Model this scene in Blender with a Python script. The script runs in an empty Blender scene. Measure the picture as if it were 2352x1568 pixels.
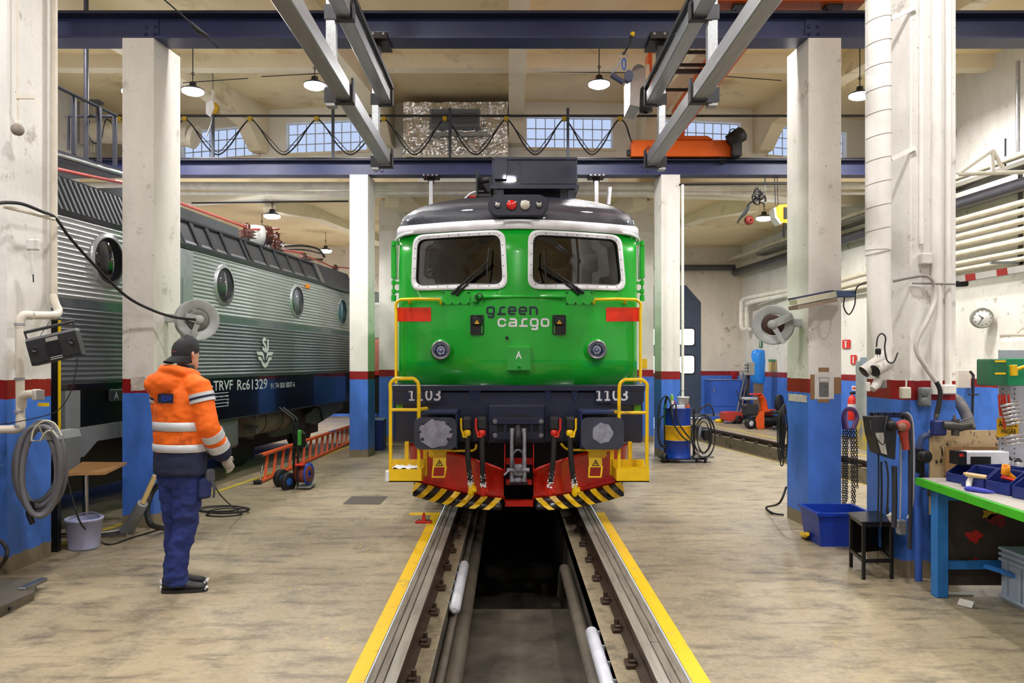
import bpy, math, random
from mathutils import Vector, Matrix, noise as mnoise
random.seed(7)
scn = bpy.context.scene
col = scn.collection
# ---------------------------------------------------------------- camera, world, exposure
FOC, PX, PY, EYE = 1800.0, 1170.0, 829.0, 1.78     # focal length and principal point in pixels of the 2352x1568 frame; eye height
cam_d = bpy.data.cameras.new('camera'); cam = bpy.data.objects.new('camera', cam_d); col.objects.link(cam)
cam_d.sensor_width = 36.0; cam_d.lens = 36.0 * FOC / 2352.0
cam_d.shift_x = (1176 - PX) / 2352.0; cam_d.shift_y = (PY - 784) / 2352.0
cam_d.clip_start = 0.05; cam_d.clip_end = 200
cam.location = (0, 0, EYE); cam.rotation_euler = (math.pi / 2, 0, 0)
scn.camera = cam
world = bpy.data.worlds.new('world'); scn.world = world; world.use_nodes = True
world.node_tree.nodes['Background'].inputs[0].default_value = (0.75, 0.85, 1.0, 1)
world.node_tree.nodes['Background'].inputs[1].default_value = 0.8
scn.view_settings.view_transform = 'Standard'; scn.view_settings.look = 'None'
scn.view_settings.gamma = 1; scn.view_settings.use_curve_mapping = False
scn.view_settings.exposure = 0.46
LAMP_W = 80.0            # watts of one high-bay lamp
scn.cycles.use_denoising = True
scn.cycles.max_bounces = 5; scn.cycles.diffuse_bounces = 3; scn.cycles.glossy_bounces = 2; scn.cycles.sample_clamp_indirect = 6
scn.cycles.use_adaptive_sampling = True; scn.cycles.adaptive_threshold = .08; scn.cycles.adaptive_min_samples = 16
# ---------------------------------------------------------------- geometry helpers
PI = math.pi
V = Vector
def P(x, y, d):                     # world point seen at pixel x, y at distance d
    return V(((x - PX) * d / FOC, d, EYE - (y - PY) * d / FOC))
def G(x, y, z=0.0):                 # world point at height z seen at pixel x, y
    d = FOC * (EYE - z) / (y - PY)
    return V(((x - PX) * d / FOC, d, z))
def XX(x, d): return (x - PX) * d / FOC
def ZZ(y, d): return EYE - (y - PY) * d / FOC
def RZ(a): return Matrix.Rotation(a, 4, 'Z')
def T(p): return Matrix.Translation(V(p))
WM = {}
class MB:
    def __init__(s): s.v = []; s.f = []; s.sm = []; s.mi = []; s.M = None; s.m = 0
    def add(s, vs, fs, smooth=False, mi=None):
        o = len(s.v)
        s.v += [(s.M @ V(p)) if s.M else V(p) for p in vs]
        for f in fs:
            s.f.append([i + o for i in f]); s.sm.append(smooth); s.mi.append(s.m if mi is None else mi)
        return s
    def bx(s, x0, x1, y0, y1, z0, z1, bev=0.0):
        if x1 < x0: x0, x1 = x1, x0
        if y1 < y0: y0, y1 = y1, y0
        if z1 < z0: z0, z1 = z1, z0
        return s.box(((x0+x1)/2, (y0+y1)/2, (z0+z1)/2), (x1-x0, y1-y0, z1-z0), bev=bev)
    def box(s, c, size, M=None, bev=0.0):
        hx, hy, hz = size[0]/2, size[1]/2, size[2]/2
        c = V(c)
        tr = (lambda p: c + (M.to_3x3() @ V(p))) if M else (lambda p: c + V(p))
        if bev <= 0:
            vs = [tr((x*hx, y*hy, z*hz)) for z in (-1, 1) for y in (-1, 1) for x in (-1, 1)]
            return s.add(vs, [(0,2,3,1), (4,5,7,6), (0,1,5,4), (2,6,7,3), (0,4,6,2), (1,3,7,5)])
        b = min(bev, hx*.99, hy*.99, hz*.99)
        vs = []; idx = {}
        for sx in (-1, 1):
            for sy in (-1, 1):
                for sz in (-1, 1):
                    for ax in range(3):
                        p = [sx*(hx-b), sy*(hy-b), sz*(hz-b)]
                        p[ax] = (sx*hx, sy*hy, sz*hz)[ax]
                        idx[(sx, sy, sz, ax)] = len(vs); vs.append(tr(p))
        fs = []
        for ax in range(3):
            o = [a for a in range(3) if a != ax]
            for sg in (-1, 1):
                q = []
                for a, b2 in ((-1,-1), (1,-1), (1,1), (-1,1)):
                    k = [0,0,0]; k[ax] = sg; k[o[0]] = a; k[o[1]] = b2
                    q.append(idx[(*k, ax)])
                if (sg > 0) != (ax == 1): fs.append(q)
                else: fs.append(q[::-1])
        for ax in range(3):
            o = [a for a in range(3) if a != ax]
            for a in (-1, 1):
                for b2 in (-1, 1):
                    k0 = [0,0,0]; k0[ax] = -1; k0[o[0]] = a; k0[o[1]] = b2
                    k1 = list(k0); k1[ax] = 1
                    fs.append([idx[(*k0, o[0])], idx[(*k1, o[0])], idx[(*k1, o[1])], idx[(*k0, o[1])]])
        for sx in (-1, 1):
            for sy in (-1, 1):
                for sz in (-1, 1): fs.append([idx[(sx, sy, sz, a)] for a in range(3)])
        return s.add(vs, fs)
    def cyl(s, p0, p1, r, r2=None, n=16, caps=True, smooth=True):
        return s.tube([p0, p1], [r, r if r2 is None else r2], n, caps=caps, smooth=smooth)
    def tube(s, pts, r, n=8, closed=False, caps=True, smooth=True):
        pts = [V(p) for p in pts]; k = len(pts)
        rs = r if isinstance(r, (list, tuple)) else [r]*k
        rings = []; prev = None
        for i in range(k):
            if closed: t = pts[(i+1) % k] - pts[i-1]
            else: t = pts[min(i+1, k-1)] - pts[max(i-1, 0)]
            if t.length < 1e-9: t = V((0,0,1))
            t.normalize()
            if prev is None:
                u = t.orthogonal().normalized()
            else:
                u = prev - t*prev.dot(t)
                u = u.normalized() if u.length > 1e-6 else t.orthogonal().normalized()
            prev = u; w = t.cross(u)
            rings.append([pts[i] + (u*math.cos(2*PI*j/n) + w*math.sin(2*PI*j/n))*rs[i] for j in range(n)])
        return s.loft(rings, caps=caps and not closed, loop=closed, smooth=smooth)
    def loft(s, rings, caps=True, loop=False, smooth=True, closed=True):
        n = len(rings[0]); k = len(rings); vs = [p for r in rings for p in r]; fs = []
        for i in range(k if loop else k-1):
            a = i*n; b = ((i+1) % k)*n
            for j in range(n if closed else n-1):
                j2 = (j+1) % n
                fs.append((a+j, a+j2, b+j2, b+j))
        s.add(vs, fs, smooth)
        if caps and closed:
            s.add(rings[0], [list(range(n))[::-1]]); s.add(rings[-1], [list(range(n))])
        return s
    def lathe(s, prof, o=(0,0,0), ax=(0,0,1), n=24, smooth=True):
        ax = V(ax).normalized(); u = ax.orthogonal().normalized(); w = ax.cross(u); o = V(o)
        rings = [[o + ax*z + (u*math.cos(2*PI*j/n) + w*math.sin(2*PI*j/n))*max(r, 1e-4) for j in range(n)] for r, z in prof]
        return s.loft(rings, caps=False, smooth=smooth)
    def prism(s, poly, o, u, v, w):     # polygon in the u, v plane pushed along w
        o, u, v, w = V(o), V(u), V(v), V(w)
        a = [o + u*x + v*y for x, y in poly]; b = [p + w for p in a]; n = len(poly)
        s.add(a + b, [list(range(n))[::-1], list(range(n, 2*n))] + [(i, (i+1) % n, n+(i+1) % n, n+i) for i in range(n)])
        return s
    def ring(s, outer, inner, o, u, v, w):   # frame between two outlines of equal count, pushed along w
        o, u, v, w = V(o), V(u), V(v), V(w); n = len(outer)
        A = [o+u*x+v*y for x, y in outer]; B = [o+u*x+v*y for x, y in inner]
        vs = A + B + [p+w for p in A] + [p+w for p in B]; fs = []
        for i in range(n):
            j = (i+1) % n
            fs += [(i, j, n+j, n+i), (2*n+i, 3*n+i, 3*n+j, 2*n+j), (i, 2*n+i, 2*n+j, j), (n+i, n+j, 3*n+j, 3*n+i)]
        return s.add(vs, fs)
    def quad(s, a, b, c, d): return s.add([a, b, c, d], [(0,1,2,3)])
    def sphere(s, c, r, nu=14, nv=8, sc=(1,1,1)):
        c = V(c); rings = []
        for i in range(nv+1):
            t = -PI/2 + PI*i/nv; rr = max(math.cos(t), .02)
            rings.append([c + V((rr*math.cos(2*PI*j/nu)*sc[0], rr*math.sin(2*PI*j/nu)*sc[1], math.sin(t)*sc[2]))*r for j in range(nu)])
        return s.loft(rings)
    def build(s, name, mat, parent=None, local=False):
        me = bpy.data.meshes.new(name)
        vs = s.v
        base = None
        if parent is not None and not local:
            inv = WM[parent].inverted(); vs = [inv @ p for p in vs]
        if parent is None and not local:
            xs = [p.x for p in vs]; ys = [p.y for p in vs]; zs = [p.z for p in vs]
            base = V(((min(xs)+max(xs))/2, (min(ys)+max(ys))/2, min(zs))); vs = [p - base for p in vs]
        me.from_pydata([tuple(p) for p in vs], [], s.f)
        for m in (mat if isinstance(mat, (list, tuple)) else [mat]): me.materials.append(m)
        me.polygons.foreach_set('use_smooth', s.sm); me.polygons.foreach_set('material_index', s.mi)
        me.update()
        import bmesh
        bm = bmesh.new(); bm.from_mesh(me); bmesh.ops.recalc_face_normals(bm, faces=bm.faces); bm.to_mesh(me); bm.free()
        o = bpy.data.objects.new(name, me); col.objects.link(o)
        if base is not None: o.location = base; WM[o] = T(base)
        elif parent is not None: o.parent = parent; WM[o] = WM[parent]
        else: WM[o] = Matrix()
        return o
def tag(o, label=None, cat=None, group=None, kind=None):
    if label: o['label'] = label
    if cat: o['category'] = cat
    if group: o['group'] = group
    if kind: o['kind'] = kind
    return o
def thing(name, label, cat, loc=(0,0,0), rz=0.0, group=None, kind=None):
    o = bpy.data.objects.new(name, None); col.objects.link(o)
    o.location = loc; o.rotation_euler = (0, 0, rz); o.empty_display_size = .1
    WM[o] = T(loc) @ RZ(rz)
    return tag(o, label, cat, group, kind)
def struct(o): o['kind'] = 'structure'; return o
def dup(o, loc=None, rz=None, parent=None, label=None):
    c = o.copy(); col.objects.link(c)
    if loc is not None: c.location = loc
    if rz is not None: c.rotation_euler = (0, 0, rz)
    if parent is not None: c.parent = parent
    if label: c['label'] = label
    WM[c] = T(c.location) @ RZ(c.rotation_euler.z) if parent is None else WM[parent]
    for ch in list(o.children): dup(ch, parent=c)
    return c
def arc(c, r, a0, a1, n, u, v):
    c, u, v = V(c), V(u), V(v)
    return [c + u*(r*math.cos(a0+(a1-a0)*i/n)) + v*(r*math.sin(a0+(a1-a0)*i/n)) for i in range(n+1)]
def rrect(w, h, r, n=5):            # rounded rectangle outline
    o = []
    for cx, cy, a in ((w/2-r, h/2-r, 0), (-w/2+r, h/2-r, PI/2), (-w/2+r, -h/2+r, PI), (w/2-r, -h/2+r, 1.5*PI)):
        o += [(cx + r*math.cos(a+PI/2*i/n), cy + r*math.sin(a+PI/2*i/n)) for i in range(n+1)]
    return o
def smooth(pts, n=6, closed=False):     # Catmull-Rom through points
    pts = [V(p) for p in pts]; out = []; k = len(pts)
    for i in range(k if closed else k-1):
        p0 = pts[i-1] if (i > 0 or closed) else pts[0]; p1 = pts[i]; p2 = pts[(i+1) % k]
        p3 = pts[(i+2) % k] if (i+2 < k or closed) else pts[-1]
        for j in range(n):
            t = j/n
            out.append(.5*((2*p1) + (p2-p0)*t + (2*p0-5*p1+4*p2-p3)*t*t + (3*p1-p0-3*p2+p3)*t**3))
    if not closed: out.append(pts[-1])
    return out
def text_mb(txt, size, o, u, v, mb=None, bold=0.0, sx=1.0, center=False, depth=.0015):
    cu = bpy.data.curves.new('t', 'FONT'); cu.body = txt; cu.size = size; cu.offset = bold; cu.resolution_u = 3
    cu.align_x = 'CENTER' if center else 'LEFT'; cu.align_y = 'CENTER' if center else 'BOTTOM_BASELINE'
    ob = bpy.data.objects.new('t', cu); col.objects.link(ob)
    me = bpy.data.meshes.new_from_object(ob.evaluated_get(bpy.context.evaluated_depsgraph_get()))
    mb = mb or MB(); o, u, v = V(o), V(u).normalized(), V(v).normalized(); w = u.cross(v)
    mb.add([o + u*(p.co.x*sx) + v*p.co.y + w*depth for p in me.vertices], [list(f.vertices) for f in me.polygons])
    bpy.data.objects.remove(ob); bpy.data.curves.remove(cu); bpy.data.meshes.remove(me)
    return mb
def stroke(mb, pts, w, o, u, v, closed=False, depth=.002):   # flat ribbon of width w along 2-D points
    o, u, v = V(o), V(u).normalized(), V(v).normalized(); nn = u.cross(v)*depth
    pts = [V((a, b, 0)) for a, b in pts]; k = len(pts); L = []; R = []
    for i in range(k):
        if closed: a, b = pts[i-1], pts[(i+1) % k]
        else: a, b = pts[max(i-1, 0)], pts[min(i+1, k-1)]
        c = pts[i]; d1 = (c-a).normalized() if (c-a).length > 0 else (b-c).normalized(); d2 = (b-c).normalized() if (b-c).length > 0 else d1
        t = (d1+d2); t = t.normalized() if t.length > 1e-6 else d1
        m = V((-t.y, t.x, 0)); s = 1/max(.5, m.dot(V((-d1.y, d1.x, 0))))
        L.append(c + m*(w/2*s)); R.append(c - m*(w/2*s))
    vs = [o + u*p.x + v*p.y + nn for p in L + R]
    fs = [(k+i, k+(i+1) % k, (i+1) % k, i) for i in range(k if closed else k-1)]
    return mb.add(vs, fs)
# ---------------------------------------------------------------- materials
def lin(c):
    return tuple(((x/255)/12.92 if x/255 <= .04045 else ((x/255+.055)/1.055)**2.4) for x in c)
MATS = {}
def new_mat(name):
    m = bpy.data.materials.new(name); m.use_nodes = True; nt = m.node_tree
    return m, nt, nt.nodes['Principled BSDF']
def nd(nt, t, **kw):
    n = nt.nodes.new(t)
    for k, v in kw.items(): setattr(n, k, v)
    return n
def noise_n(nt, scale, vec=None, detail=4, rough=.55):
    n = nd(nt, 'ShaderNodeTexNoise'); n.inputs['Scale'].default_value = scale; n.inputs['Detail'].default_value = detail
    n.inputs['Roughness'].default_value = rough
    if vec is not None: nt.links.new(vec, n.inputs['Vector'])
    return n.outputs['Fac']
def ramp_n(nt, fac, a, b, c0=(0,0,0,1), c1=(1,1,1,1)):
    r = nd(nt, 'ShaderNodeValToRGB'); e = r.color_ramp.elements
    e[0].position = a; e[1].position = b; e[0].color = c0; e[1].color = c1
    nt.links.new(fac, r.inputs[0]); return r.outputs[0]
def mix_n(nt, fac, a, b, blend='MIX'):
    m = nd(nt, 'ShaderNodeMix', data_type='RGBA', blend_type=blend)
    for s, x in ((m.inputs[0], fac), (m.inputs[6], a), (m.inputs[7], b)):
        if isinstance(x, (int, float)): s.default_value = x
        elif isinstance(x, tuple): s.default_value = (*x[:3], 1)
        else: nt.links.new(x, s)
    return m.outputs[2]
def math_n(nt, op, a, b=0.0, c=None):
    m = nd(nt, 'ShaderNodeMath', operation=op)
    for i, x in enumerate((a, b) if c is None else (a, b, c)):
        if isinstance(x, (int, float)): m.inputs[i].default_value = x
        else: nt.links.new(x, m.inputs[i])
    return m.outputs[0]
def coords(nt, kind='Object', scale=None):
    t = nd(nt, 'ShaderNodeTexCoord').outputs[kind]
    if scale:
        mp = nd(nt, 'ShaderNodeMapping'); mp.inputs['Scale'].default_value = scale; nt.links.new(t, mp.inputs['Vector']); t = mp.outputs[0]
    return t
def bump_n(nt, h, strength, bsdf, dist=.02):
    b = nd(nt, 'ShaderNodeBump'); b.inputs['Strength'].default_value = strength; b.inputs['Distance'].default_value = dist
    nt.links.new(h, b.inputs['Height']); nt.links.new(b.outputs[0], bsdf.inputs['Normal'])
def mat(name, c, rough=.5, metal=0.0, var=.12, scale=6, dirt=None, dirt_amt=.0, dscale=3, bump=0, bscale=60, stretch=None, coat=0, spec=.5, emit=0):
    """painted, worn surface: base colour with light variation and optional dirt of its own shape"""
    if name in MATS: return MATS[name]
    m, nt, b = new_mat(name); L = lin(c)
    vec = coords(nt, 'Object', stretch)
    f = noise_n(nt, scale, vec)
    k = mix_n(nt, ramp_n(nt, f, .3, .7), tuple(x*(1-var) for x in L), tuple(min(1, x*(1+var)) for x in L))
    if dirt_amt > 0:
        g = noise_n(nt, dscale, vec, 8, .65)
        k = mix_n(nt, ramp_n(nt, g, .62 - dirt_amt*.3, .75), k, lin(dirt or (60, 52, 45)))
    nt.links.new(k, b.inputs['Base Color'])
    b.inputs['Roughness'].default_value = rough; b.inputs['Metallic'].default_value = metal
    b.inputs['Coat Weight'].default_value = coat; b.inputs['Specular IOR Level'].default_value = spec
    if emit: b.inputs['Emission Color'].default_value = (*L, 1); b.inputs['Emission Strength'].default_value = emit
    if bump: bump_n(nt, noise_n(nt, bscale, vec, 3), bump, b)
    MATS[name] = m; return m
def emission(name, c, s):
    if name in MATS: return MATS[name]
    m = bpy.data.materials.new(name); m.use_nodes = True; nt = m.node_tree; nt.nodes.remove(nt.nodes['Principled BSDF'])
    e = nd(nt, 'ShaderNodeEmission'); e.inputs[0].default_value = (*lin(c), 1); e.inputs[1].default_value = s
    nt.links.new(e.outputs[0], nt.nodes['Material Output'].inputs[0]); MATS[name] = m; return m
def glass(name, tint, refl=.06, rough=.02):
    if name in MATS: return MATS[name]
    m = bpy.data.materials.new(name); m.use_nodes = True; nt = m.node_tree; nt.nodes.remove(nt.nodes['Principled BSDF'])
    t = nd(nt, 'ShaderNodeBsdfTransparent'); t.inputs[0].default_value = (*lin(tint), 1)
    g = nd(nt, 'ShaderNodeBsdfGlossy'); g.inputs['Roughness'].default_value = rough
    fr = nd(nt, 'ShaderNodeFresnel'); fr.inputs[0].default_value = 1.5
    mx = nd(nt, 'ShaderNodeMixShader'); k = math_n(nt, 'ADD', fr.outputs[0], refl)
    nt.links.new(k, mx.inputs[0]); nt.links.new(t.outputs[0], mx.inputs[1]); nt.links.new(g.outputs[0], mx.inputs[2])
    nt.links.new(mx.outputs[0], nt.nodes['Material Output'].inputs[0]); MATS[name] = m; return m
BLACK = mat('black_plastic', (22, 22, 24), .45)
RUBBER = mat('black_rubber', (28, 28, 30), .6)
STEEL = mat('bare_steel', (150, 150, 152), .35, .9, bump=.05)
GALV = mat('galvanised_steel', (172, 174, 176), .38, .85, var=.18, scale=14, bump=.08, bscale=90)
DKMETAL = mat('dark_metal', (58, 57, 60), .5, .5, var=.2)
GREYP = mat('grey_paint', (128, 132, 134), .5)
WHITEP = mat('white_paint', (225, 222, 216), .45)
YELLOW = mat('yellow_paint', (250, 205, 8), .35, var=.06, coat=.3, dirt=(140, 110, 20), dirt_amt=.1)
REDP = mat('red_paint', (214, 40, 22), .4, coat=.2)
NAVY = mat('navy_paint', (34, 37, 58), .38, var=.2, coat=.2)
GIRDER = mat('girder_navy_paint', (44, 50, 92), .42, var=.2, scale=3)
def text_fit(txt, o, u, v, w, h, mb=None, bold=0.0, depth=.002):   # text filling a w x h box whose lower left corner is o
    cu = bpy.data.curves.new('t', 'FONT'); cu.body = txt; cu.size = 1; cu.offset = bold; cu.resolution_u = 3
    ob = bpy.data.objects.new('t', cu); col.objects.link(ob)
    me = bpy.data.meshes.new_from_object(ob.evaluated_get(bpy.context.evaluated_depsgraph_get()))
    xs = [p.co.x for p in me.vertices]; ys = [p.co.y for p in me.vertices]
    x0, x1, y0, y1 = min(xs), max(xs), min(ys), max(ys)
    mb = mb or MB(); o, u, v = V(o), V(u).normalized(), V(v).normalized(); n = u.cross(v)
    mb.add([o + u*((p.co.x-x0)/(x1-x0)*w) + v*((p.co.y-y0)/(y1-y0)*h) + n*depth for p in me.vertices], [list(f.vertices) for f in me.polygons])
    bpy.data.objects.remove(ob); bpy.data.curves.remove(cu); bpy.data.meshes.remove(me)
    return mb
def roundpoly(pts, r, n=5, edge=0):
    out = []; k = len(pts); pts = [V((a, b, 0)) for a, b in pts]
    for i in range(k):
        c = pts[i]; a = (pts[i-1]-c); b = (pts[(i+1) % k]-c); ra = min(r, a.length*.48, b.length*.48)
        p0 = c + a.normalized()*ra; p1 = c + b.normalized()*ra
        for j in range(n+1):
            t = j/n; q = p0*(1-t)**2 + c*2*t*(1-t) + p1*t*t; out.append((q.x, q.y))
        if edge:
            c2 = pts[(i+1) % k]; b2 = c - c2; rb = min(r, b2.length*.48, (pts[(i+2) % k]-c2).length*.48); p2 = c2 + b2.normalized()*rb
            out += [((p1.lerp(p2, (e+1)/(edge+1))).x, (p1.lerp(p2, (e+1)/(edge+1))).y) for e in range(edge)]
    return out
def mapv(mb, fn):
    mb.v = [fn(p) for p in mb.v]; return mb
def boolean_cut(o, cutters):
    import bmesh
    for c in cutters:
        md = o.modifiers.new('cut', 'BOOLEAN'); md.operation = 'DIFFERENCE'; md.object = c; md.solver = 'EXACT'
    dg = bpy.context.evaluated_depsgraph_get(); me = bpy.data.meshes.new_from_object(o.evaluated_get(dg))
    o.modifiers.clear(); o.data = me
    for c in cutters: bpy.data.objects.remove(c)
# ================================================================ setting
def floor_material():
    m, nt, b = new_mat('concrete_floor'); vec = coords(nt)
    big = noise_n(nt, .55, vec, 6, .6); mid = noise_n(nt, 2.2, vec, 8, .7); fine = noise_n(nt, 26, vec, 6, .7)
    k = mix_n(nt, ramp_n(nt, big, .35, .68), lin((138, 122, 98)), lin((190, 172, 138)))
    k = mix_n(nt, math_n(nt, 'MULTIPLY', ramp_n(nt, mid, .46, .70), .85), k, lin((92, 84, 74)))
    k = mix_n(nt, math_n(nt, 'MULTIPLY', ramp_n(nt, fine, .38, .7), .35), k, lin((200, 190, 166)))
    # tyre and grease dirt along the tracks
    sep = nd(nt, 'ShaderNodeSeparateXYZ'); nt.links.new(coords(nt), sep.inputs[0])
    sv = coords(nt, 'Object', (1.6, 5, 1)); st = noise_n(nt, 1.3, sv, 8, .7)
    k = mix_n(nt, math_n(nt, 'MULTIPLY', ramp_n(nt, st, .50, .68), .7), k, lin((74, 67, 60)))
    sp = noise_n(nt, 60, vec, 2, .5)
    k = mix_n(nt, math_n(nt, 'MULTIPLY', ramp_n(nt, sp, .70, .74), .8), k, lin((70, 64, 58)))
    # yellow paint flecks beside the lines
    vo = nd(nt, 'ShaderNodeTexNoise'); vo.inputs['Scale'].default_value = 20; vo.inputs['Detail'].default_value = 2
    nt.links.new(coords(nt, 'Object', (1, .55, 1)), vo.inputs['Vector'])
    patch = ramp_n(nt, noise_n(nt, 1.1, vec, 3), .52, .66)
    near = math_n(nt, 'MULTIPLY', math_n(nt, 'LESS_THAN', math_n(nt, 'ABSOLUTE', math_n(nt, 'SUBTRACT', math_n(nt, 'ABSOLUTE', sep.outputs[0]), 1.45)), .65), math_n(nt, 'LESS_THAN', sep.outputs[1], 12))
    fl = math_n(nt, 'MULTIPLY', math_n(nt, 'MULTIPLY', ramp_n(nt, vo.outputs['Fac'], .67, .69), patch), near)
    k = mix_n(nt, fl, k, lin((235, 195, 30)))
    nt.links.new(k, b.inputs['Base Color'])
    r = nd(nt, 'ShaderNodeMapRange'); r.inputs[3].default_value = .28; r.inputs[4].default_value = .6
    nt.links.new(mid, r.inputs[0]); nt.links.new(r.outputs[0], b.inputs['Roughness'])
    b.inputs['Specular IOR Level'].default_value = .45
    bump_n(nt, fine, .12, b, .01)
    return m
FLOORM = floor_material()
def painted_wall(name, zr0, zr1, white=(238, 232, 224), blue=(76, 128, 226), red=(150, 22, 22), base=(142, 128, 106), base_h=.14, peel=.0, rough=.55):
    """white plaster over a red stripe over blue gloss paint over bare concrete, chipped"""
    m, nt, b = new_mat(name); vec = coords(nt)
    sep = nd(nt, 'ShaderNodeSeparateXYZ'); nt.links.new(vec, sep.inputs[0])
    n1 = noise_n(nt, 9, vec, 6, .7)
    z = math_n(nt, 'ADD', sep.outputs[2], math_n(nt, 'MULTIPLY', math_n(nt, 'SUBTRACT', n1, .5), .02))
    zb = math_n(nt, 'ADD', sep.outputs[2], math_n(nt, 'MULTIPLY', math_n(nt, 'SUBTRACT', n1, .5), .12))
    n2 = noise_n(nt, 1.1, coords(nt, 'Object', (2, 2, .7)), 6, .65)
    n3 = noise_n(nt, 22, vec, 4, .6)
    w = mix_n(nt, ramp_n(nt, n2, .35, .68), lin(white), tuple(x*.84 for x in lin(white)))
    w = mix_n(nt, math_n(nt, 'MULTIPLY', ramp_n(nt, noise_n(nt, 3.4, vec, 8, .7), .60, .68), .5+peel*.5), w, lin((150, 138, 120)))
    w = mix_n(nt, math_n(nt, 'MULTIPLY', ramp_n(nt, noise_n(nt, 40, vec, 3), .70, .73), .8), w, lin((92, 82, 70)))
    bl = mix_n(nt, ramp_n(nt, noise_n(nt, 2.2, coords(nt, 'Object', (1, 1, .5)), 6, .65), .35, .7), lin(blue), tuple(x*.62 for x in lin(blue)))
    bl = mix_n(nt, ramp_n(nt, n3, .71, .73), bl, lin((190, 190, 190)))
    rd = mix_n(nt, ramp_n(nt, noise_n(nt, 4, vec), .4, .7), lin(red), tuple(x*.7 for x in lin(red)))
    k = mix_n(nt, math_n(nt, 'GREATER_THAN', z, zr0), bl, rd)
    k = mix_n(nt, math_n(nt, 'GREATER_THAN', z, zr1), k, w)
    bs = mix_n(nt, n3, tuple(x*.7 for x in lin(base)), lin(base))
    k = mix_n(nt, math_n(nt, 'LESS_THAN', zb, base_h), k, bs)
    nt.links.new(k, b.inputs['Base Color'])
    rg = math_n(nt, 'ADD', math_n(nt, 'MULTIPLY', math_n(nt, 'GREATER_THAN', z, zr1), .18), .42)
    nt.links.new(rg, b.inputs['Roughness'])
    bump_n(nt, math_n(nt, 'ADD', noise_n(nt, 7, vec, 6, .6), math_n(nt, 'MULTIPLY', n3, .3)), .25 + peel*.3, b, .02)
    return m
COLM = painted_wall('painted_column', 1.44, 1.59)
COLM_A = painted_wall('painted_column_rough', 1.46, 1.62, white=(238, 234, 228), peel=.35)
WALLM = painted_wall('painted_wall', 1.33, 1.47, white=(242, 236, 226), base_h=.05, peel=.3)
CEILM = mat('ceiling_plaster', (250, 224, 178), .7, var=.12, scale=.7, dirt=(186, 146, 92), dirt_amt=.2, dscale=.8)
BEAMM = mat('beam_plaster', (250, 234, 204), .65, var=.08, scale=1.2, dirt=(160, 134, 98), dirt_amt=.12, dscale=1.2)
CLERM = mat('clerestory_plaster', (252, 245, 230), .6, var=.06, scale=1.0)
PITM = mat('pit_concrete', (96, 88, 78), .8, var=.25, scale=3, dirt=(40, 36, 32), dirt_amt=.5, dscale=2, bump=.3, bscale=15)
LEDGEM = mat('ledge_concrete', (152, 138, 112), .8, var=.2, scale=5, dirt=(62, 54, 44), dirt_amt=.45, dscale=5, bump=.5, bscale=14)
TIMBER = mat('weathered_timber', (128, 120, 108), .7, var=.25, scale=3, dirt=(60, 54, 48), dirt_amt=.3, dscale=4, stretch=(9, .6, 1), bump=.3, bscale=8)
RAILM = mat('rail_steel', (74, 58, 48), .5, .4, var=.3, scale=8)
RAILTOP = mat('rail_head_worn', (170, 164, 154), .4, .4, var=.2, scale=6, stretch=(6, .5, 1), dirt=(90, 80, 70), dirt_amt=.3)
XL, XR, YB, YF, ZH, ZL = -8.6, 9.4, -4.5, 24.5, 6.95, 5.35
XT = .1                                   # centre of the loco track
PL0, PL1, PR0, PR1 = -.80, -.488, .654, 1.01   # edge boards and pit edges of the centre track
TR = V((-.156, 1, 0)).normalized(); TN = V((TR.y, -TR.x, 0))   # direction and normal of the side track
def sx(y, off=0.0): return 4.69 + (14.56 - y)*.156 + off/TN.x  # x of the side pit's near edge
mb = MB()
mb.quad((XL, YB, 0), (PL0, YB, 0), (PL0, YF, 0), (XL, YF, 0))
mb.quad((PR1, YB, 0), (sx(YB), YB, 0), (sx(YF), YF, 0), (PR1, YF, 0))
mb.quad((sx(YB, 1.55), YB, 0), (XR, YB, 0), (XR, YF, 0), (sx(YF, 1.55), YF, 0))
o = mb.build('floor', FLOORM); o.location.z = 0; struct(o)
for v_ in o.data.vertices: v_.co += o.location
o.location = (0, 0, 0); WM[o] = Matrix(); FLOOR = o
# worn yellow lines
def line_mat(worn):
    m, nt, b = new_mat('worn_yellow_line'); vec = coords(nt)
    n = noise_n(nt, 3.5, coords(nt, 'Object', (1.5, .8, 1)), 8, .75)
    k = mix_n(nt, ramp_n(nt, n, .50 - worn, .62 - worn), lin((244, 196, 4)), lin((176, 152, 96)))
    k = mix_n(nt, math_n(nt, 'MULTIPLY', ramp_n(nt, noise_n(nt, 14, vec, 6, .7), .60, .72), .7), k, lin((120, 104, 70)))
    nt.links.new(k, b.inputs['Base Color']); b.inputs['Roughness'].default_value = .5; return m
YL1, YL2 = line_mat(-.06), line_mat(-.10)
LINE_FAR = mat('far_yellow_line', (205, 180, 70), .5, var=.15, dirt=(150, 135, 95), dirt_amt=.3)
MB().bx(-.90, PL0-.005, YB, 9.2, .0005, .003).build('floor_marking', YL1, FLOOR)
MB().bx(-1.16, -.90, 9.05, 9.2, .0005, .003).build('floor_marking', YL1, FLOOR)
MB().bx(PR1+.005, 1.115, YB, 9.2, .0005, .003).build('floor_marking', YL2, FLOOR)
for off, w_ in ((-.09, .06), (1.95, .09)):
    mb = MB(); z = .003
    mb.quad((sx(YB, off), YB, z), (sx(YB, off+w_), YB, z), (sx(23, off+w_), 23, z), (sx(23, off), 23, z)); mb.build('floor_marking', LINE_FAR, FLOOR)
S0 = V((-4.22, 10.1, 0)); ST = V((.1167, .9932, 0)).normalized(); SN = V((ST.y, -ST.x, 0))   # side plane of the silver loco
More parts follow.
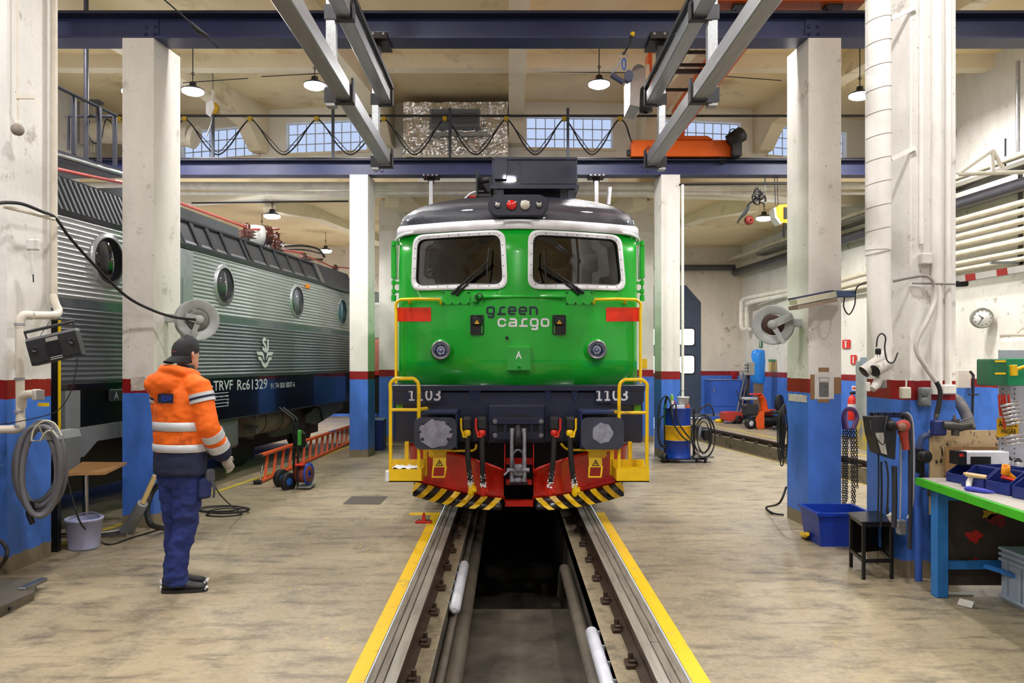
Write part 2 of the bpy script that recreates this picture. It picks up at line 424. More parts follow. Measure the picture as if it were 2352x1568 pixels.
mb = MB(); a = S0 - ST*6 + SN*.12; b_ = S0 + ST*8 + SN*.12; mb.quad(a + V((0,0,.003)), a + SN*.09 + V((0,0,.003)), b_ + SN*.09 + V((0,0,.003)), b_ + V((0,0,.003))); mb.build('floor_marking', LINE_FAR, FLOOR)
# centre pit
mb = MB()
for y0, y1, zf in ((YB, 8.0, -.75), (8.0, YF, -1.35)):
    mb.quad((PL1, y0, zf), (PR0, y0, zf), (PR0, y1, zf), (PL1, y1, zf))
    mb.quad((PL1, y0, -.16), (PL1, y1, -.16), (PL1, y1, zf), (PL1, y0, zf))
    mb.quad((PR0, y0, -.16), (PR0, y1, -.16), (PR0, y1, zf), (PR0, y0, zf))
mb.quad((PL1, 8, -.75), (PR0, 8, -.75), (PR0, 8, -1.35), (PL1, 8, -1.35))
mb.quad((PL1, YF, 0), (PR0, YF, 0), (PR0, YF, -1.35), (PL1, YF, -1.35)); mb.quad((PL1, YB, 0), (PR0, YB, 0), (PR0, YB, -.8), (PL1, YB, -.8))
struct(mb.build('floor_pit', PITM))
pit = thing('pit_edge', None, None); pit['kind'] = 'structure'; pit.name = 'trim_1'
def rail(mb, x, side, y0, y1, z=0.0):     # side: direction of the pit
    prof = [(-.035, 0), (.035, 0), (.035, -.035), (.010, -.05), (.010, -.13), (.062, -.145), (.062, -.16), (-.062, -.16), (-.062, -.145), (-.010, -.13), (-.010, -.05), (-.035, -.035)]
    mb.prism([(a*side, b+z) for a, b in prof], (x, y0, 0), (1,0,0), (0,0,1), (0, y1-y0, 0))
for side, xe, xb, xr in ((1, PL1, PL0, -.659), (-1, PR0, PR1, .855)):
    g = MB(); 
    g.bx(min(xe, xb - side*.06), max(xe, xb - side*.06), YB, YF, -.30, -.16); lo = g.build('ledge', LEDGEM, pit)
    g = MB(); n = 0
    rr = MB(); rail(rr, xr, side, YB, YF); rr.build('rail', RAILM, pit)
    MB().bx(xr-.033, xr+.033, YB, YF, 0, .0015).build('rail_head', RAILTOP, pit)
    # timber boards between rail and floor
    w = abs(xb - (xr - side*.04)); x0 = min(xb, xr - side*.04); nb = 2
    for j in range(nb):
        y = YB
        while y < 23:
            ln = random.uniform(2.6, 4.2)
            MB().bx(x0 + w*j/nb + .003, x0 + w*(j+1)/nb - .003, y+.004, min(y+ln, 24)-.004, -.06, -.001 - random.uniform(0, .006), .004).build('board', TIMBER, pit)
            y += ln
    for k in range(9):
        y = 4.06 + .65*k + (0 if side > 0 else .28); xc = xr + side*.085
        q = MB(); q.box((xc, y, -.145), (.07, .12, .03), bev=.006); q.box((xc - side*.012, y, -.122), (.05, .07, .025), bev=.008)
        q.cyl((xc, y, -.12), (xc, y, -.075), .017, n=6, smooth=False); q.build('rail_clip', RAILM, pit)
PIPEM = mat('pit_pipe', (112, 104, 92), .6, var=.2, dirt=(60, 54, 48), dirt_amt=.3)
tag(MB().cyl((-.40, YB, -.42), (-.40, 20, -.42), .075, n=14).cyl((-.45, YB, -.28), (-.45, 20, -.28), .03, n=10).build('pit_pipe', PIPEM), 'thick lagged pipe running along the left wall of the pit', 'pipe')
tag(MB().tube([(.585, YB, -.42), (.585, 8.2, -.40), (.60, 8.6, -.5), (.60, 9, -.9)], .055, n=12).build('pit_pipe', PIPEM), 'grey pipe along the right wall of the pit that bends down', 'pipe')
for i, (x, y0, y1, z) in enumerate(((-.435, 6.2, 7.6, -.19), (.60, 4.4, 5.75, -.20))):
    t = thing('tube_lamp', ['unlit white tube lamp on the left wall of the inspection pit', 'unlit white tube lamp on the right wall of the inspection pit'][i], 'lamp', (x, y0, z-.06), group='pit lamps')
    MB().tube([(x, y0, z), (x, y0+.03, z), (x, y1-.03, z), (x, y1, z)], [.02, .045, .045, .02], n=14).build('diffuser', mat('lamp_diffuser', (214, 216, 226), .4), t)
    q = MB()
    for k in range(5):
        y = y0 + .1 + (y1-y0-.2)*k/4; q.box((x + (-.05 if i == 0 else .05), y, z), (.05, .025, .07))
    tag(q.build('clamps', GREYP, t), kind='stuff')
# side pit
mb = MB()
def spt(y, off, z): return V((sx(y, off), y, z))
y0, y1 = YB, 23.5
mb.quad(spt(y0, 0, 0), spt(y1, 0, 0), spt(y1, 0, -1.2), spt(y0, 0, -1.2))
mb.quad(spt(y0, 1.4, -.1), spt(y1, 1.4, -.1), spt(y1, 1.4, -1.2), spt(y0, 1.4, -1.2))
mb.quad(spt(y0, 0, -1.2), spt(y0, 1.4, -1.2), spt(y1, 1.4, -1.2), spt(y1, 0, -1.2))
mb.quad(spt(y0, 1.4, -.1), spt(y0, 1.56, -.1), spt(y1, 1.56, -.1), spt(y1, 1.4, -.1))
struct(mb.build('floor_side_pit', LEDGEM))
sp = thing('trim_2', None, None, kind='structure')
for off in (-.02, 1.50):
    a, b_ = spt(y0, off, 0), spt(y1, off, 0)
    mb = MB(); d = (b_-a); prof = [(-.035, .012), (.035, .012), (.035, -.03), (.012, -.05), (.012, -.1), (-.012, -.1), (-.012, -.05), (-.035, -.03)]
    mb.prism(prof, a, TN, (0,0,1), d); mb.build('rail', RAILM, sp)
for k in range(14):
    y = 12 + .65*k; c = spt(y, 1.43, -.075); MB().box(c, (.07, .12, .04), bev=.008).build('rail_clip', RAILM, sp)
# ---------------------------------------------------------------- columns
def column(name, base, ztop, m, label, grp=None):
    mb = MB(); mb.prism(base, (0,0,0), (1,0,0), (0,1,0), (0,0,ztop)); o = mb.build(name, m); tag(o, label, 'column', grp); return o
ZG = 5.23
DB, DC = 8.37, 14.5
BL = [(XX(281, DB), DB), (XX(353, DB), DB), (XX(414, DB+.53), DB+.53), (XX(281, DB)+.06, DB+.53)]
BR = [(XX(1857, DB), DB), (XX(1932, DB), DB), (XX(1932, DB)-.05, DB+.53), (XX(1808, DB+.53), DB+.53)]
CL = [(XX(803, DC), DC), (XX(845, DC), DC), (XX(861, DC+.5), DC+.5), (XX(803, DC)+.04, DC+.5)]
CR = [(XX(1519, DC), DC), (XX(1562, DC), DC), (XX(1562, DC)-.04, DC+.5), (XX(1503, DC+.5), DC+.5)]
DL = [(-2.86, 17.2), (-2.36, 17.2), (-2.36, 17.75), (-2.86, 17.75)]
DR = [(2.60, 17.2), (3.17, 17.2), (3.17, 17.75), (2.60, 17.75)]
cbl = column('column', BL, ZG, COLM, 'white and blue column behind the worker, steel girder resting on top')
cbr = column('column', BR, ZG, COLM, 'white and blue column with a taped paper notice and a hose reel')
def bare(parent, x0, x1, y0, y1, o, u, m_, seed):      # patch of bare plaster where the paint has come off
    rn = random.Random(seed); n = 30; pts = []
    for i in range(n):
        a = 2*PI*i/n; c, s = math.cos(a), math.sin(a); k = min(1/max(abs(c), 1e-6), 1/max(abs(s), 1e-6))*rn.uniform(.86, 1.0)
        pts.append(((x0+x1)/2 + c*k*(x1-x0)/2, (y0+y1)/2 + s*k*(y1-y0)/2))
    MB().prism(pts, o, u, (0,0,1), V((u[1], -u[0], 0)).normalized()*.003).build('bare_patch', m_, parent)
PLS = mat('bare_plaster', (206, 196, 186), .8, var=.2, scale=20, bump=.3)
bare(cbl, XX(299, DB)-XX(281, DB), XX(336, DB)-XX(281, DB), ZZ(898, DB), ZZ(864, DB), (BL[0][0], DB, 0), (1,0,0), PLS, 5)
e_ = (V((*BR[0], 0)) - V((*BR[3], 0))); bare(cbr, .02, e_.length-.02, ZZ(923, 8.6), ZZ(905, 8.6), (*BR[3], 0), tuple(e_.normalized()), PLS, 9)
column('column', CL, ZG, COLM, 'slim white and blue column between silver and green locomotives')
column('column', CR, ZG, COLM, 'slim white and blue column behind the blue and yellow oil drum')
column('column', DL, 5.3, COLM, 'far white and blue column partly hidden by green locomotive, on its left')
column('column', DR, 5.3, COLM, 'far white and blue column partly hidden by green locomotive, on its right')
AL = [(XX(16, 6.55)-.9, 6.55), (XX(16, 6.55), 6.55), (XX(117, 7.15), 7.15), (XX(117, 7.15)-.9, 7.15)]
column('column', AL, ZH, COLM_A, 'broad column at the left edge with a drainpipe and radio')
AR = [(XX(2045, 6.6), 6.6), (XX(2090, 6.42), 6.42), (XX(2195, 6.42), 6.42), (XX(2195, 6.42), 7.1), (XX(2045, 6.6)+.03, 7.1)]
column('column', AR, ZH, COLM_A, 'broad white and blue column beside the workbench with sockets')
# ---------------------------------------------------------------- clerestory wall, ceilings, beams
CXc, CYc = .1, 40.0
NX = [-8.6, -5.1, -2.44, .13, 2.71, 5.15, 9.4]
def wy(x): return 15.6 + (x - .1)**2/(2*24.5)
NODES = [V((x, wy(x), 0)) for x in NX]
ZW0, ZW1 = 5.12, ZH
clere = thing('wall_clerestory', None, None, kind='structure')
GLASSB = emission('daylit_glass_block', (186, 204, 238), .78)
BARM = mat('window_bar', (205, 206, 212), .5)
def wpx(x, a, b):                      # fraction along wall segment a-b where pixel column x meets it
    k = (x - PX)/FOC; d = b - a
    return (k*a.y - a.x)/(d.x - k*d.y)
wins = {0: (415, 593), 1: (657, 842), 3: (1210, 1407), 4: (1525, 1702), 5: (1765, 1945)}
zb0, zb1 = 6.03, 6.66
wn = 0
for i in range(6):
    a, b_ = NODES[i], NODES[i+1]; d = b_ - a; L = d.length; u = d.normalized(); n = V((-u.y, u.x, 0))
    if n.y < 0: n = -n
    def seg(mb, f0, f1, z0, z1, t=.25):
        p = a + u*(L*f0); mb.prism([(0, z0), (L*(f1-f0), z0), (L*(f1-f0), z1), (0, z1)], p, u, (0,0,1), n*t)
    mb = MB()
    if i in wins:
        f0, f1 = wpx(wins[i][0], a, b_), wpx(wins[i][1], a, b_)
        seg(mb, 0, 1, ZW0, zb0); seg(mb, 0, 1, zb1, ZW1); seg(mb, 0, f0, zb0, zb1); seg(mb, f1, 1, zb0, zb1)
        mb.build('wall_panel', CLERM, clere)
        wn += 1; w = thing('window_%d' % wn, None, None, a + u*(L*f0) + V((0,0,zb0)), kind='structure')
        W = L*(f1-f0); nc = 9; cw = W/nc; ch = (zb1-zb0)/3; p0 = a + u*(L*f0) + n*.14
        pane = None
        for c in range(nc):
            for r in range(3):
                q = MB(); q.prism([(.011, .011), (cw-.011, .011), (cw-.011, ch-.011), (.011, ch-.011)], p0 + u*(c*cw) + V((0,0,zb0 + r*ch)), u, (0,0,1), n*.05)
                q.build('pane', GLASSB, w)
        q = MB()
        for c in range(nc+1): q.prism([(-.008, 0), (.008, 0), (.008, zb1-zb0), (-.008, zb1-zb0)], p0 + u*(c*cw) + V((0,0,zb0)) - n*.012, u, (0,0,1), n*.05)
        for r in range(4): q.prism([(0, -.008), (W, -.008), (W, .008), (0, .008)], p0 + V((0,0,zb0 + r*ch)) - n*.014, u, (0,0,1), n*.05)
        q.build('glazing_bars', BARM, w)
        q = MB(); q.prism([(-.06, -.05), (W+.06, -.05), (W+.06, 0), (-.06, 0)], a + u*(L*f0) + V((0,0,zb0)) - n*.05, u, (0,0,1), n*.2); q.build('window_sill', BEAMM, w)
    else:
        seg(mb, 0, 1, ZW0, ZW1); mb.build('wall_panel', CLERM, clere)
    q = MB(); seg(q, 0, 1, 5.66, 5.72, -.06); q.build('ledge', CLERM, clere)
ceil = thing('ceiling_high', None, None, kind='structure')
MB().bx(XL, XR, YB, 18, ZH, ZH+.1).build('slab', CEILM, ceil)
lowc = thing('ceiling_low', None, None, kind='structure')
MB().bx(XL, XR, 15.7, YF+.3, ZL, ZL+.1).build('slab', CEILM, lowc)
for x in NX[1:-1]:
    p = V((x, wy(x), 0)); r = (V((CXc, CYc, 0)) - p).normalized(); s_ = V((r.y, -r.x, 0)); w = .29
    prof = [(0, ZH), (0, 6.05), (-.26, 6.05), (-.72, 6.45), (-1.9, 6.58), (-14, 6.58), (-14, ZH)]
    MB().prism(prof, p - s_*(w/2), r, (0,0,1), s_*w).build('beam', BEAMM, ceil)
    p2 = p + r*.3
    prof = [(0, ZL), (0, 4.92), (.5, 4.95), (2.2, 5.14), (6, 5.14), (8.6, 4.9), (8.6, ZL)]
    MB().prism(prof, p2 - s_*(w/2), r, (0,0,1), s_*w).build('beam', BEAMM, lowc)
MB().bx(XL, XR, 13.2, 13.45, 6.72, ZH).build('beam', BEAMM, ceil)
MB().bx(XL, XR, 10.4, 10.6, 6.75, ZH).build('beam', BEAMM, ceil)
# ---------------------------------------------------------------- outer walls
XCORN = 7.28
def wallbox(name, a, b, z0, z1, m, t=.2):
    a, b = V(a), V(b); u = (b-a).normalized(); n = V((u.y, -u.x, 0)); L = (b-a).length
    mb = MB(); mb.prism([(0, z0), (L, z0), (L, z1), (0, z1)], a, u, (0,0,1), n*t); o = mb.build(name, m); struct(o); return o
RW = [V((XCORN, YF, 0)), V((XCORN + (YF-YB)*.08, YB, 0))]
wallbox('wall_right', RW[1], RW[0], 0, ZH, WALLM, .2)
wallbox('wall_left', (XL, YF, 0), (XL, YB, 0), 0, ZH, WALLM, .2)
wallbox('wall_front', (XL, YB, 0), (XR+.3, YB, 0), 0, ZH, WALLM, .2)
DX0, DX1, DZ = 2.55, XX(1611, YF), 3.9          # doorway for the side track
mb = MB(); mb.bx(XL, -3.2, YF, YF+.2, 0, ZL); mb.bx(-3.2, DX0, YF, YF+.2, 3.9, ZL); mb.bx(1.9, DX0, YF, YF+.2, 0, ZL); mb.bx(DX1, XR, YF, YF+.2, 0, ZL)
mb.prism([(DX0, ZZ(700, YF)), (DX0, ZL), (DX1, ZL), (DX1, ZZ(695, YF)), (XX(1576, YF), ZZ(655, YF)), (DX0+.5, ZZ(655, YF))], (0, YF, 0), (1,0,0), (0,0,1), (0,.2,0))
o = mb.build('wall_back', painted_wall('stained_wall', 1.33, 1.47, white=(232, 220, 202), base_h=.05, peel=.9)); struct(o)
DOORM = mat('door_slate_paint', (66, 78, 98), .5, var=.1)
LITW = emission('bright_daylight_pane', (236, 246, 255), 2.2)
for nm, x0, x1 in (('door_1', DX0, DX1), ('door_2', -3.2, 1.9)):
    t = thing(nm, None, None, (x0, YF+.06, 0), kind='structure')
    k = 4; w = (x1-x0)/k
    for i in range(k):
        p = MB(); p.bx(x0+i*w+.01, x0+(i+1)*w-.01, YF+.06, YF+.13, .02, 4.2, .01); p.build('panel', DOORM, t)
        if nm == 'door_1':
            for z0, z1 in ((ZZ(792, YF), ZZ(755, YF)), (ZZ(857, YF), ZZ(817, YF))):
                xc = XX(1579, YF) - (k-1-i)*w; q = MB()
                q.prism(rrect(.44, z1-z0, .07), (xc, YF+.055, (z0+z1)/2), (1,0,0), (0,0,1), (0,.01,0)); q.build('pane', LITW, t)
                q = MB(); q.ring(rrect(.52, z1-z0+.08, .10), rrect(.44, z1-z0, .07), (xc, YF+.05, (z0+z1)/2), (1,0,0), (0,0,1), (0,.02,0)); q.build('gasket', BLACK, t)
# ---------------------------------------------------------------- lamps
def make_lamp(label):
    t = thing('high_bay_lamp', label, 'lamp', (0,0,0), group='round high-bay lamps')
    MB().lathe([(.0, .13), (.05, .13), (.06, .07), (.10, .055), (.14, .03), (.178, .015), (.178, .0), (.165, .0)], n=28).build('housing', mat('lamp_housing', (70, 72, 80), .4, .6), t, True)
    MB().lathe([(.168, .002), (.165, -.03), (.12, -.055), (.02, -.065), (0, -.065)], n=28).build('lens', emission('lamp_lens', (236, 242, 255), 45), t, True)
    MB().cyl((0,0,.15), (0,0,.42), .008, n=6).tube([(.0,0,.24), (.03,0,.27), (0,0,.30), (-.03,0,.27), (0,0,.24)], .006, n=5).build('hook', DKMETAL, t, True)
    ld = bpy.data.lights.new('high_bay_light', 'AREA'); ld.shape = 'DISK'; ld.size = .32; ld.energy = LAMP_W; ld.color = (1, .98, .96); ld.spread = PI*.95
    lo = bpy.data.objects.new('light', ld); col.objects.link(lo); lo.parent = t; lo.location = (0, 0, -.075)
    return t
L0 = make_lamp('glowing round lamp in the high ceiling, leftmost, above the silver locomotive')
L0.location = P(443, 208, 12.6); WM[L0] = T(L0.location)
hi = [((723, 195, 12.6), 'glowing round lamp in high ceiling beside the left hanging metal rails'),
      ((1376, 192, 12.6), 'glowing round lamp in the high ceiling beside the fall arrester'),
      ((1975, 218, 12.6), 'glowing round lamp half hidden behind the thick white duct'),
      ((625, 495, 16.4), 'glowing lamp in the low bay above the silver locomotive grilles'),
      ((748, 575, 21.7), 'small glowing lamp in the low bay, farthest over the silver locomotive'),
      ((1755, 500, 17.1), 'glowing lamp in the low bay beside the yellow chain hoist')]
def hang(t):                # lengthen the stem up to the ceiling above
    z = ZH if t.location.y < 15.5 else ZL
    for c in t.children:
        if c.name.startswith('hook'): c.data = c.data.copy(); top = z - t.location.z - .005; [setattr(v_, 'co', V((v_.co.x, v_.co.y, top))) for v_ in c.data.vertices if v_.co.z > .4]
hang(L0)
for (x, y, d), lb in hi: hang(dup(L0, P(x, y, d), label=lb))
for x, y, w in ((-5.6, 8.9, 'left of the near girder end'), (-1.7, 8.7, 'over the left hanging rails'), (2.6, 8.7, 'over the right hanging rails'), (6.3, 8.9, 'beside the right wall at the near girder'), (-5.6, 4.6, 'over the radio column'), (-1.7, 4.6, 'over the worker'), (2.6, 4.6, 'over the workbench edge'), (6.3, 4.6, 'beside the right wall over the bench'),
    (-4, .2, 'behind the viewer on the left'), (0, .2, 'directly over the viewer'), (4, .2, 'behind the viewer on the right'), (-6.25, 13.0, 'added unseen behind the column at the worker to brighten the left wall'), (6.55, 12.7, 'added unseen behind the thick white duct column to brighten the right wall')):  # the last two lamps are unseen additions that brighten the side walls
    hang(dup(L0, (x, y, 6.42 if y < 10 else 6.25), label='high ceiling lamp ' + w))
for x, y, w in ((0, 19, 'behind the green locomotive'), (4.2, 21.5, 'behind the oil drum column'), (-6, 19, 'behind the silver locomotive')):
    hang(dup(L0, (x, y, 4.9), label='low bay lamp hidden ' + w))
# ================================================================ green locomotive
FY0 = 8.72
def fy(xr, z): return FY0 + max(0, z-2.45)*.10 + .42*(min(abs(xr), 1.4)/1.3)**1.6
def SF(xr, z, off=0.0): return V((XT + xr, fy(xr, z) - off, z))          # point on the cab front, off towards the viewer
def F2(px, py):
    d = FY0 + .2
    for _ in range(12): xr = XX(px, d) - XT; z = ZZ(py, d); d = fy(xr, z)
    return xr, z
def FPt(px, py, off=0.0): return SF(*F2(px, py), off)
loco = thing('green_locomotive', 'green electric locomotive with navy roof, red snow plough and number 1103', 'locomotive', (XT, FY0, 0))
LGREEN = mat('loco_green', (18, 172, 42), .22, var=.08, scale=1.5, coat=.6, spec=.5)
LWHITE = mat('loco_white', (232, 232, 236), .3, coat=.4)
LNAVY = mat('loco_navy', (33, 36, 54), .3, var=.2, scale=2.5, coat=.4)
LROOF = mat('loco_roof_wet', (28, 30, 44), .28, var=.25, scale=30, bump=.35, bscale=120, coat=.3, stretch=(3, 3, .8))
LRED = mat('loco_red', (206, 30, 12), .25, var=.1, scale=2, coat=.5)
CABDK = mat('cab_interior', (44, 46, 54), .6)
def plan(z, grow=0.0, inset=0.0):
    pts = []; n = 22; hw = 1.36 - inset
    for i in range(n+1):
        x = -hw + 2*hw*i/n; pts.append(V((XT + x, fy(x, z) - grow + inset*.55, z)))
    e = fy(1.36, z) + inset*.55
    side = [(hw+.04+grow, e+.04), (hw+.058+grow, e+.13), (1.5+grow-inset, e+2.0), (1.5+grow-inset, FY0+13.0)]
    pts += [V((XT+a, b, z)) for a, b in side]; pts += [V((XT-a, b, z)) for a, b in side[::-1]]
    return pts
mb = MB(); mb.loft([plan(z) for z in (1.50, 1.8, 2.1, 2.45, 2.7, 3.0, 3.28)])
body = mb.build('cab_body', [LGREEN, CABDK], loco)
WIN = []
for sgn, quad in ((-1, [(949, 541), (1160, 528), (1166, 664), (944, 668)]), (1, [(1213, 528), (1427, 541), (1438, 668), (1212, 664)])):
    WIN.append([F2(*q) for q in quad])
cut = []
def inset_poly(q, t):
    cx = sum(a for a, b in q)/4; cz = sum(b for a, b in q)/4
    return [(a - math.copysign(t, a-cx), b - math.copysign(t, b-cz)) for a, b in q]
for q in WIN:
    c = MB(); c.m = 0; r = roundpoly(inset_poly(q, .062), .10); c.prism(r, (XT, FY0-.3, 0), (1,0,0), (0,0,1), (0, 1.2, 0)); cut.append(c.build('cut', CABDK))
c = MB(); c.bx(XT-1.15, XT+1.15, FY0+.47, FY0+1.7, 2.35, 3.2); cut.append(c.build('cut', CABDK))
WMbody = WM[body]
boolean_cut(body, cut)
for p in body.data.polygons: p.use_smooth = p.normal.y < -.2 and abs(p.normal.z) < .5
GLS = glass('windscreen_glass', (120, 126, 136), .09)
for wi, q in enumerate(WIN):
    t = MB(); o1 = roundpoly(q, .13, 5, 9); i1 = roundpoly(inset_poly(q, .055), .10, 5, 9); m1 = roundpoly(inset_poly(q, .02), .12, 5, 9)
    t.loft([[SF(x, z, -.005) for x, z in o1], [SF(x, z, .022) for x, z in o1], [SF(x, z, .028) for x, z in m1], [SF(x, z, .018) for x, z in i1], [SF(x, z, -.03) for x, z in i1]], caps=False, smooth=False)
    fr = t.build('windscreen_frame', LWHITE, loco)
    g = MB(); i2 = roundpoly(inset_poly(q, .048), .10, 5, 9); cx = sum(a for a, b in q)/4; cz = sum(b for a, b in q)/4
    vs = [SF(x, z, -.012) for x, z in i2] + [SF(cx, cz, -.012)]; n = len(i2); g.add(vs, [(i, (i+1) % n, n) for i in range(n)], True); g.build('windscreen', GLS, fr)
    g = MB(); a1 = roundpoly(inset_poly(q, .055), .10, 5, 9); a2 = roundpoly(inset_poly(q, .068), .09, 5, 9)
    g.loft([[SF(x, z, .019) for x, z in a1], [SF(x, z, .010) for x, z in a2]], caps=False, smooth=False); g.build('gasket', BLACK, fr)
    rv = MB(); k = len(o1); m2 = roundpoly(inset_poly(q, .036), .12, 5, 9)
    L = [V((x, z, 0)) for x, z in m2]
    tot = 26
    acc = [0]
    for i in range(len(L)): acc.append(acc[-1] + (L[(i+1) % len(L)]-L[i]).length)
    for j in range(tot):
        s_ = acc[-1]*j/tot; i = max(a for a in range(len(L)) if acc[a] <= s_); f = (s_-acc[i])/max(1e-6, acc[i+1]-acc[i]); p = L[i].lerp(L[(i+1) % len(L)], f)
        rv.lathe([(.007, 0), (.006, .005), (.001, .007)], SF(p.x, p.y, .022), (0,-1,0), 6)
    tag(rv.build('rivets', DKMETAL, fr), kind='stuff')
# cab interior seen through the glass
for s_ in (-1, 1):
    xc = XT + s_*.62
    q = MB(); q.box((xc-.1, FY0+1.15, 2.55), (.5, .16, .75), bev=.07); q.box((xc-.1, FY0+1.15, 3.0), (.26, .12, .22), bev=.05); q.build('driver_seat', mat('seat_fabric', (40, 42, 52), .8), loco)
    q = MB(); q.box((xc, FY0+.66, 2.45), (.95, .3, .14), bev=.03); q.build('desk', mat('cab_desk', (92, 94, 100), .6), loco)
q = MB(); q.box((XT-.35, FY0+1.0, 2.72), (.42, .04, .42), bev=.01); q.build('screen', BLACK, loco)
q = MB(); q.box((XT-1.03, FY0+.58, 2.86), (.2, .12, .44), bev=.02); q.build('equipment_box', WHITEP, loco)
q = MB(); q.box((XT-1.01, FY0+.5, 2.87), (.09, .04, .1), bev=.01); q.tube(smooth([(XT-1.0, FY0+.5, 2.82), (XT-.99, FY0+.48, 2.74), (XT-1.06, FY0+.48, 2.68)], 4), .009, n=5); q.build('handset', BLACK, loco)
q = MB(); q.lathe([(.0, 0), (.13, 0), (.15, .1), (.14, .1), (.12, .01)], (XT-.98, FY0+.62, 2.55), n=20); q.build('white_tub', WHITEP, loco)
# white band under the roof
mb = MB(); mb.loft([plan(3.262, .012), plan(3.27, .03), plan(3.35, .026), plan(3.375, .006)], caps=False); mb.build('roof_band', LWHITE, loco)
for s_ in (-1, 1):
    e = fy(1.36, 3.25); pts = [SF(s_*1.22, 3.275, .035), SF(s_*1.34, 3.262, .04), V((XT+s_*1.43, e+.06, 3.235)), V((XT+s_*1.455, e+.25, 3.215)), V((XT+s_*1.47, e+.6, 3.21))]
    MB().tube(smooth(pts, 4), .018, n=6).build('gutter', LWHITE, loco)
mb = MB(); rings = []
for z, ins in ((3.355, 0), (3.44, .015), (3.50, .05), (3.56, .12), (3.62, .24), (3.68, .42), (3.74, .68), (3.785, .95), (3.80, 1.25)): rings.append([V((p.x, p.y + (ins*.2 if p.y < FY0+3 else 0), z)) for p in plan(3.3, 0, ins)])
mb.loft(rings); mb.build('roof', LROOF, loco)
# marker light cluster
c = P(1190, 471, FY0+.02); t = MB(); t.prism(rrect(.66, .225, .11, 8), c, (1,0,0), (0,0,1), (0, .7, 0)); t.ring(rrect(.68, .245, .12, 8), rrect(.64, .205, .10, 8), c + V((0, .02, 0)), (1,0,0), (0,0,1), (0,.03,0)); pod = t.build('marker_light_pod', LNAVY, loco)
CHROME = mat('chrome', (200, 200, 205), .12, .95)
REDL = mat('red_lens', (220, 20, 14), .15, coat=1); WHL = mat('ribbed_lens', (210, 205, 190), .2, coat=.8, bump=.3, bscale=90)
for px, r, m_, nm in ((1143, .034, CHROME, 'lamp'), (1175, .056, REDL, 'red_lamp'), (1206, .056, WHL, 'white_lamp'), (1238, .034, CHROME, 'lamp')):
    p = V((XX(px, c.y), c.y, c.z)); MB().lathe([(r, .004), (r, -.012), (r*.8, -.03), (r*.3, -.042), (.001, -.044)], p, (0,1,0), 20).build(nm, m_, pod)
    MB().lathe([(r, 0), (r+.006, -.004), (r+.006, -.014), (r, -.014)], p, (0,1,0), 20).build('bezel', LNAVY, pod)
# roof grab handle
a, b_ = FPt(1158, 513, .03), FPt(1221, 513, .03); u = b_-a
pts = [a + V((0,0,-.03)), a + V((0,-.02,0)), a + V((.03,-.035,.02)), b_ + V((-.03,-.035,.02)), b_ + V((0,-.02,0)), b_ + V((0,0,-.03))]
MB().tube(smooth(pts, 5), .011, n=8).build('grab_handle', LWHITE, loco)
# roof equipment box
Dr = 10.0; bz0, bz1 = ZZ(428, Dr), ZZ(366, Dr); bx0, bx1 = XX(1130, Dr), XX(1326, Dr)
t = MB(); t.bx(bx0, bx1, Dr, Dr+1.5, bz0, bz1, .012); t.bx(bx0-.02, bx1+.02, Dr-.02, Dr+1.5, bz0-.03, bz0+.015); t.bx(bx0+.01, bx1, Dr-.015, Dr+1.5, bz1-.005, bz1+.025); eq = t.build('resistor_box', LNAVY, loco)
t = MB(); t.box((XX(1150, Dr), Dr-.03, ZZ(391, Dr)), (XX(1164, Dr)-XX(1136, Dr), .07, .26), bev=.008); t.build('hatch', LNAVY, eq)
t = MB(); t.bx(XX(1197, Dr), bx1-.01, Dr-.008, Dr, bz0+.03, bz1-.02, .003); t.build('cover_plate', LNAVY, eq)
for px in (1243, 1325, 1190):
    for py in (374, 413): MB().cyl((XX(px, Dr), Dr-.015, ZZ(py, Dr)), (XX(px, Dr), Dr, ZZ(py, Dr)), .012, n=6).build('bolt', DKMETAL, eq)
t = MB(); t.bx(XX(1094, Dr), XX(1128, Dr), Dr+.02, Dr+.7, ZZ(450, Dr), ZZ(444, Dr)); t.bx(XX(1093, Dr), XX(1097, Dr), Dr, Dr+.7, ZZ(450, Dr), ZZ(389, Dr)); t.bx(XX(1094, Dr), XX(1130, Dr), Dr+.4, Dr+.7, ZZ(450, Dr), ZZ(389, Dr)); t.build('side_tray', BLACK, eq)
MB().cyl((XX(1103, Dr), Dr+.1, ZZ(411, Dr)), (XX(1122, Dr), Dr+.1, ZZ(408, Dr)), .04, n=12).build('insulator', DKMETAL, eq)
for x in (bx0+.06, bx1-.12): MB().bx(x, x+.09, Dr+.02, Dr+.12, ZZ(455, Dr), bz0).build('foot', LNAVY, eq)
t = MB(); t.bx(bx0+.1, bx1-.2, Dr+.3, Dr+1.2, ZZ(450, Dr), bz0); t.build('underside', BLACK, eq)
# roof pipes
MB().cyl(P(1397, 470, 10.4), P(1401, 430, 10.4), .028, n=10).build('roof_pipe', LWHITE, loco)
MB().tube(smooth([P(1068, 456, 10.3), P(1080, 445, 10.3), P(1094, 440, 10.3), P(1112, 439, 10.3)], 4), .012, n=6).build('roof_hose', LWHITE, loco)
MB().box(P(1085, 453, 10.35), (.13, .1, .03), bev=.01).build('red_clip', LRED, loco)
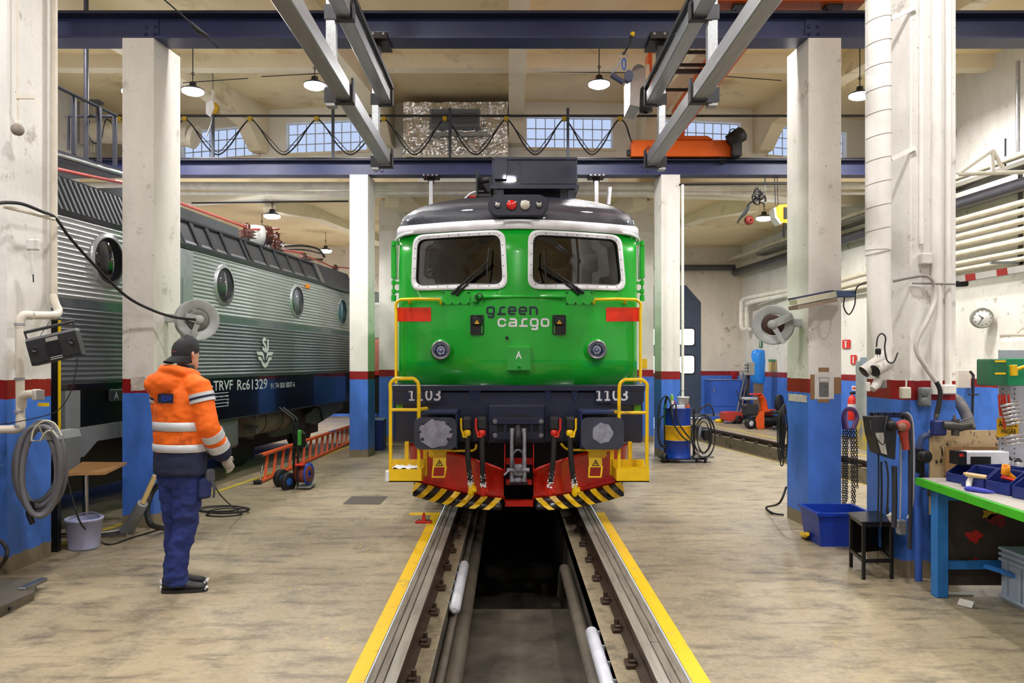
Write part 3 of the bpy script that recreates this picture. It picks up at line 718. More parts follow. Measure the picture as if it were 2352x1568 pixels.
# wipers
for s_, base, elbow, tip, bt in ((-1, (1038, 676), (1120, 603), (1124, 570), (1119, 645)), (1, (1340, 674), (1250, 610), (1249, 577), (1256, 650))):
    w = MB(); b0 = FPt(*base, .05); el = FPt(*elbow, .07); off = V((.05*(-s_), 0, -.012))
    w.tube([b0, b0.lerp(el, .18), el], [.020, .016, .007], n=6); w.tube([b0+off, (b0+off).lerp(el+off*.3, .2), el + off*.6], [.020, .014, .006], n=6)
    w.tube([FPt(*tip, .055), el, FPt(*bt, .055)], .009, n=6); w.sphere(el, .018, 8, 5); w.build('wiper', BLACK, loco)
# wiper motor plates
for px0, px1 in ((1016, 1079), (1300, 1362)):
    q = [F2(px0, 668), F2(px1, 668), F2(px1, 699), F2(px0, 699)]; t = MB()
    t.add([SF(x, z, .014) for x, z in q] + [SF(x, z, -.01) for x, z in q], [(0,1,2,3), (0,4,5,1), (1,5,6,2), (2,6,7,3), (3,7,4,0)]); pl = t.build('wiper_plate', LGREEN, loco)
    for f in (.05, .35, .65, .95):
        for py in (672, 697):
            if f in (.05, .95) or py == 697:
                MB().lathe([(.011, 0), (.009, .008), (.002, .011)], FPt(px0 + (px1-px0)*f, py, .014), (0,-1,0), 8).build('bolt', DKMETAL, pl)
MB().box(FPt(1091, 685, .03), (.065, .07, .11), bev=.015).build('washer_box', LGREEN, loco)
t = MB(); t.lathe([(.04, 0), (.045, .03), (.03, .04)], FPt(1101, 683, .05), (0,-1,0), 12); t.build('washer_cap', DKMETAL, loco)
a, b_ = FPt(1108, 682, .05), FPt(1296, 682, .05)
MB().tube([a + V((0,.06,0)), a, a.lerp(b_, .5) + V((0, -.03, 0)), b_, b_ + V((0,.06,0))], .018, n=8).build('grab_rail', LGREEN, loco)
# red reflex panels
for x0, x1 in ((910, 990), (1392, 1469)):
    t = MB(); n = 8; vs = []
    for i in range(n+1):
        px = x0 + (x1-x0)*i/n
        for py in (706, 738): vs.append(FPt(px, py, .004))
    t.add(vs, [(2*i, 2*i+2, 2*i+3, 2*i+1) for i in range(n)]); t.build('red_panel', mat('reflex_red', (226, 52, 22), .35), loco)
# recessed sockets with warning signs
for px in (1096, 1284):
    q = [F2(px-15, 724), F2(px+15, 724), F2(px+15, 768), F2(px-15, 768)]; c4 = FPt(px, 746)
    t = MB(); cx, cz = c4.x, c4.z; t.ring(rrect(.152, .222, .015), rrect(.125, .195, .012), (cx, c4.y-.03, cz), (1,0,0), (0,0,1), (0,.05,0)); soc = t.build('socket_frame', BLACK, loco)
    MB().bx(cx-.065, cx+.065, c4.y-.012, c4.y-.008, cz-.1, cz+.1).build('socket_back', mat('socket_dark', (14, 15, 14), .5), soc)
    MB().box((cx, c4.y-.03, cz+.045), (.11, .03, .09), bev=.01).build('socket_lid', BLACK, soc)
    MB().prism([(-.026, -.02), (.026, -.02), (0, .025)], (cx, c4.y-.0475, cz+.03), (1,0,0), (0,0,1), (0,.002,0)).build('warning_sign', mat('sign_yellow', (250, 190, 20), .4), soc)
    MB().bx(cx-.003, cx+.003, c4.y-.0485, c4.y-.0475, cz+.016, cz+.042).build('warning_mark', BLACK, soc)
# headlights
for px, py in ((1014, 804), (1369, 803)):
    p = FPt(px, py); ax = V((0, -1, 0)); t = MB(); t.lathe([(.135, -.02), (.13, .03), (.112, .085), (.108, .085)], p, ax, 28); hd = t.build('headlight', LGREEN, loco)
    MB().lathe([(.110, .07), (.112, .10), (.100, .112), (.086, .108), (.082, .085)], p, ax, 28).build('headlight_rim', STEEL, hd)
    MB().lathe([(.086, .1), (.075, .085), (.05, .066), (.026, .06), (.026, .078), (.012, .085), (.001, .085)], p, ax, 28).build('reflector', mat('reflector', (205, 214, 235), .1, .9), hd)
    MB().lathe([(.086, .1), (.05, .107), (.001, .11)], p, ax, 24).build('lens', glass('lamp_glass', (235, 240, 250), .03), hd)
# number box A
q0, q1 = FPt(1164, 795), FPt(1218, 852); zc = (q0.z+q1.z)/2; xc = (q0.x+q1.x)/2; w, h = q1.x-q0.x, q0.z-q1.z
t = MB(); t.box((xc, FY0-.03, zc), (w, .1, h), bev=.006); bxA = t.build('front_box', LGREEN, loco)
t = MB(); t.box((xc, FY0-.09, zc+.0), (w*.97, .02, h*.93), bev=.004); t.build('lid', mat('loco_green_light', (36, 160, 52), .3, coat=.4), bxA)
text_fit('A', (xc-.033, FY0-.1, zc+.0), (1,0,0), (0,0,1), .066, .082, bold=.02).build('letter', LWHITE, bxA)
t = MB(); t.lathe([(.022, 0), (.02, .02), (.008, .03)], (xc+.005, FY0-.1, zc-.085), (0,-1,0), 6, False); t.build('lock', LGREEN, bxA)
p = FPt(1164, 776); MB().cyl(p + V((0,.01,0)), p + V((0,-.05,0)), .018, n=10).build('black_knob', BLACK, loco)
# lettering
GL = {'o': [([(.3,.1),(.7,.1),(.84,.16),(.9,.3),(.9,.7),(.84,.84),(.7,.9),(.3,.9),(.16,.84),(.1,.7),(.1,.3),(.16,.16)], True)],
 'g': [([(.3,.12),(.7,.12),(.84,.18),(.9,.3),(.9,.7),(.84,.84),(.7,.9),(.3,.9),(.16,.84),(.1,.7),(.1,.32),(.16,.18)], True), ([(.72,.1),(.82,.0),(.86,-.12),(.8,-.24),(.68,-.28),(.38,-.28),(.28,-.24),(.22,-.14)], False)],
 'r': [([(0,.1),(1,.1)], False), ([(.36,.1),(.36,.66),(.42,.82),(.56,.9),(.95,.9)], False)],
 'e': [([(.86,.1),(.3,.1),(.16,.16),(.1,.3),(.1,.7),(.16,.84),(.3,.9),(.7,.9),(.84,.84),(.9,.7),(.9,.47)], False), ([(1,.47),(.15,.47)], False)],
 'n': [([(.1,0),(.1,1)], False), ([(.1,.9),(.62,.9),(.82,.82),(.9,.64),(.9,0)], False)],
 'c': [([(.94,.64),(.86,.8),(.7,.9),(.34,.9),(.18,.82),(.1,.66),(.1,.34),(.18,.18),(.34,.1),(.7,.1),(.86,.2),(.94,.36)], False)],
 'a': [([(.16,.9),(.66,.9),(.84,.82),(.9,.66),(.9,0)], False), ([(.9,.1),(.3,.1),(.16,.14),(.1,.3),(.16,.46),(.3,.5),(.9,.5)], False)]}
def word(txt, px0, py0, pitch, size, m, name):
    for i, ch in enumerate(txt):
        a = FPt(px0 + i*pitch, py0); t = MB(); s_ = size*a.y/FOC
        for pts, cl in GL[ch]:
            dense = []
            for j in range(len(pts) - (0 if cl else 1)):
                p0, p1 = pts[j], pts[(j+1) % len(pts)]; dense += [(p0[0]+(p1[0]-p0[0])*k/3, p0[1]+(p1[1]-p0[1])*k/3) for k in range(3)]
            if not cl: dense.append(pts[-1])
            stroke(t, [(x*s_, y*s_) for x, y in dense], .225*s_, (a.x, 0, a.z), (1,0,0), (0,0,1), cl, 0)
        mapv(t, lambda p: V((p.x, fy(p.x-XT, p.z) - .006, p.z))); t.build(name, m, loco)
word('green', 1117.2, 723, 24.7, 19.2, mat('logo_navy', (26, 32, 60), .4), 'navy_letter')
word('cargo', 1143, 750.3, 24.8, 19.6, LWHITE, 'white_letter')
# folded mirrors
for s_, px in ((-1, 905), (1, 1474)):
    p = P(px, 620, FY0+.62); t = MB(); t.bx(p.x-.03, p.x+.03, p.y-.04, p.y+.12, ZZ(640, p.y), ZZ(565, p.y), .01); mr = t.build('mirror', LGREEN, loco)
    t = MB(); t.cyl((p.x, p.y-.03, ZZ(690, p.y)), (p.x, p.y-.03, ZZ(553, p.y)), .012, n=8)
    for py in (560, 650, 670): t.cyl((p.x, p.y-.03, ZZ(py+5, p.y)), (p.x, p.y-.03, ZZ(py-5, p.y)), .026, n=10); t.bx(min(p.x, p.x-s_*.07), max(p.x, p.x-s_*.07), p.y-.04, p.y, ZZ(py+3, p.y), ZZ(py-3, p.y))
    t.cyl((p.x, p.y-.03, ZZ(692, p.y)), (p.x, p.y-.03, ZZ(678, p.y)), .03, n=10); t.build('mirror_arm', LGREEN, mr)
# ---------------------------------------------------------------- buffer beam
YBm = 8.66
hw = 1.385
t = MB(); t.bx(XT-hw, XT+hw, YBm+.05, YBm+13, .87, 1.45, .02); beam = t.build('buffer_beam', LNAVY, loco)
MB().bx(XT-hw-.01, XT+hw+.01, YBm-.02, YBm+.6, 1.45, 1.515, .006).build('deck_edge', LNAVY, loco)
MB().bx(XT-hw, XT+hw, YBm+.4, YBm+13, 1.40, 1.52).build('deck', LNAVY, loco)
for s_ in (-1, 1):
    x0, x1 = XT+s_*hw, XT+s_*(hw-.36)
    t = MB(); t.prism([(0, 1.45), (0, 1.335), (s_*-.05, 1.30), (s_*-.36, 1.30), (s_*-.36, 1.45)], (x0, YBm-.01, 0), (1,0,0), (0,0,1), (0,.1,0)); t.build('number_box', LNAVY, beam)
    MB().bx(XT+s_*(hw-.025), XT+s_*(hw-.1), YBm+.044, YBm+.05, ZZ(945, YBm), ZZ(922, YBm)).build('green_sticker', mat('sticker_green', (104, 176, 20), .4), beam)
for px in (939.5, 1369.5):
    o_ = (XX(px, YBm-.012), YBm-.012, ZZ(920, YBm)); 
    for k, (ch, a, b_) in enumerate((('1', 0, 13), ('1', 19, 32), ('0', 37, 54), ('3', 57, 73))):
        if ch == '1':
            w1 = XX(b_, YBm)-XX(a, YBm); t = MB(); t.prism([(0, 0), (w1, 0), (w1, .018), (w1*.66, .018), (w1*.66, .132), (w1*.38, .132), (0, .108), (0, .09), (w1*.34, .104), (w1*.34, .018), (0, .018)], (XX(px+a, YBm), YBm-.0135, ZZ(920, YBm)), (1,0,0), (0,0,1), (0,.002,0)); t.build('digit', mat('number_white', (216, 218, 224), .5), beam); continue
        t = text_fit(ch, V((XX(px+a, YBm-.012), YBm-.012, ZZ(920, YBm))), (1,0,0), (0,0,1), XX(b_, YBm)-XX(a, YBm), .132, bold=.012); mapv(t, lambda p: V((p.x, YBm-.013, p.z))); t.build('digit', mat('number_white', (216, 218, 224), .5), beam)
z0, z1 = ZZ(920, YBm), ZZ(893, YBm)
for a, b_ in ((975, 1013), (1369, 1402)): MB().bx(XX(a, YBm), XX(b_, YBm), YBm-.011, YBm+.05, z0-.02, z1+.01).build('number_backing', LNAVY, beam)
for px in (1084, 1097, 1258, 1320): MB().prism([(-.035, 0), (.035, 0), (.02, -.08), (.0, -.11), (-.02, -.08)], (XX(px, YBm), YBm+.02, 1.45), (1,0,0), (0,0,1), (0,.06,0)).build('bracket', mat('loco_navy_gloss', (36, 38, 56), .15, coat=.8), beam)
# buffers
for s_, px in ((-1, 1000), (1, 1384)):
    d = 8.2; c = P(px, 995.5, d)
    t = MB(); n = 8; o1 = rrect(.45, .335, .07); t.loft([[c + V((x, .03, z)) for x, z in o1], [c + V((x, .01, z)) for x, z in o1], [c + V((x*.98, -.0, z*.98)) for x, z in o1]], smooth=False)
    bf = t.build('buffer', mat('buffer_plate', (64, 68, 84), .45, .3, var=.2), loco)
    MB().lathe([(.10, .03), (.10, .2), (.14, .22), (.145, .5)], c, (0,1,0), 24).build('buffer_shank', DKMETAL, bf)
    t = MB(); k = [(.165*math.cos(a)*(1.05+.06*math.sin(5*a+px)), .145*math.sin(a)*(1+.07*math.cos(7*a))) for a in [2*PI*i/40 for i in range(40)]]
    if s_ > 0: k = [(x*.62, y*.72+.005) for x, y in k]
    t.prism(k, c + V((0, -.003, 0)), (1,0,0), (0,0,1), (0,.004,0)); t.build('bare_patch', mat('scuffed_steel', (150, 152, 170), .45, .3, var=.25, scale=14), bf)
    if s_ < 0:
        for a in (0, 40, 90, 140, 180, 215, 325): MB().lathe([(.02, 0), (.018, .004), (.001, .005)], c + V((.165*math.cos(math.radians(a)), 0, .02 + .135*math.sin(math.radians(a)))), (0,-1,0), 12).build('bolt', DKMETAL, bf)
    t = MB(); t.bx(c.x-.21, c.x+.22, d+.12, YBm+.05, c.z+.19, c.z+.235, .01); t.bx(c.x+.2*(-s_), c.x+.22*(-s_), d+.14, YBm+.05, c.z-.17, c.z+.22); t.build('buffer_step', mat('step_navy', (40, 52, 92), .3, coat=.3), bf)
# coupler plate, hook and screw coupling
YC = 8.5
t = MB(); 
zc0, zc1 = ZZ(1026, YC), ZZ(931, YC); x0, x1 = XX(1120, YC), XX(1253, YC); t.bx(x0, x1, YC+.06, YBm+.06, zc0+.03, zc1, .015)
cp = t.build('coupler_plate', LNAVY, loco)
t = MB(); x0, x1 = XX(1131, YC), XX(1246, YC); za, zb, zc_, zd = ZZ(1010, YC), ZZ(992, YC), ZZ(975, YC), ZZ(959, YC)
t.bx(x0, x1, YC, YC+.07, zc_, zd, .006); t.bx(x0, x1, YC, YC+.07, za, zb, .006)
for a, b_ in ((1131, 1142), (1158, 1164), (1218, 1223), (1238, 1246)): t.bx(XX(a, YC), XX(b_, YC), YC, YC+.07, zb, zc_)
t.build('coupler_frame', LNAVY, cp)
t = MB(); t.prism([(-.18, 0), (-.12, .03), (.12, .03), (.18, 0)], (XX(1190, YC), YC+.055, zd), (1,0,0), (0,0,1), (0,.01,0)); t.prism([(-.18, 0), (-.12, -.03), (.12, -.03), (.18, 0)], (XX(1190, YC), YC+.055, za), (1,0,0), (0,0,1), (0,.01,0)); t.bx(XX(1142, YC), XX(1238, YC), YC+.055, YC+.06, zb, zc_); t.build('coupler_recess', BLACK, cp)
for px in (1137, 1243):
    for py in (967, 999): MB().lathe([(.026, 0), (.026, .012), (.016, .012), (.016, .025), (.001, .025)], (XX(px, YC), YC, ZZ(py, YC)), (0,-1,0), 10, False).build('bolt', STEEL, cp)
CHAIN = mat('coupling_steel', (150, 148, 158), .5, .4, var=.3, scale=20, dirt=(70, 66, 70), dirt_amt=.3)
hx = XX(1190, 8.38); t = MB()
t.tube(smooth([(hx, 8.5, 1.05), (hx, 8.40, 1.06), (hx, 8.33, 1.0), (hx, 8.34, .92), (hx, 8.42, .88)], 5), [.035]*21, n=10); t.build('draw_hook', DKMETAL, cp)
t = MB()
for s_ in (-1, 1): t.tube([(hx+s_*.062, 8.36, 1.06), (hx+s_*.066, 8.34, .98), (hx+s_*.070, 8.33, .6), (hx+s_*.062, 8.33, .5)], [.026, .02, .019, .028], n=8)
t.cyl((hx-.12, 8.33, .62), (hx+.12, 8.33, .62), .026, n=10); t.build('coupling_links', CHAIN, cp)
t = MB(); t.box((hx, 8.33, .62), (.1, .08, .13), bev=.02); t.lathe([(.035, 0), (.035, .03), (.02, .03), (.02, .05), (.001, .05)], (hx, 8.29, .64), (0,-1,0), 8, False); t.box((hx, 8.33, .515), (.09, .06, .06), bev=.02); t.build('coupling_screw', CHAIN, cp)
t = MB(); t.tube(smooth([(hx-.05, 8.40, .66), (hx-.055, 8.40, .78), (hx, 8.40, .83), (hx+.055, 8.40, .78), (hx+.05, 8.40, .66)], 5), .013, n=6); t.tube([(hx-.1, 8.3, .62), (hx-.15, 8.28, .575)], .012, n=6); t.build('coupling_shackle', CHAIN, cp)
# air hoses
for px, pxb, yb_, cm, nm in ((1073, 1082, 1112, 'Y', 'yellow'), (1107, 1110, 1114, 'R', 'red'), (1273, 1263, 1114, 'R', 'red'), (1309, 1320, 1114, 'Y', 'yellow')):
    cc = YELLOW if cm == 'Y' else REDP; d = 8.32; p = P(px, 985, d); sg = -1 if px < 1190 else 1
    t = MB(); t.box(P(px, 972, d+.12), (.1, .2, .13), bev=.015); t.box(P(px, 962, d+.1), (.09, .14, .05), bev=.01); vb = t.build('air_cock', mat('cock_black', (40, 40, 44), .4), loco)
    MB().lathe([(.034, 0), (.04, .015), (.04, .04), (.028, .06)], P(px, 1000, d), (0,0,1), 12).build('cock_collar', cc, vb)
    t = MB(); a0 = P(px + sg*14, 960, d-.02); t.tube([a0, P(px+sg*14, 985, d-.02), P(px+sg*11, 992, d-.02), P(px+sg*9, 1003, d-.03), P(px, 1003, d-.03)], .012, n=6); t.build('cock_lever', cc, vb)
    pts = [P(px, 1000, d), P(px+ (pxb-px)*.15, 1040, d-.02), P(px+(pxb-px)*.5, 1080, d-.01), P(pxb, yb_, d+.04)]
    t = MB(); t.tube(smooth(pts, 6), .0285, n=12); hs = t.build('air_hose', RUBBER, loco)
    e = pts[-1]; t = MB(); t.lathe([(.034, .03), (.036, -.005), (.03, -.05), (.036, -.09), (.02, -.12)], e, (0,0,1), 10); t.box(e + V((.035, -.01, -.06)), (.05, .04, .05), bev=.012); t.tube([e + V((.02, -.01, -.06)), e + V((.05, -.02, -.02))], .012, n=6); t.build('hose_coupling', cc, hs)
    sn = MB()
    for k in range(46):
        f = random.random()**1.8; q = pts[-1].lerp(pts[-2], f*1.0); sn.sphere(q + V((random.uniform(-.03, .03), -.026 - random.random()*.006, random.uniform(-.03, .02))), random.uniform(.003, .009)*(1.3-f), 6, 4)
    tag(sn.build('snow', mat('snow', (240, 242, 248), .6), hs), kind='stuff')
# plough
def plough(s_):
    def pt(u, v, off=0.0):
        x = .16 + 1.06*u; y = 8.42 + .40*u**1.7 + .16*(1-(2*v-.7)**2)*.5*(v > .1) + .0*v
        zt = .62 + .24*min(1, u*1.25)**.8; zb = .19 + .10*u**2.2
        return V((XT + s_*x, y - off, zb + (zt-zb)*v))
    nu, nv = 20, 10
    t = MB(); grid = [[pt(i/nu*(1.0 + .0), .22 + .78*j/nv) for i in range(nu+1)] for j in range(nv+1)]
    back = [[p + V((0, .03, 0)) for p in r] for r in grid]
    def sheet(t, g, b):
        k = len(g[0]); m_ = len(g); vs = [p for r in g for p in r] + [p for r in b for p in r]; N = k*m_; fs = []
        for j in range(m_-1):
            for i in range(k-1):
                a = j*k+i; fs += [(a, a+1, a+k+1, a+k), (N+a, N+a+k, N+a+k+1, N+a+1)]
        for i in range(k-1): fs += [(i, N+i, N+i+1, i+1), ((m_-1)*k+i, (m_-1)*k+i+1, N+(m_-1)*k+i+1, N+(m_-1)*k+i)]
        for j in range(m_-1): fs += [(j*k, (j+1)*k, N+(j+1)*k, N+j*k), (j*k+k-1, N+j*k+k-1, N+(j+1)*k+k-1, (j+1)*k+k-1)]
        t.add(vs, fs, True)
    sheet(t, grid, back); pl = t.build('plough_blade', LRED, loco)
    t = MB(); g = [[pt(min(1, .02+i/nu*.94), v, .02 + .05*(1-v/.24)) for i in range(nu+1)] for v in (0, .12, .24)]
    sheet(t, g, [[p + V((0, .02, 0)) for p in r] for r in g]); ed = t.build('cutting_edge', mat('plough_black', (22, 18, 20), .3, coat=.3), pl)
    for k in range(7):
        u0 = .02 + k*.142; t = MB(); vs = []
        for j in range(7):
            v = .245*j/6; sh = .10*(1-v/.245)**1.2
            for du in (0, .066):
                u = max(.0, min(.965, u0 + du + .13*(1 - v/.245)**1.3)); vs.append(pt(u, v, .0235 + .05*(1-v/.24)))
        t.add(vs, [(2*i, 2*i+1, 2*i+3, 2*i+2) for i in range(6)]); t.build('yellow_stripe', mat('stripe_yellow', (240, 196, 10), .4), ed)
plough(-1); plough(1)
t = MB(); t.bx(XX(1158, 8.55), XX(1226, 8.55), 8.5, 8.6, ZZ(1163, 8.5), ZZ(1150, 8.5)); t.bx(XX(1162, 8.6), XX(1222, 8.6), 8.6, 8.7, ZZ(1113, 8.6), ZZ(1102, 8.6)); t.bx(XX(1162, 8.9), XX(1222, 8.9), 8.85, 8.95, ZZ(1065, 8.9), ZZ(1050, 8.9))
for px in (1158, 1224): t.bx(XX(px, 8.5), XX(px, 8.5)+.012, 8.5, 8.75, ZZ(1164, 8.5), ZZ(1148, 8.5)); t.bx(XX(px, 8.6), XX(px, 8.6)+.012, 8.6, 8.9, .55, .9)
t.build('plough_brace', LRED, loco)
MB().bx(XX(1172, 8.58), XX(1212, 8.58), 8.585, 8.6, ZZ(1112, 8.6), ZZ(1104, 8.6)).build('brace_plate', DKMETAL, loco)
# bogie and underframe in the dark behind the plough
t = MB(); t.bx(XT-1.25, XT+1.25, 9.6, 20, .35, .9); t.build('underframe_dark_fill', BLACK, loco)
for yy in (10.4, 12.9, 17.5, 20):
    for s_ in (-1, 1): MB().cyl((XT+s_*.70, yy, .62), (XT+s_*.83, yy, .62), .62, n=24).build('wheel', DKMETAL, loco)
# yellow handrails
for s_, pa, pb in ((-1, (1012, 690), (909, 880)), (1, (1364, 690), (1472, 880))):
    e = P(pb[0], pb[1], FY0+.45); p1 = FPt(pa[0], 688, .07); xx = XX(pb[0], FY0+.42)
    q = P(910 if s_ < 0 else 1471, 700, FY0+.42)
    pts = [FPt(pa[0], 697, .0), FPt(pa[0], 689, .08), FPt(pa[0] + s_*50, 688, .09), FPt(912 - 0 if s_ < 0 else 1468, 689, .09) + V((-s_*.06, 0, 0)), V((q.x, q.y, ZZ(697, q.y))), V((q.x, q.y, ZZ(720, q.y))), V((q.x, FY0+.42, ZZ(790, FY0+.42))), V((q.x, FY0+.42, 1.52))]
    t = MB(); t.tube([pts[0], pts[1], pts[2]] + smooth(pts[3:6], 5) + pts[6:], .018, n=10); hr = t.build('upper_handrail', YELLOW, loco)
    for px in ((942,) if s_ < 0 else (1434,)): MB().tube([FPt(px, 690, .08), FPt(px, 695, .05), FPt(px, 696, 0)], .016, n=8).build('rail_bracket', YELLOW, hr)
# shunter steps
for s_ in (-1, 1):
    D = 8.25
    f = (lambda px: XX(px, D)) if s_ < 0 else (lambda px: XX(px, D))
    xo, xi = (f(897), f(962)) if s_ < 0 else (f(1486), f(1422))
    dz = 0 if s_ < 0 else -.012; zt = ZZ(869, D) + dz; zr = ZZ(941, D) + dz*2.5
    t = MB(); t.tube([(xo, D, ZZ(1095, D))] + smooth([(xo, D, zt-.12), (xo, D, zt-.05), (xo - s_*.05, D, zt)], 4)[:-1] + [(xo - s_*.05, D, zt)] + smooth([(xi + s_*.06, D, zt), (xi + s_*.012, D, zt-.04), (xi, D, zt-.12)], 4) + [(xi, D, zr), (xi, D+.02, ZZ(1085, D))], .0195, n=10)
    t.cyl((xo, D, zr), (xi, D, zr), .017, n=10); t.cyl((xi, D, zr-.0), (xi - s_*.06, D+.2, zr), .022, n=8); st = t.build('step_rail', YELLOW, loco)
    x0, x1 = sorted((xo + s_*.02, xi - s_*.03)); zs = ZZ(1106, D); t = MB()
    t.bx(x0, x1, D-.02, D-.005, zs, zs+.135); t.bx(x0, x1, D-.02, D+.3, zs, zs+.012); t.bx(x0, x0+.012, D, D+.3, zs, zs+.135); t.bx(x1-.012, x1, D, D+.3, zs, zs+.135)
    t.bx(x0, x1, D+.28, D+.3, zs, zs+.2); t.build('step_box', YELLOW, st)
    for k in range(6): MB().bx(x0+.01, x1-.01, D+.02+k*.045, D+.04+k*.045, zs+.105, zs+.13).build('step_bar', YELLOW, st)
    for xx in (xo - s_*.13, xi - s_*.035): MB().bx(xx-.022, xx+.022, D+.3, D+.36, zs+.02, .9).build('step_strut', YELLOW, st)
    if s_ < 0:
        t = MB(); nx, ny = 14, 10; vs = []
        for j in range(ny+1):
            for i in range(nx+1):
                x = x0+.01+(x1-x0-.02)*i/nx; y = D-.005+.2*j/ny; e = min(i, nx-i, 2*(ny-j))/3; vs.append(V((x, y, zs + .115 + min(1, e+.35)*(.035 + .03*mnoise.noise(V((x*22, y*22, 1)))))))
        t.add(vs, [(j*(nx+1)+i, j*(nx+1)+i+1, (j+1)*(nx+1)+i+1, (j+1)*(nx+1)+i) for j in range(ny) for i in range(nx)], True)
        for k in range(5): t.sphere((x0-.01, D-.01, zs+.02+.02*k), .025, 8, 5)
        tag(t.build('snow', mat('snow', (240, 242, 248), .6), st), kind='stuff')
# yellow cable sockets and pipe under the buffers
for s_, px in ((-1, 1011), (1, 1366)):
    d = 8.42; x = XX(px, d); t = MB(); t.box((x, d, ZZ(1032, d)), (.17, .12, .05), bev=.012); t.box((x + .05*(-s_*-1), d+.02, ZZ(1040, d)), (.15, .1, .1), bev=.02); t.box((x, d-.02, ZZ(1046, d)), (.14, .06, .12), bev=.01); so = t.build('cable_socket', YELLOW, loco)
    t = MB(); t.add([(x-.07, d-.07, ZZ(1049, d)), (x+.07, d-.07, ZZ(1049, d)), (x+.07, d-.09, ZZ(1070, d)), (x-.07, d-.09, ZZ(1070, d)), (x-.07, d-.04, ZZ(1049, d)), (x+.07, d-.04, ZZ(1049, d)), (x+.07, d-.06, ZZ(1070, d)), (x-.07, d-.06, ZZ(1070, d))], [(0,1,2,3), (4,5,6,7), (0,1,5,4), (2,3,7,6), (0,3,7,4), (1,2,6,5)])
    t.tube([(x-.065, d-.08, ZZ(1068, d)), (x-.075, d-.1, ZZ(1092, d)), (x+.055, d-.1, ZZ(1092, d)), (x+.07, d-.08, ZZ(1068, d))], .012, n=6); t.build('socket_flap', YELLOW, so)
    cz = ZZ(1061, d); st_ = MB(); stroke(st_, [(-.034, -.026), (.034, -.026), (0, .034)], .008, (x, d-.083, cz), (1,0,0), (0,0,1), True); stroke(st_, [(.006, .016), (-.006, 0), (.006, 0), (-.004, -.016)], .005, (x, d-.083, cz), (1,0,0), (0,0,1)); mapv(st_, lambda p: p + V((0, -.006, 0))); st_.build('voltage_mark', BLACK, so)
    pa = [(975, 1033), (1050, 1035), (1085, 1035), (1093, 1030), (1094, 1020)] if s_ < 0 else [(1410, 1033), (1330, 1033), (1305, 1033), (1297, 1028), (1288, 1018)]
    MB().tube([P(a, b, d) for a, b in pa], .013, n=8).build('yellow_pipe', YELLOW, loco)
# ================================================================ silver locomotive
def Q(s, n, z): return S0 + ST*s + SN*n + V((0, 0, z))
def SP(px, py, n=0.0):               # (s, z) where pixel meets the plane n beside the loco
    k = (px - PX)/FOC; c = S0.dot(SN) + n; d = c/(k*SN.x + SN.y)
    p = V((k*d, d, 0)); return (p - S0).dot(ST), ZZ(py, d)
def Q2(px, py, n=0.0): s, z = SP(px, py, n); return Q(s, n, z)
S_A, S_B, S_C = -8.0, 5.0, 7.2
sil = thing('silver_locomotive', 'silver ribbed electric locomotive with black sill and round windows', 'locomotive', Q(0, -1.5, 0), math.atan2(-ST.x, ST.y))
SILV = mat('ribbed_silver', (186, 188, 192), .3, .55, var=.08, scale=1.2, stretch=(1, 1, 6))
SILVD = mat('ribbed_grey', (112, 117, 124), .3, .45, var=.1, scale=1.2)
BAND = mat('grey_band', (92, 98, 108), .3, .2, coat=.3)
SILLK = mat('black_sill', (20, 22, 32), .18, var=.25, scale=1.5, coat=.6)
GRILL = mat('roof_grille', (50, 51, 56), .5, .3)
def ribbed(z0, z1, pitch, amp):
    k = max(1, round((z1-z0)/pitch)); pr = []
    for i in range(k):
        za = z0 + (z1-z0)*i/k; h = (z1-z0)/k
        for f, a in ((0, 0), (.18, 0), (.36, .75), (.5, 1), (.64, .75), (.82, 0)): pr.append((za+h*f, amp*a))
    pr.append((z1, 0)); return pr
def wall_strip(prof, s0, s1, m, name, parent, smooth_=True, taper=0.0):
    t = MB(); t.loft([[Q(s0, n, z) for z, n in prof], [Q(s1, n - taper, z) for z, n in prof]], caps=False, closed=False, smooth=smooth_); return t.build(name, m, parent)
ZS0, ZS1, ZBa, ZBb, ZR = .95, 1.545, 2.33, 2.42, 3.28
DOOR0, DOOR1 = SP(400, 700)[0], SP(440, 700)[0]
for s0, s1, tp in ((S_A, DOOR0, 0), (DOOR1, S_B, 0), (S_B, S_C, .12)):
    wall_strip(ribbed(ZBb, ZR-.03, .052, .013), s0, s1, SILV, 'upper_ribbed_side', sil, taper=tp)
    wall_strip(ribbed(ZS1+.02, ZBa, .052, .013), s0, s1, SILVD, 'lower_ribbed_side', sil, taper=tp)
    wall_strip([(ZBa, .004), (ZBb, .004)], s0, s1, BAND, 'grey_band', sil, taper=tp)
# body core behind the skin
t = MB()
for s0, s1, tp in ((S_A, S_B, 0), (S_B, S_C, .12)):
    t.loft([[Q(s0, n, z) for n, z in ((-.012, ZS0), (-.012, ZR), (-.4, 3.75), (-2.5, 3.75), (-2.95, ZR), (-2.95, ZS0))], [Q(s1, n, z) for n, z in ((-.012-tp, ZS0), (-.012-tp, ZR), (-.4-tp, 3.75), (-2.5, 3.75), (-2.85, ZR), (-2.85, ZS0))]], smooth=False)
t.build('body', mat('silver_body', (120, 122, 126), .4, .4), sil)
wall_strip([(ZR-.035, .012), (ZR+.02, .02), (ZR+.035, -.03)], S_A, S_C, mat('roof_gutter', (48, 48, 54), .4, .3), 'roof_gutter', sil, False)
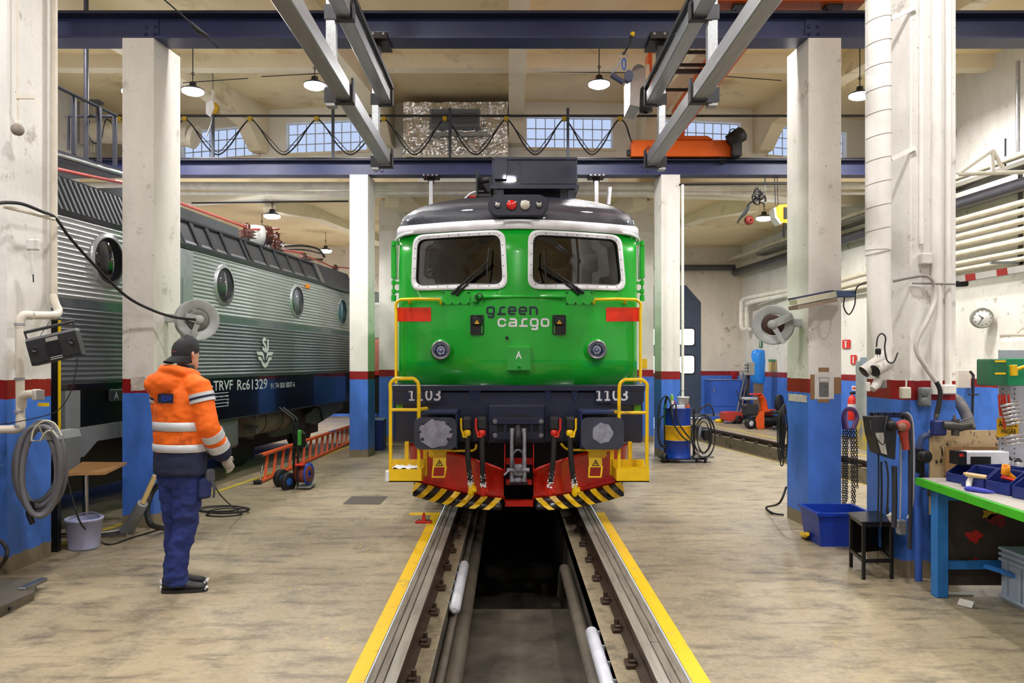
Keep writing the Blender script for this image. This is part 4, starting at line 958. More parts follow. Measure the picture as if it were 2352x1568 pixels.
# sill
t = MB(); t.loft([[Q(s, n, z) for n, z in ((.0, ZS0), (.018, ZS0), (.018, ZS1), (0, ZS1))] for s in (S_A, S_C)], smooth=False); sill = t.build('sill', SILLK, sil)
t = MB(); t.loft([[Q(s, n, z) for n, z in ((-.02, ZS0-.02), (.025, ZS0-.02), (.025, ZS0), (-.02, ZS0))] for s in (S_A, S_C)], smooth=False); t.build('sill_edge', DKMETAL, sill)
SGREY = mat('stencil_grey', (196, 198, 204), .5)
def sill_text(txt, px0, px1, py0, py1, name='lettering', n=.019, bold=.01):
    (s0, z1), (s1, z0) = SP(px0, py0), SP(px1, py1); z1b = SP(px0, py1)[1]; mid = (px0+px1)/2; za, zb = SP(mid, py1)[1], SP(mid, py0)[1]
    text_fit(txt, Q(s0, n, za), ST, (0,0,1), s1-s0, zb-za, bold=bold).build(name, SGREY, sill)
sill_text('S', 468, 478.5, 876, 899); sill_text('-', 480, 486.5, 886, 889.5); sill_text('TRVF', 487, 531.5, 873.5, 896); sill_text('Rc6', 542, 571, 871, 895); sill_text('1329', 575.5, 611, 870, 893.5); sill_text('91 74 000 0007-6', 619, 674.5, 878, 890.5, bold=.0)
t = MB()
for py in (906, 914, 922, 930, 938):
    a, b_ = SP(470, py), SP(522, py-1.5); t.add([Q(a[0], .0195, a[1]), Q(b_[0], .0195, a[1]), Q(b_[0], .0195, a[1]+.01), Q(a[0], .0195, a[1]+.01)], [(0,1,2,3)])
tag(t.build('data_table_lines', SGREY, sill), kind='stuff')
sill_text('25t  80t  125', 489, 522, 908, 912, bold=0); sill_text('78', 518, 522.5, 915.5, 920, bold=0); sill_text('65', 518, 522.5, 923, 928, bold=0)
# SJ winged emblem on the lower side
s0, zc = SP(606, 811); sc = SP(625, 811)[0] - SP(586, 811)[0]; o_ = Q(s0 - sc/2, .02, SP(606, 845)[1]); hgt = SP(606, 777)[1] - SP(606, 845)[1]
EMB = mat('emblem_grey', (206, 208, 208), .5); t = MB(); kx, kz = sc, hgt
def em(poly): t.prism([(x*kx, y*kz) for x, y in poly], o_, ST, (0,0,1), SN*.002)
em([(0,.55), (.34,.55), (.42,.46), (.45,.30), (.40,.30), (.35,.42), (.06,.44)]); em([(1,.55), (.66,.55), (.60,.46), (.57,.30), (.62,.30), (.67,.42), (.93,.44)])
em([(.08,.38), (.28,.37), (.36,.22), (.5,.14), (.64,.22), (.72,.37), (.90,.37), (.87,.27), (.75,.25), (.66,.08), (.5,0), (.34,.08), (.26,.25), (.14,.27)])
t.build('wing_emblem', EMB, sil)
t = MB(); stroke(t, [(.56*kx-.2*kx, .70*kz), (.40*kx, .64*kz), (.47*kx, .60*kz), (.55*kx, .66*kz), (.52*kx, .76*kz), (.40*kx, .86*kz), (.38*kx, .93*kz), (.45*kx, .98*kz), (.55*kx, .95*kz)], .085*kx, o_, ST, (0,0,1)); stroke(t, [(.67*kx, .98*kz), (.67*kx, .66*kz), (.60*kx, .58*kz), (.52*kx, .575*kz)], .085*kx, o_, ST, (0,0,1)); t.build('emblem_letters', EMB, sil)
# round windows
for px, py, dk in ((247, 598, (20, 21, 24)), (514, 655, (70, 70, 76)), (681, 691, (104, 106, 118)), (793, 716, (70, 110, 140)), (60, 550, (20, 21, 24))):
    s, z = SP(px, py); n0 = .015 if s < S_B else .015 - .12*(s-S_B)/(S_C-S_B); c = Q(s, n0, z)
    t = MB(); t.lathe([(.30, -.03), (.30, .002), (.262, .003), (.255, .012), (.24, .012), (.235, -.005)], c, SN, 32); w = t.build('window_ring', SILV, sil)
    MB().lathe([(.253, .010), (.25, .018), (.238, .018), (.234, .004)], c, SN, 32).build('gasket', BLACK, w)
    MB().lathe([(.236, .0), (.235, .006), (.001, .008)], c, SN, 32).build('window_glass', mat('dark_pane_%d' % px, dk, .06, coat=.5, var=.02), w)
# door recess panel
s0, s1 = DOOR0, DOOR1; t = MB(); t.loft([[Q(s, n, z) for n, z in ((-.02, ZS1), (.02, ZS1), (.02, ZR-.06), (-.02, ZR-.03))] for s in (s0, s1)], smooth=False); dr = t.build('cab_door', mat('door_silver', (150, 153, 158), .35, .4), sil)
a = SP(425, 640)[0]; MB().prism([(0, 1.75), (.18, 1.75), (.18, 2.85), (0, 2.85)], Q(a-.1, .02, 0), ST, (0,0,1), SN*.012).build('door_panel', mat('door_silver', (150, 153, 158), .35, .4), dr)
MB().box(Q2(707, 658, .03), (.05, .11, .08), M=RZ(-.117), bev=.01).build('amber_light', mat('amber_lens', (235, 140, 10), .25, coat=.6), sil)
# roof grilles, leaning inwards
def RG(s, z): return Q(s, -.02 - (z-ZR)*.45, z)
ZG1 = 3.68
def gpanel(s0, s1, name, pitch, amp):
    k = max(2, round((s1-s0)/pitch)); top = []; bot = []
    for i in range(k):
        for f, a in ((.0, 0), (.3, 0), (.4, 1), (.8, 1), (.9, 0)):
            s = s0 + (s1-s0)*(i+f)/k; bot.append(RG(s, ZR+.03) + SN*(amp*a)); top.append(RG(s, ZG1) + SN*(amp*a))
    t = MB(); t.loft([bot, top], caps=False, closed=False, smooth=False); return t.build(name, GRILL, sil)
sA, sB, sE = SP(127, 440, -.08)[0]-3.0, SP(420, 530, -.08)[0], SP(735, 620, -.08)[0]
gpanel(sA, sB, 'louvre_panel', .085, .02)
gpanel(sE+.1, S_C, 'cab_roof_grille', .06, .02)
def wire_mesh():
    m, nt, b = new_mat('wire_mesh'); w = nd(nt, 'ShaderNodeTexWave', wave_type='BANDS', bands_direction='DIAGONAL'); w.inputs['Scale'].default_value = 14
    nt.links.new(coords(nt), w.inputs['Vector']); nt.links.new(mix_n(nt, ramp_n(nt, w.outputs['Fac'], .55, .75), lin((14, 14, 16)), lin((104, 104, 108))), b.inputs['Base Color'])
    b.inputs['Metallic'].default_value = .4; b.inputs['Roughness'].default_value = .5; return m
MESHM = wire_mesh()
divs = [417, 456, 491, 524, 568, 578, 614, 644, 673, 701, 733]
ss = [SP(px, 0, -.08)[0] for px in divs]
for a, b_ in zip(ss[:-1], ss[1:]):
    t = MB(); t.quad(RG(a+.03, ZR+.05) - SN*.03, RG(b_-.03, ZR+.05) - SN*.03, RG(b_-.03, ZG1-.02) - SN*.03, RG(a+.03, ZG1-.02) - SN*.03); t.build('mesh_panel', MESHM, sil)
for a in ss:
    t = MB(); t.add([RG(a-.045, ZR+.03), RG(a+.045, ZR+.03), RG(a+.045, ZG1), RG(a-.045, ZG1)] + [p - SN*.06 for p in (RG(a-.045, ZR+.03), RG(a+.045, ZR+.03), RG(a+.045, ZG1), RG(a-.045, ZG1))], [(0,1,2,3), (0,4,5,1), (1,5,6,2), (2,6,7,3), (3,7,4,0)]); t.build('grille_post', GRILL, sil)
t = MB()
for z in (ZR+.035, ZG1): t.loft([[RG(s, z) + SN*x + V((0,0,y)) for x, y in ((-.04, -.015), (.012, -.015), (.012, .015), (-.04, .015))] for s in (sA, S_C)], smooth=False)
t.build('grille_rail', GRILL, sil)
t = MB(); t.add([RG(sE-.03, ZR+.02)+SN*.02, RG(sE+.10, ZR+.02)+SN*.02, RG(sE+.10, ZG1+.01)+SN*.02, RG(sE-.03, ZG1+.01)+SN*.02, RG(sE-.03, ZR+.02)-SN*.05, RG(sE+.10, ZR+.02)-SN*.05, RG(sE+.10, ZG1)-SN*.05, RG(sE-.03, ZG1)-SN*.05], [(0,1,2,3), (0,4,5,1), (1,5,6,2), (2,6,7,3), (3,7,4,0)]); t.build('bright_post', STEEL, sil)
t = MB(); a, b_ = SP(417, 500, -.5)[0], SP(555, 500, -.5)[0]; t.loft([[Q(s, n, z) for n, z in ((-.55, 3.7), (-.55, 3.96), (-1.6, 3.96), (-1.6, 3.7))] for s in (a-1.2, b_)], smooth=False); t.build('roof_housing', mat('roof_grey', (84, 86, 90), .5, .2), sil)
# roof bus bars and insulators
BUS = mat('busbar_red', (186, 82, 76), .4, .1); PORC = mat('brown_porcelain', (70, 34, 26), .15, coat=.7); WPOR = mat('white_porcelain', (206, 206, 200), .3, coat=.3)
for pts in ([(130, 388), (210, 405), (285, 420), (417, 468), (560, 520), (572, 526)], [(572, 527), (640, 526)], [(640, 573), (700, 582)], [(700, 588), (735, 600), (760, 612), (800, 616)]):
    MB().tube([Q2(x, y, -.9) for x, y in pts], .022, n=8).build('bus_bar', BUS, sil)
for px, yb, yt, r in ((567, 548, 518, .17), (635, 578, 538, .16), (697, 598, 584, .10), (770, 620, 612, .1)):
    b0, t0 = Q2(px, yb, -.9), Q2(px, yt, -.9); h = t0.z - b0.z; prof = [(.05, -.1), (.05, 0)]
    for k in range(3): prof += [(r, h*(k+.2)/4.2), (r*.55, h*(k+.7)/4.2)]
    prof += [(.06, h*.8), (.07, h), (.02, h+.05), (.001, h+.05)]
    MB().lathe(prof, b0, (0,0,1), 18).build('insulator', PORC, sil)
a = Q2(590, 540, -1.0); ax = (ST*.5 + SN*.5).normalized()
MB().lathe([(.0, -.2), (.17, -.2), (.19, -.05), (.19, .1), (.13, .12)], a, ax, 20).build('voltage_transformer', WPOR, sil)
MB().lathe([(.13, .1), (.21, .12), (.13, .15), (.21, .18), (.13, .21), (.2, .24), (.1, .27), (.001, .27)], a, ax, 20).build('transformer_insulator', PORC, sil)
t = MB(); t.tube(smooth([Q2(630, 567, -1.2), Q2(690, 564, -1.2), Q2(730, 572, -1.2), Q2(745, 590, -1.2)], 6), .03, n=6); t.tube(smooth([Q2(640, 573, -1.3), Q2(700, 574, -1.3), Q2(735, 582, -1.3)], 5), .02, n=6); t.tube([Q2(700, 596, -1.1), Q2(740, 596, -1.1)], .03, n=6); t.build('pantograph', DKMETAL, sil)
# underframe, bogies, tank
DK = mat('bogie_black', (30, 30, 32), .7, var=.3); GRB = mat('bogie_grey', (112, 114, 118), .6, var=.15, dirt=(60, 58, 56), dirt_amt=.3)
t = MB(); t.loft([[Q(s, n, z) for n, z in ((-.75, .25), (-.75, .95), (-2.3, .95), (-2.3, .25))] for s in (S_A, S_C-.3)], smooth=False); t.build('underframe_dark_fill', BLACK, sil)  # black box added so the space under the body goes dark
for s in (-6.4, -3.7, 3.2, 5.9):
    for n in (-.72, -2.2): MB().cyl(Q(s, n, .62), Q(s, n-.13, .62), .62, n=28).build('wheel', DKMETAL, sil)
    MB().lathe([(.17, 0), (.17, .06), (.1, .1), (.001, .1)], Q(s, -.6, .62), SN, 16).build('axle_box', GRB, sil)
for sc_ in (-5.0, 4.55):
    t = MB(); t.loft([[Q(sc_ + s, n, z) for s, z in ((-2.4, .75), (-1.9, .62), (-1.0, .62), (-.7, .42), (.7, .42), (1.0, .62), (1.9, .62), (2.4, .75), (2.2, .88), (-2.2, .88))] for n in (-.52, -.44)], smooth=False); t.build('bogie_frame', GRB, sil)
a, b_ = SP(560, 965, -.35)[0], SP(650, 955, -.35)[0]; za = .78
MB().lathe([(.001, 0), (.2, .0), (.235, .05), (.235, b_-a-.05), (.2, b_-a), (.001, b_-a)], Q(a, -.42, za), ST, 24).build('air_tank', mat('tank_grey', (138, 132, 128), .55, var=.15, dirt=(70, 62, 56), dirt_amt=.3), sil)
for f in (.3, .75): MB().lathe([(.237, -.012), (.242, -.012), (.242, .012), (.237, .012)], Q(a + (b_-a)*f, -.42, za), ST, 24).build('tank_strap', DK, sil)
t = MB(); t.cyl(Q(a-.02, -.3, za-.1), Q(a-.02, -.1, za-.1), .07, n=12); t.cyl(Q(a, -.15, za+.2), Q(a+.3, -.15, za+.22), .012, n=6); t.tube([Q(a-.05, -.12, za+.16), Q(a-.02, -.12, za+.05)], .03, n=8); t.build('tank_valve', GRB, sil)
a, b_ = SP(496, 990)[0], SP(550, 990)[0]; t = MB(); t.loft([[Q(s, n, z) for n, z in ((-.05, .50), (-.02, .54), (-.02, .94), (-.5, .94), (-.5, .50))] for s in (a-.6, b_)], smooth=False); t.build('equipment_box', GRB, sil)
t = MB(); a, b_ = SP(735, 940)[0], SP(803, 940)[0]; t.prism([(a, .60), (a+.5, .52), (b_+.3, .75), (b_+.3, .94), (a+.4, .94), (a, .75)], Q(0, -.3, 0), ST, (0,0,1), SN*.05); t.build('bogie_bracket', GRB, sil)
t = MB()
for px in (705, 712): t.cyl(Q2(px-58, 935, -.1), Q2(px-22, 965, -.1), .03, n=8)
t.tube(smooth([Q2(712, 945, -.2), Q2(722, 935, -.2), Q2(735, 940, -.2), Q2(740, 965, -.2)], 4), .02, n=6); t.build('brake_rigging', DK, sil)
# near end: steps, skirt and letter plate
NG = mat('near_grey', (126, 131, 134), .5, var=.08)
s0, s1 = SP(137, 900)[0], SP(172, 900)[0]; t = MB(); t.loft([[Q(s, n, z) for n, z in ((.0, .62), (.06, .62), (.06, 1.48), (.0, 1.48))] for s in (s0, s1)], smooth=False); t.build('step_post', NG, sil)
s0, s1 = SP(172, 1000)[0], SP(300, 1000)[0]+.5; z1, z0 = SP(172, 985)[1], SP(172, 1050)[1]
t = MB(); t.loft([[Q(s0 + (s1-s0)*u, n, z) for u, z in ((-.6, z1), (1, z1+.03), (1, z0+.12), (.75, z0+.12), (.66, z0+.02), (.55, z0+.14), (.2, z0+.14), (.05, z0), (-.6, z0))] for n in (-.02, .05)], smooth=False); t.build('skirt', NG, sil)
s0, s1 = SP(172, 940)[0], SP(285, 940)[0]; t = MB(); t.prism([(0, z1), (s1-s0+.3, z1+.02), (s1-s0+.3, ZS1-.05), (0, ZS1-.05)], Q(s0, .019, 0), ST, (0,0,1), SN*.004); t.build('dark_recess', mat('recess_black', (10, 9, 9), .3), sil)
t = MB(); c = Q2(268, 907, .04); t.box(c, (.03, .27, .13), M=RZ(-.117), bev=.008); pl = t.build('letter_plate', mat('plate_grey', (58, 60, 66), .4), sil)
p0 = SP(262, 917, .06); text_fit('A', Q(p0[0], .058, p0[1]), ST, (0,0,1), .085, .085, bold=.02).build('letter', SGREY, pl)
# orange locomotive seen through the gap behind
ob = thing('orange_locomotive', 'sliver of a white and salmon red vehicle between two columns', 'locomotive', P(868, 1000, 19))
t = MB(); t.bx(-4.6, -2.98, 19.0, 23.8, 1.5, 2.3, .05); t.build('lower_body', mat('faded_orange', (222, 140, 122), .4), ob)
t = MB(); t.bx(-4.6, -2.98, 19.0, 23.8, 2.3, 3.2, .05); t.build('upper_body', WHITEP, ob)
t = MB(); t.prism(rrect(.5, .66, .08), (-2.978, 19.5, 2.68), (0,1,0), (0,0,1), (.01,0,0)); t.build('side_window', BLACK, ob)
t = MB(); t.bx(-4.5, -3.0, 19.1, 23.5, .5, 1.48); t.build('frame', BLACK, ob)
t = MB(); t.bx(-4.6, -2.97, 18.98, 23.8, 1.44, 1.52); t.build('red_band', REDP, ob)
t = MB(); t.cyl((-3.3, 19.1, 3.2), (-3.3, 23, 3.2), .28, n=16); t.build('roof_edge', GREYP, ob)
# ================================================================ overhead steel
def girder(y0, label, bolts):
    g = thing('crane_girder', label, 'girder', (0, y0+.15, ZG), group='navy crane girders')
    MB().bx(XL+.05, XR-.6, y0, y0+.29, ZG, ZG+.022).build('bottom_flange', GIRDER, g)
    MB().bx(XL+.05, XR-.6, y0+.135, y0+.155, ZG+.02, ZG+.27).build('web', GIRDER, g)
    MB().bx(XL+.05, XR-.6, y0, y0+.29, ZG+.265, ZG+.288).build('top_flange', mat('girder_shaded', (24, 26, 52), .5), g)  # shade under the top flange is put into a darker navy
    MB().prism([(-.03, 0), (.03, 0), (.022, .015), (.012, .02), (.012, .035), (.028, .042), (.028, .06), (-.028, .06), (-.028, .042), (-.012, .035), (-.012, .02), (-.022, .015)], (XL+.05, y0+.145, ZG+.288), (0,1,0), (0,0,1), (XR-XL-.65, 0, 0)).build('crane_rail', mat('rail_dark', (62, 58, 56), .35, .6), g)
    for px in bolts:
        x = XX(px, y0+.13); pl = MB().bx(x-.09, x+.09, y0+.12, y0+.136, ZG+.03, ZG+.255).build('splice_plate', GIRDER, g)
        for a in (-.05, .05):
            for b in (.09, .17): MB().lathe([(.018, 0), (.018, .014), (.010, .02), (.001, .02)], (x+a, y0+.12, ZG+b), (0,-1,0), 8, False).build('bolt', GIRDER, pl)
    return g
girder(8.37, 'near navy steel crane girder across the top of the picture', (346, 1868))
girder(14.5, 'far navy steel crane girder passing behind the roof of the green locomotive', (870, 1480))
# hanging aluminium rails
ALU = mat('aluminium_tube', (166, 168, 170), .36, .8, var=.14, scale=5, stretch=(8, .6, 8), bump=.06)
BRK = mat('bracket_dark', (52, 46, 44), .5, .5, var=.2)
def clampset(t, x, y, zt, ztop, s_):
    pass
for s_, xc, lb in ((-1, -1.34, 'pair of hanging aluminium rails to the left above the green locomotive'), (1, 1.54, 'pair of hanging aluminium rails to the right above the green locomotive')):
    fr = thing('hanging_rail', lb, 'rail', (xc, 4, 3.9), group='hanging aluminium rails')
    for z in (3.89, 4.56):
        MB().bx(xc-.062, xc+.062, -2, 8.46, z, z+.13, .008).build('rail_tube', ALU, fr)
    MB().bx(xc - s_*.065, xc - s_*.10, -2, 8.4, 4.69, 4.73).build('rubber_edge', BLACK, fr)
    for y in (4.2, 6.33, 8.44):
        xo = xc + s_*.105; top = ZG if y > 8 else 6.5
        po = MB().bx(xo-.04, xo+.04, y, y+.08, 3.84, top, .006).build('post', ALU, fr)
        for z in (3.89, 4.56):
            t = MB(); t.bx(xc-.075, xc+.10 if s_ > 0 else xc+.075, y-.01, y+.05, z-.03, z-.008, .004); t.bx(xc - s_*.066, xc - s_*.085, y-.03, y+.06, z-.03, z+.17, .006); t.bx(xo-.05, xo+.05, y-.008, y+.0, z-.02, z+.1); t.build('clamp', DKMETAL, po)
        if y > 8:
            t = MB(); t.bx(xo-.15, xo+.15, 8.33, 8.70, ZG-.03, ZG-.005, .005); t.bx(xo-.15, xo+.15, 8.30, 8.365, ZG-.03, ZG+.04, .004); t.bx(xo-.05, xo+.05, 8.42, 8.54, ZG-.3, ZG-.03); t.build('girder_clamp', BRK, po)
            for a in (-.11, 0, .11): MB().lathe([(.014, 0), (.014, .02), (.001, .024)], (xo+a, 8.31, ZG+.015), (0,-1,0), 8, False).build('bolt', GALV, po)
for s_, x in ((-1, -1.46), (1, 1.62)):
    t = thing('rail_hanger', ['small post hanging from the far girder left of the roof box', 'small post hanging from the far girder right of the roof box'][s_ > 0], 'hanger', (x, 14.6, 3.9), group='rail hangers')
    MB().bx(x-.15, x+.15, 14.46, 14.80, ZG-.04, ZG-.005, .005).build('girder_clamp', BRK, t)
    for a in (-.12, -.04, .04, .12): MB().lathe([(.014, 0), (.014, .02), (.001, .02)], (x+a, 14.46, ZG-.02), (0,-1,0), 6, False).build('bolt', GALV, t)
    MB().prism([(-.08, 0), (.08, 0), (.03, -.16), (-.03, -.16)], (x, 14.6, ZG-.04), (1,0,0), (0,0,1), (0,.02,0)).build('gusset', BRK, t)
    MB().bx(x-.035, x+.035, 14.57, 14.64, 3.6, ZG-.1).build('post', ALU, t)
# ---------------------------------------------------------------- orange bridge crane
ORANGE = mat('crane_orange', (226, 98, 18), .42, var=.1, scale=2, dirt=(150, 60, 14), dirt_amt=.15)
cr = thing('bridge_crane', 'orange overhead bridge crane spanning between the two navy girders', 'crane', (3.2, 11.5, 5.58))
for y, x0, x1, nm in ((14.5, XX(1450, 14.5), XX(1703, 14.5), 'far_carriage'), (8.36, XX(1640, 8.4), XX(1990, 8.4), 'near_carriage')):
    z0, z1 = (ZZ(359, 14.5), ZZ(321, 14.5)) if y > 10 else (5.63, 5.95)
    t = MB(); t.bx(x0, x1, y, y+.3, z0, z1, .012); ec = t.build('end_carriage', ORANGE, cr)
    for xx in (x0+.32, x1-.32): MB().cyl((xx, y+.08, z0-.02), (xx, y+.22, z0-.02), .09, n=20).build('wheel', DKMETAL, ec)
    MB().cyl((x0+.32, y-.006, (z0+z1)/2), (x0+.32, y, (z0+z1)/2), .045, n=16).build('axle_cap', mat('crane_orange_dark', (170, 70, 12), .5), ec)
    MB().bx(x0-.06, x0, y+.08, y+.2, z0+.05, z0+.15).build('buffer', BLACK, ec)
t = MB(); t.bx(3.05, 3.17, 8.3, 14.75, 5.93, 6.50, .01); t.build('bridge_beam', ORANGE, cr)
t = MB(); t.prism([(-.05, 0), (.75, 0), (.65, .06), (.0, .06)], (3.0, 14.45, ZZ(321, 14.5)), (1,0,0), (0,0,1), (0, .35, 0)); t.bx(3.02, 3.2, 14.3, 14.36, 5.9, 6.4); t.build('beam_seat', ORANGE, cr)
t = MB(); t.bx(3.03, 3.05, 8.4, 14.2, 6.22, 6.25); t.build('beam_lip', ORANGE, cr)
x1 = XX(1690, 14.4); t = MB(); t.box((x1, 14.38, ZZ(343, 14.4)), (.17, .2, .3), bev=.02); mo = t.build('travel_motor', BLACK, cr)
MB().lathe([(.05, -.2), (.13, -.18), (.14, .0), (.14, .1), (.09, .14), (.001, .14)], (x1+.02, 14.36, ZZ(315, 14.4)), V((.55, -.1, .35)), 18).build('motor_body', BLACK, mo)
MB().tube(smooth([(x1-.12, 14.3, ZZ(330, 14.4)), (x1-.16, 14.3, ZZ(312, 14.4)), (x1-.1, 14.3, ZZ(300, 14.4)), (x1, 14.3, ZZ(302, 14.4))], 4), .01, n=6).build('motor_cable', RUBBER, mo)
t = MB(); t.box(V((3.035, 10.6, 6.40)), (.02, .75, .18)); t.build('yellow_plate', YELLOW, cr)
text_fit('6 t', (3.023, 10.85, 6.35), (0,-1,0), (0,0,1), .3, .12, bold=.01).build('plate_text', BLACK, cr)
for i, y in enumerate((9.6, 10.6, 11.5, 12.0, 13.1)): MB().bx(2.55, 3.07, y, y+.05, 6.30, 6.34).build('cable_arm', DKMETAL, cr)
MB().bx(2.55, 2.60, 9.3, 13.3, 6.28, 6.36).build('cable_track', DKMETAL, cr)
# hoist unit
hz = thing('hoist_unit', 'grey electric hoist unit hanging beside the right aluminium rails', 'hoist', P(1475, 250, 11.6))
d = 11.6; x0, x1 = XX(1447, d), XX(1488, d)
t = MB(); t.prism([(x0, ZZ(240, d)), (x0, ZZ(168, d)), (x0+.12, ZZ(158, d)), (x1, ZZ(152, d)), (x1, ZZ(225, d)), (x0+.15, ZZ(246, d))], (0, d, 0), (1,0,0), (0,0,1), (0,.6,0)); t.build('control_cabinet', mat('hoist_grey', (170, 172, 166), .45), hz)
t = MB(); t.bx(XX(1482, d), XX(1492, d), d-.02, d+.5, ZZ(185, d), ZZ(148, d), .01); t.build('terminal_box', mat('cream_plastic', (226, 214, 186), .5), hz)
t = MB(); t.bx(XX(1492, d), XX(1501, d), d+.1, d+.4, ZZ(190, d), ZZ(112, d), .01); t.build('trolley_frame', ORANGE, hz)
MB().lathe([(.03, 0), (.1, .02), (.1, .35), (.05, .42), (.001, .42)], P(1484, 258, d), V((.0, .15, 1)), 16).build('hoist_motor', BLACK, hz)
MB().bx(XX(1499, d), 3.05, d+.2, d+.26, 6.12, 6.18).build('trolley_arm', DKMETAL, hz)
MB().cyl(P(1470, 157, d) + V((0,.1,0)), P(1470, 157, d) + V((0,.5,0)), .1, n=16).build('cable_drum', GREYP, hz)
# ---------------------------------------------------------------- festoon line with looping cables
d = 14.72; fz = ZZ(266, d)
fe = thing('festoon_line', 'dark rail with looping black cables running above the far girder', 'cable line', (0, d, 5.55))
MB().cyl((XX(200, d), d, fz), (XX(2000, d), d, fz), .024, n=8).build('carrier_rail', DKMETAL, fe)
for px in (491, 766, 1034, 1304): MB().bx(XX(px, d)-.025, XX(px, d)+.025, d-.06, d-.02, 5.5, ZZ(250, d)).build('post', mat('post_slate', (70, 74, 82), .5, .3), fe)
sad = [275, 425, 575, 728, 882, 1022, 1163, 1296, 1424]
for px in sad: MB().bx(XX(px, d)-.04, XX(px, d)+.04, d-.05, d+.03, fz-.1, fz-.02, .008).build('saddle', mat('saddle_yellow', (200, 160, 30), .5), fe)
for a, b_ in list(zip(sad[:-1], sad[1:])) + [(1424, 1480)]:
    for k, (dy, dd) in enumerate(((0, 0), (-6, .03))):
        lo = (355 + dy) if b_ < 1470 else 335
        pts = [P(a+1, 271, d-dd), P(a+(b_-a)*.13, 292, d-dd), P(a+(b_-a)*.32, lo-20+dy, d-dd), P((a+b_)/2, lo, d-dd), P(b_-(b_-a)*.32, lo-20+dy, d-dd), P(b_-(b_-a)*.13, 292, d-dd), P(b_-1, 271, d-dd)]
        if b_ > 1470: pts = [P(1424, 271, d), P(1437, 285, d), P(1445, 310, d), P(1450, 324, d-.3)]
        MB().tube(smooth(pts, 5), .014 if k == 0 else .008, n=6).build('cable_loop', RUBBER, fe)
# foil wrapped duct
d = 15.15; x0, x1, z0, z1 = XX(925, d), XX(1168, d), ZZ(358, d), ZZ(233, d); nx, nz = 110, 60; t = MB(); vs = []
for j in range(nz+1):
    for i in range(nx+1):
        x = x0+(x1-x0)*i/nx; z = z0+(z1-z0)*j/nz; h = mnoise.noise(V((x*3, z*3, 3)))*.05 + abs(mnoise.noise(V((x*12, z*5, 1))))*.045 + abs(mnoise.noise(V((x*7, z*16, 5))))*.02
        e = min(i, nx-i, j, nz-j); vs.append(V((x + .02*mnoise.noise(V((z*6, 1, x))), d + (.12 if e == 0 else 0) - h, z + (.02*mnoise.noise(V((x*7, 2, 2))) if e < 2 else 0))))
t.add(vs, [(j*(nx+1)+i, j*(nx+1)+i+1, (j+1)*(nx+1)+i+1, (j+1)*(nx+1)+i) for j in range(nz) for i in range(nx)], False)
fo = thing('foil_duct', 'ventilation box wrapped in crinkled silver foil with a grey louvre', 'duct', ((x0+x1)/2, d, z0))
t.build('foil_wrap', mat('crinkled_foil', (240, 236, 228), .24, .72, var=.08), fo)
MB().bx(x0+.04, x1-.04, d+.05, wy(-1)+.02, z0+.02, z1-.04).build('duct_core', DKMETAL, fo)
t = MB(); a, b_ = XX(990, d), XX(1102, d); zc0, zc1 = ZZ(299, d), ZZ(253, d); t.bx(a, b_, d-.1, d-.02, zc0, zc1, .01); lv = t.build('louvre_frame', mat('louvre_grey', (132, 134, 138), .5), fo)
for k in range(4): MB().bx(a+.03, b_-.03, d-.13, d-.1, zc0+.02+k*.09, zc0+.085+k*.09).build('louvre_slat', mat('louvre_slat', (112, 116, 120), .45), lv)
MB().bx(XX(990, d), XX(1120, d), d-.12, d-.07, ZZ(315, d), ZZ(307, d)).build('flashing', GALV, fo)
# pipes across the hall
for i, (z, r, y, lb) in enumerate(((5.19, .075, 15.25, 'thick white pipe crossing the hall just below the far girder'), (5.055, .035, 15.28, 'thin white pipe crossing the hall below the thick one'))):
    tag(MB().cyl((XL+.1, y, z), (XR-1.6, y, z), r, n=14).build('ceiling_pipe', mat('pipe_white', (244, 238, 226), .4)), lb, 'pipe')
tag(MB().cyl(P(440, 466, 16.3), P(800, 462, 16.3), .018, n=8).build('conduit', DKMETAL), 'thin dark conduit under the low ceiling above the silver locomotive', 'conduit')
tag(MB().tube([P(1560, 424, 14.47), P(1860, 421, 14.47)], .018, n=8).build('conduit', BLACK), 'thin black conduit running right from the slim column top', 'conduit')
tag(MB().cyl(P(1568, 424, 14.3), P(1568, 980, 14.3), .025, n=10).build('column_pipe', mat('pipe_white', (244, 238, 226), .4)), 'thin white pipe down the slim column behind the oil drum', 'pipe')
# tie wires across the ceiling
for i, (a, b_) in enumerate((((420, 190, 13.2), (570, 180, 13.2)), ((600, 176, 13.4), (845, 163, 13.4)), ((880, 163, 13.4), (1168, 164, 13.4)), ((1200, 164, 13.4), (1500, 168, 13.4)), ((1660, 175, 13.2), (1795, 185, 13.2)))):
    tag(MB().cyl(P(*a), P(*b_), .008, n=5).build('tie_wire', DKMETAL), 'thin dark wire strung under the high ceiling, number of bay %s' % ['farthest left', 'left of the rails', 'above the foil duct', 'above the middle window', 'beside the crane'][i], 'wire', 'ceiling wires')
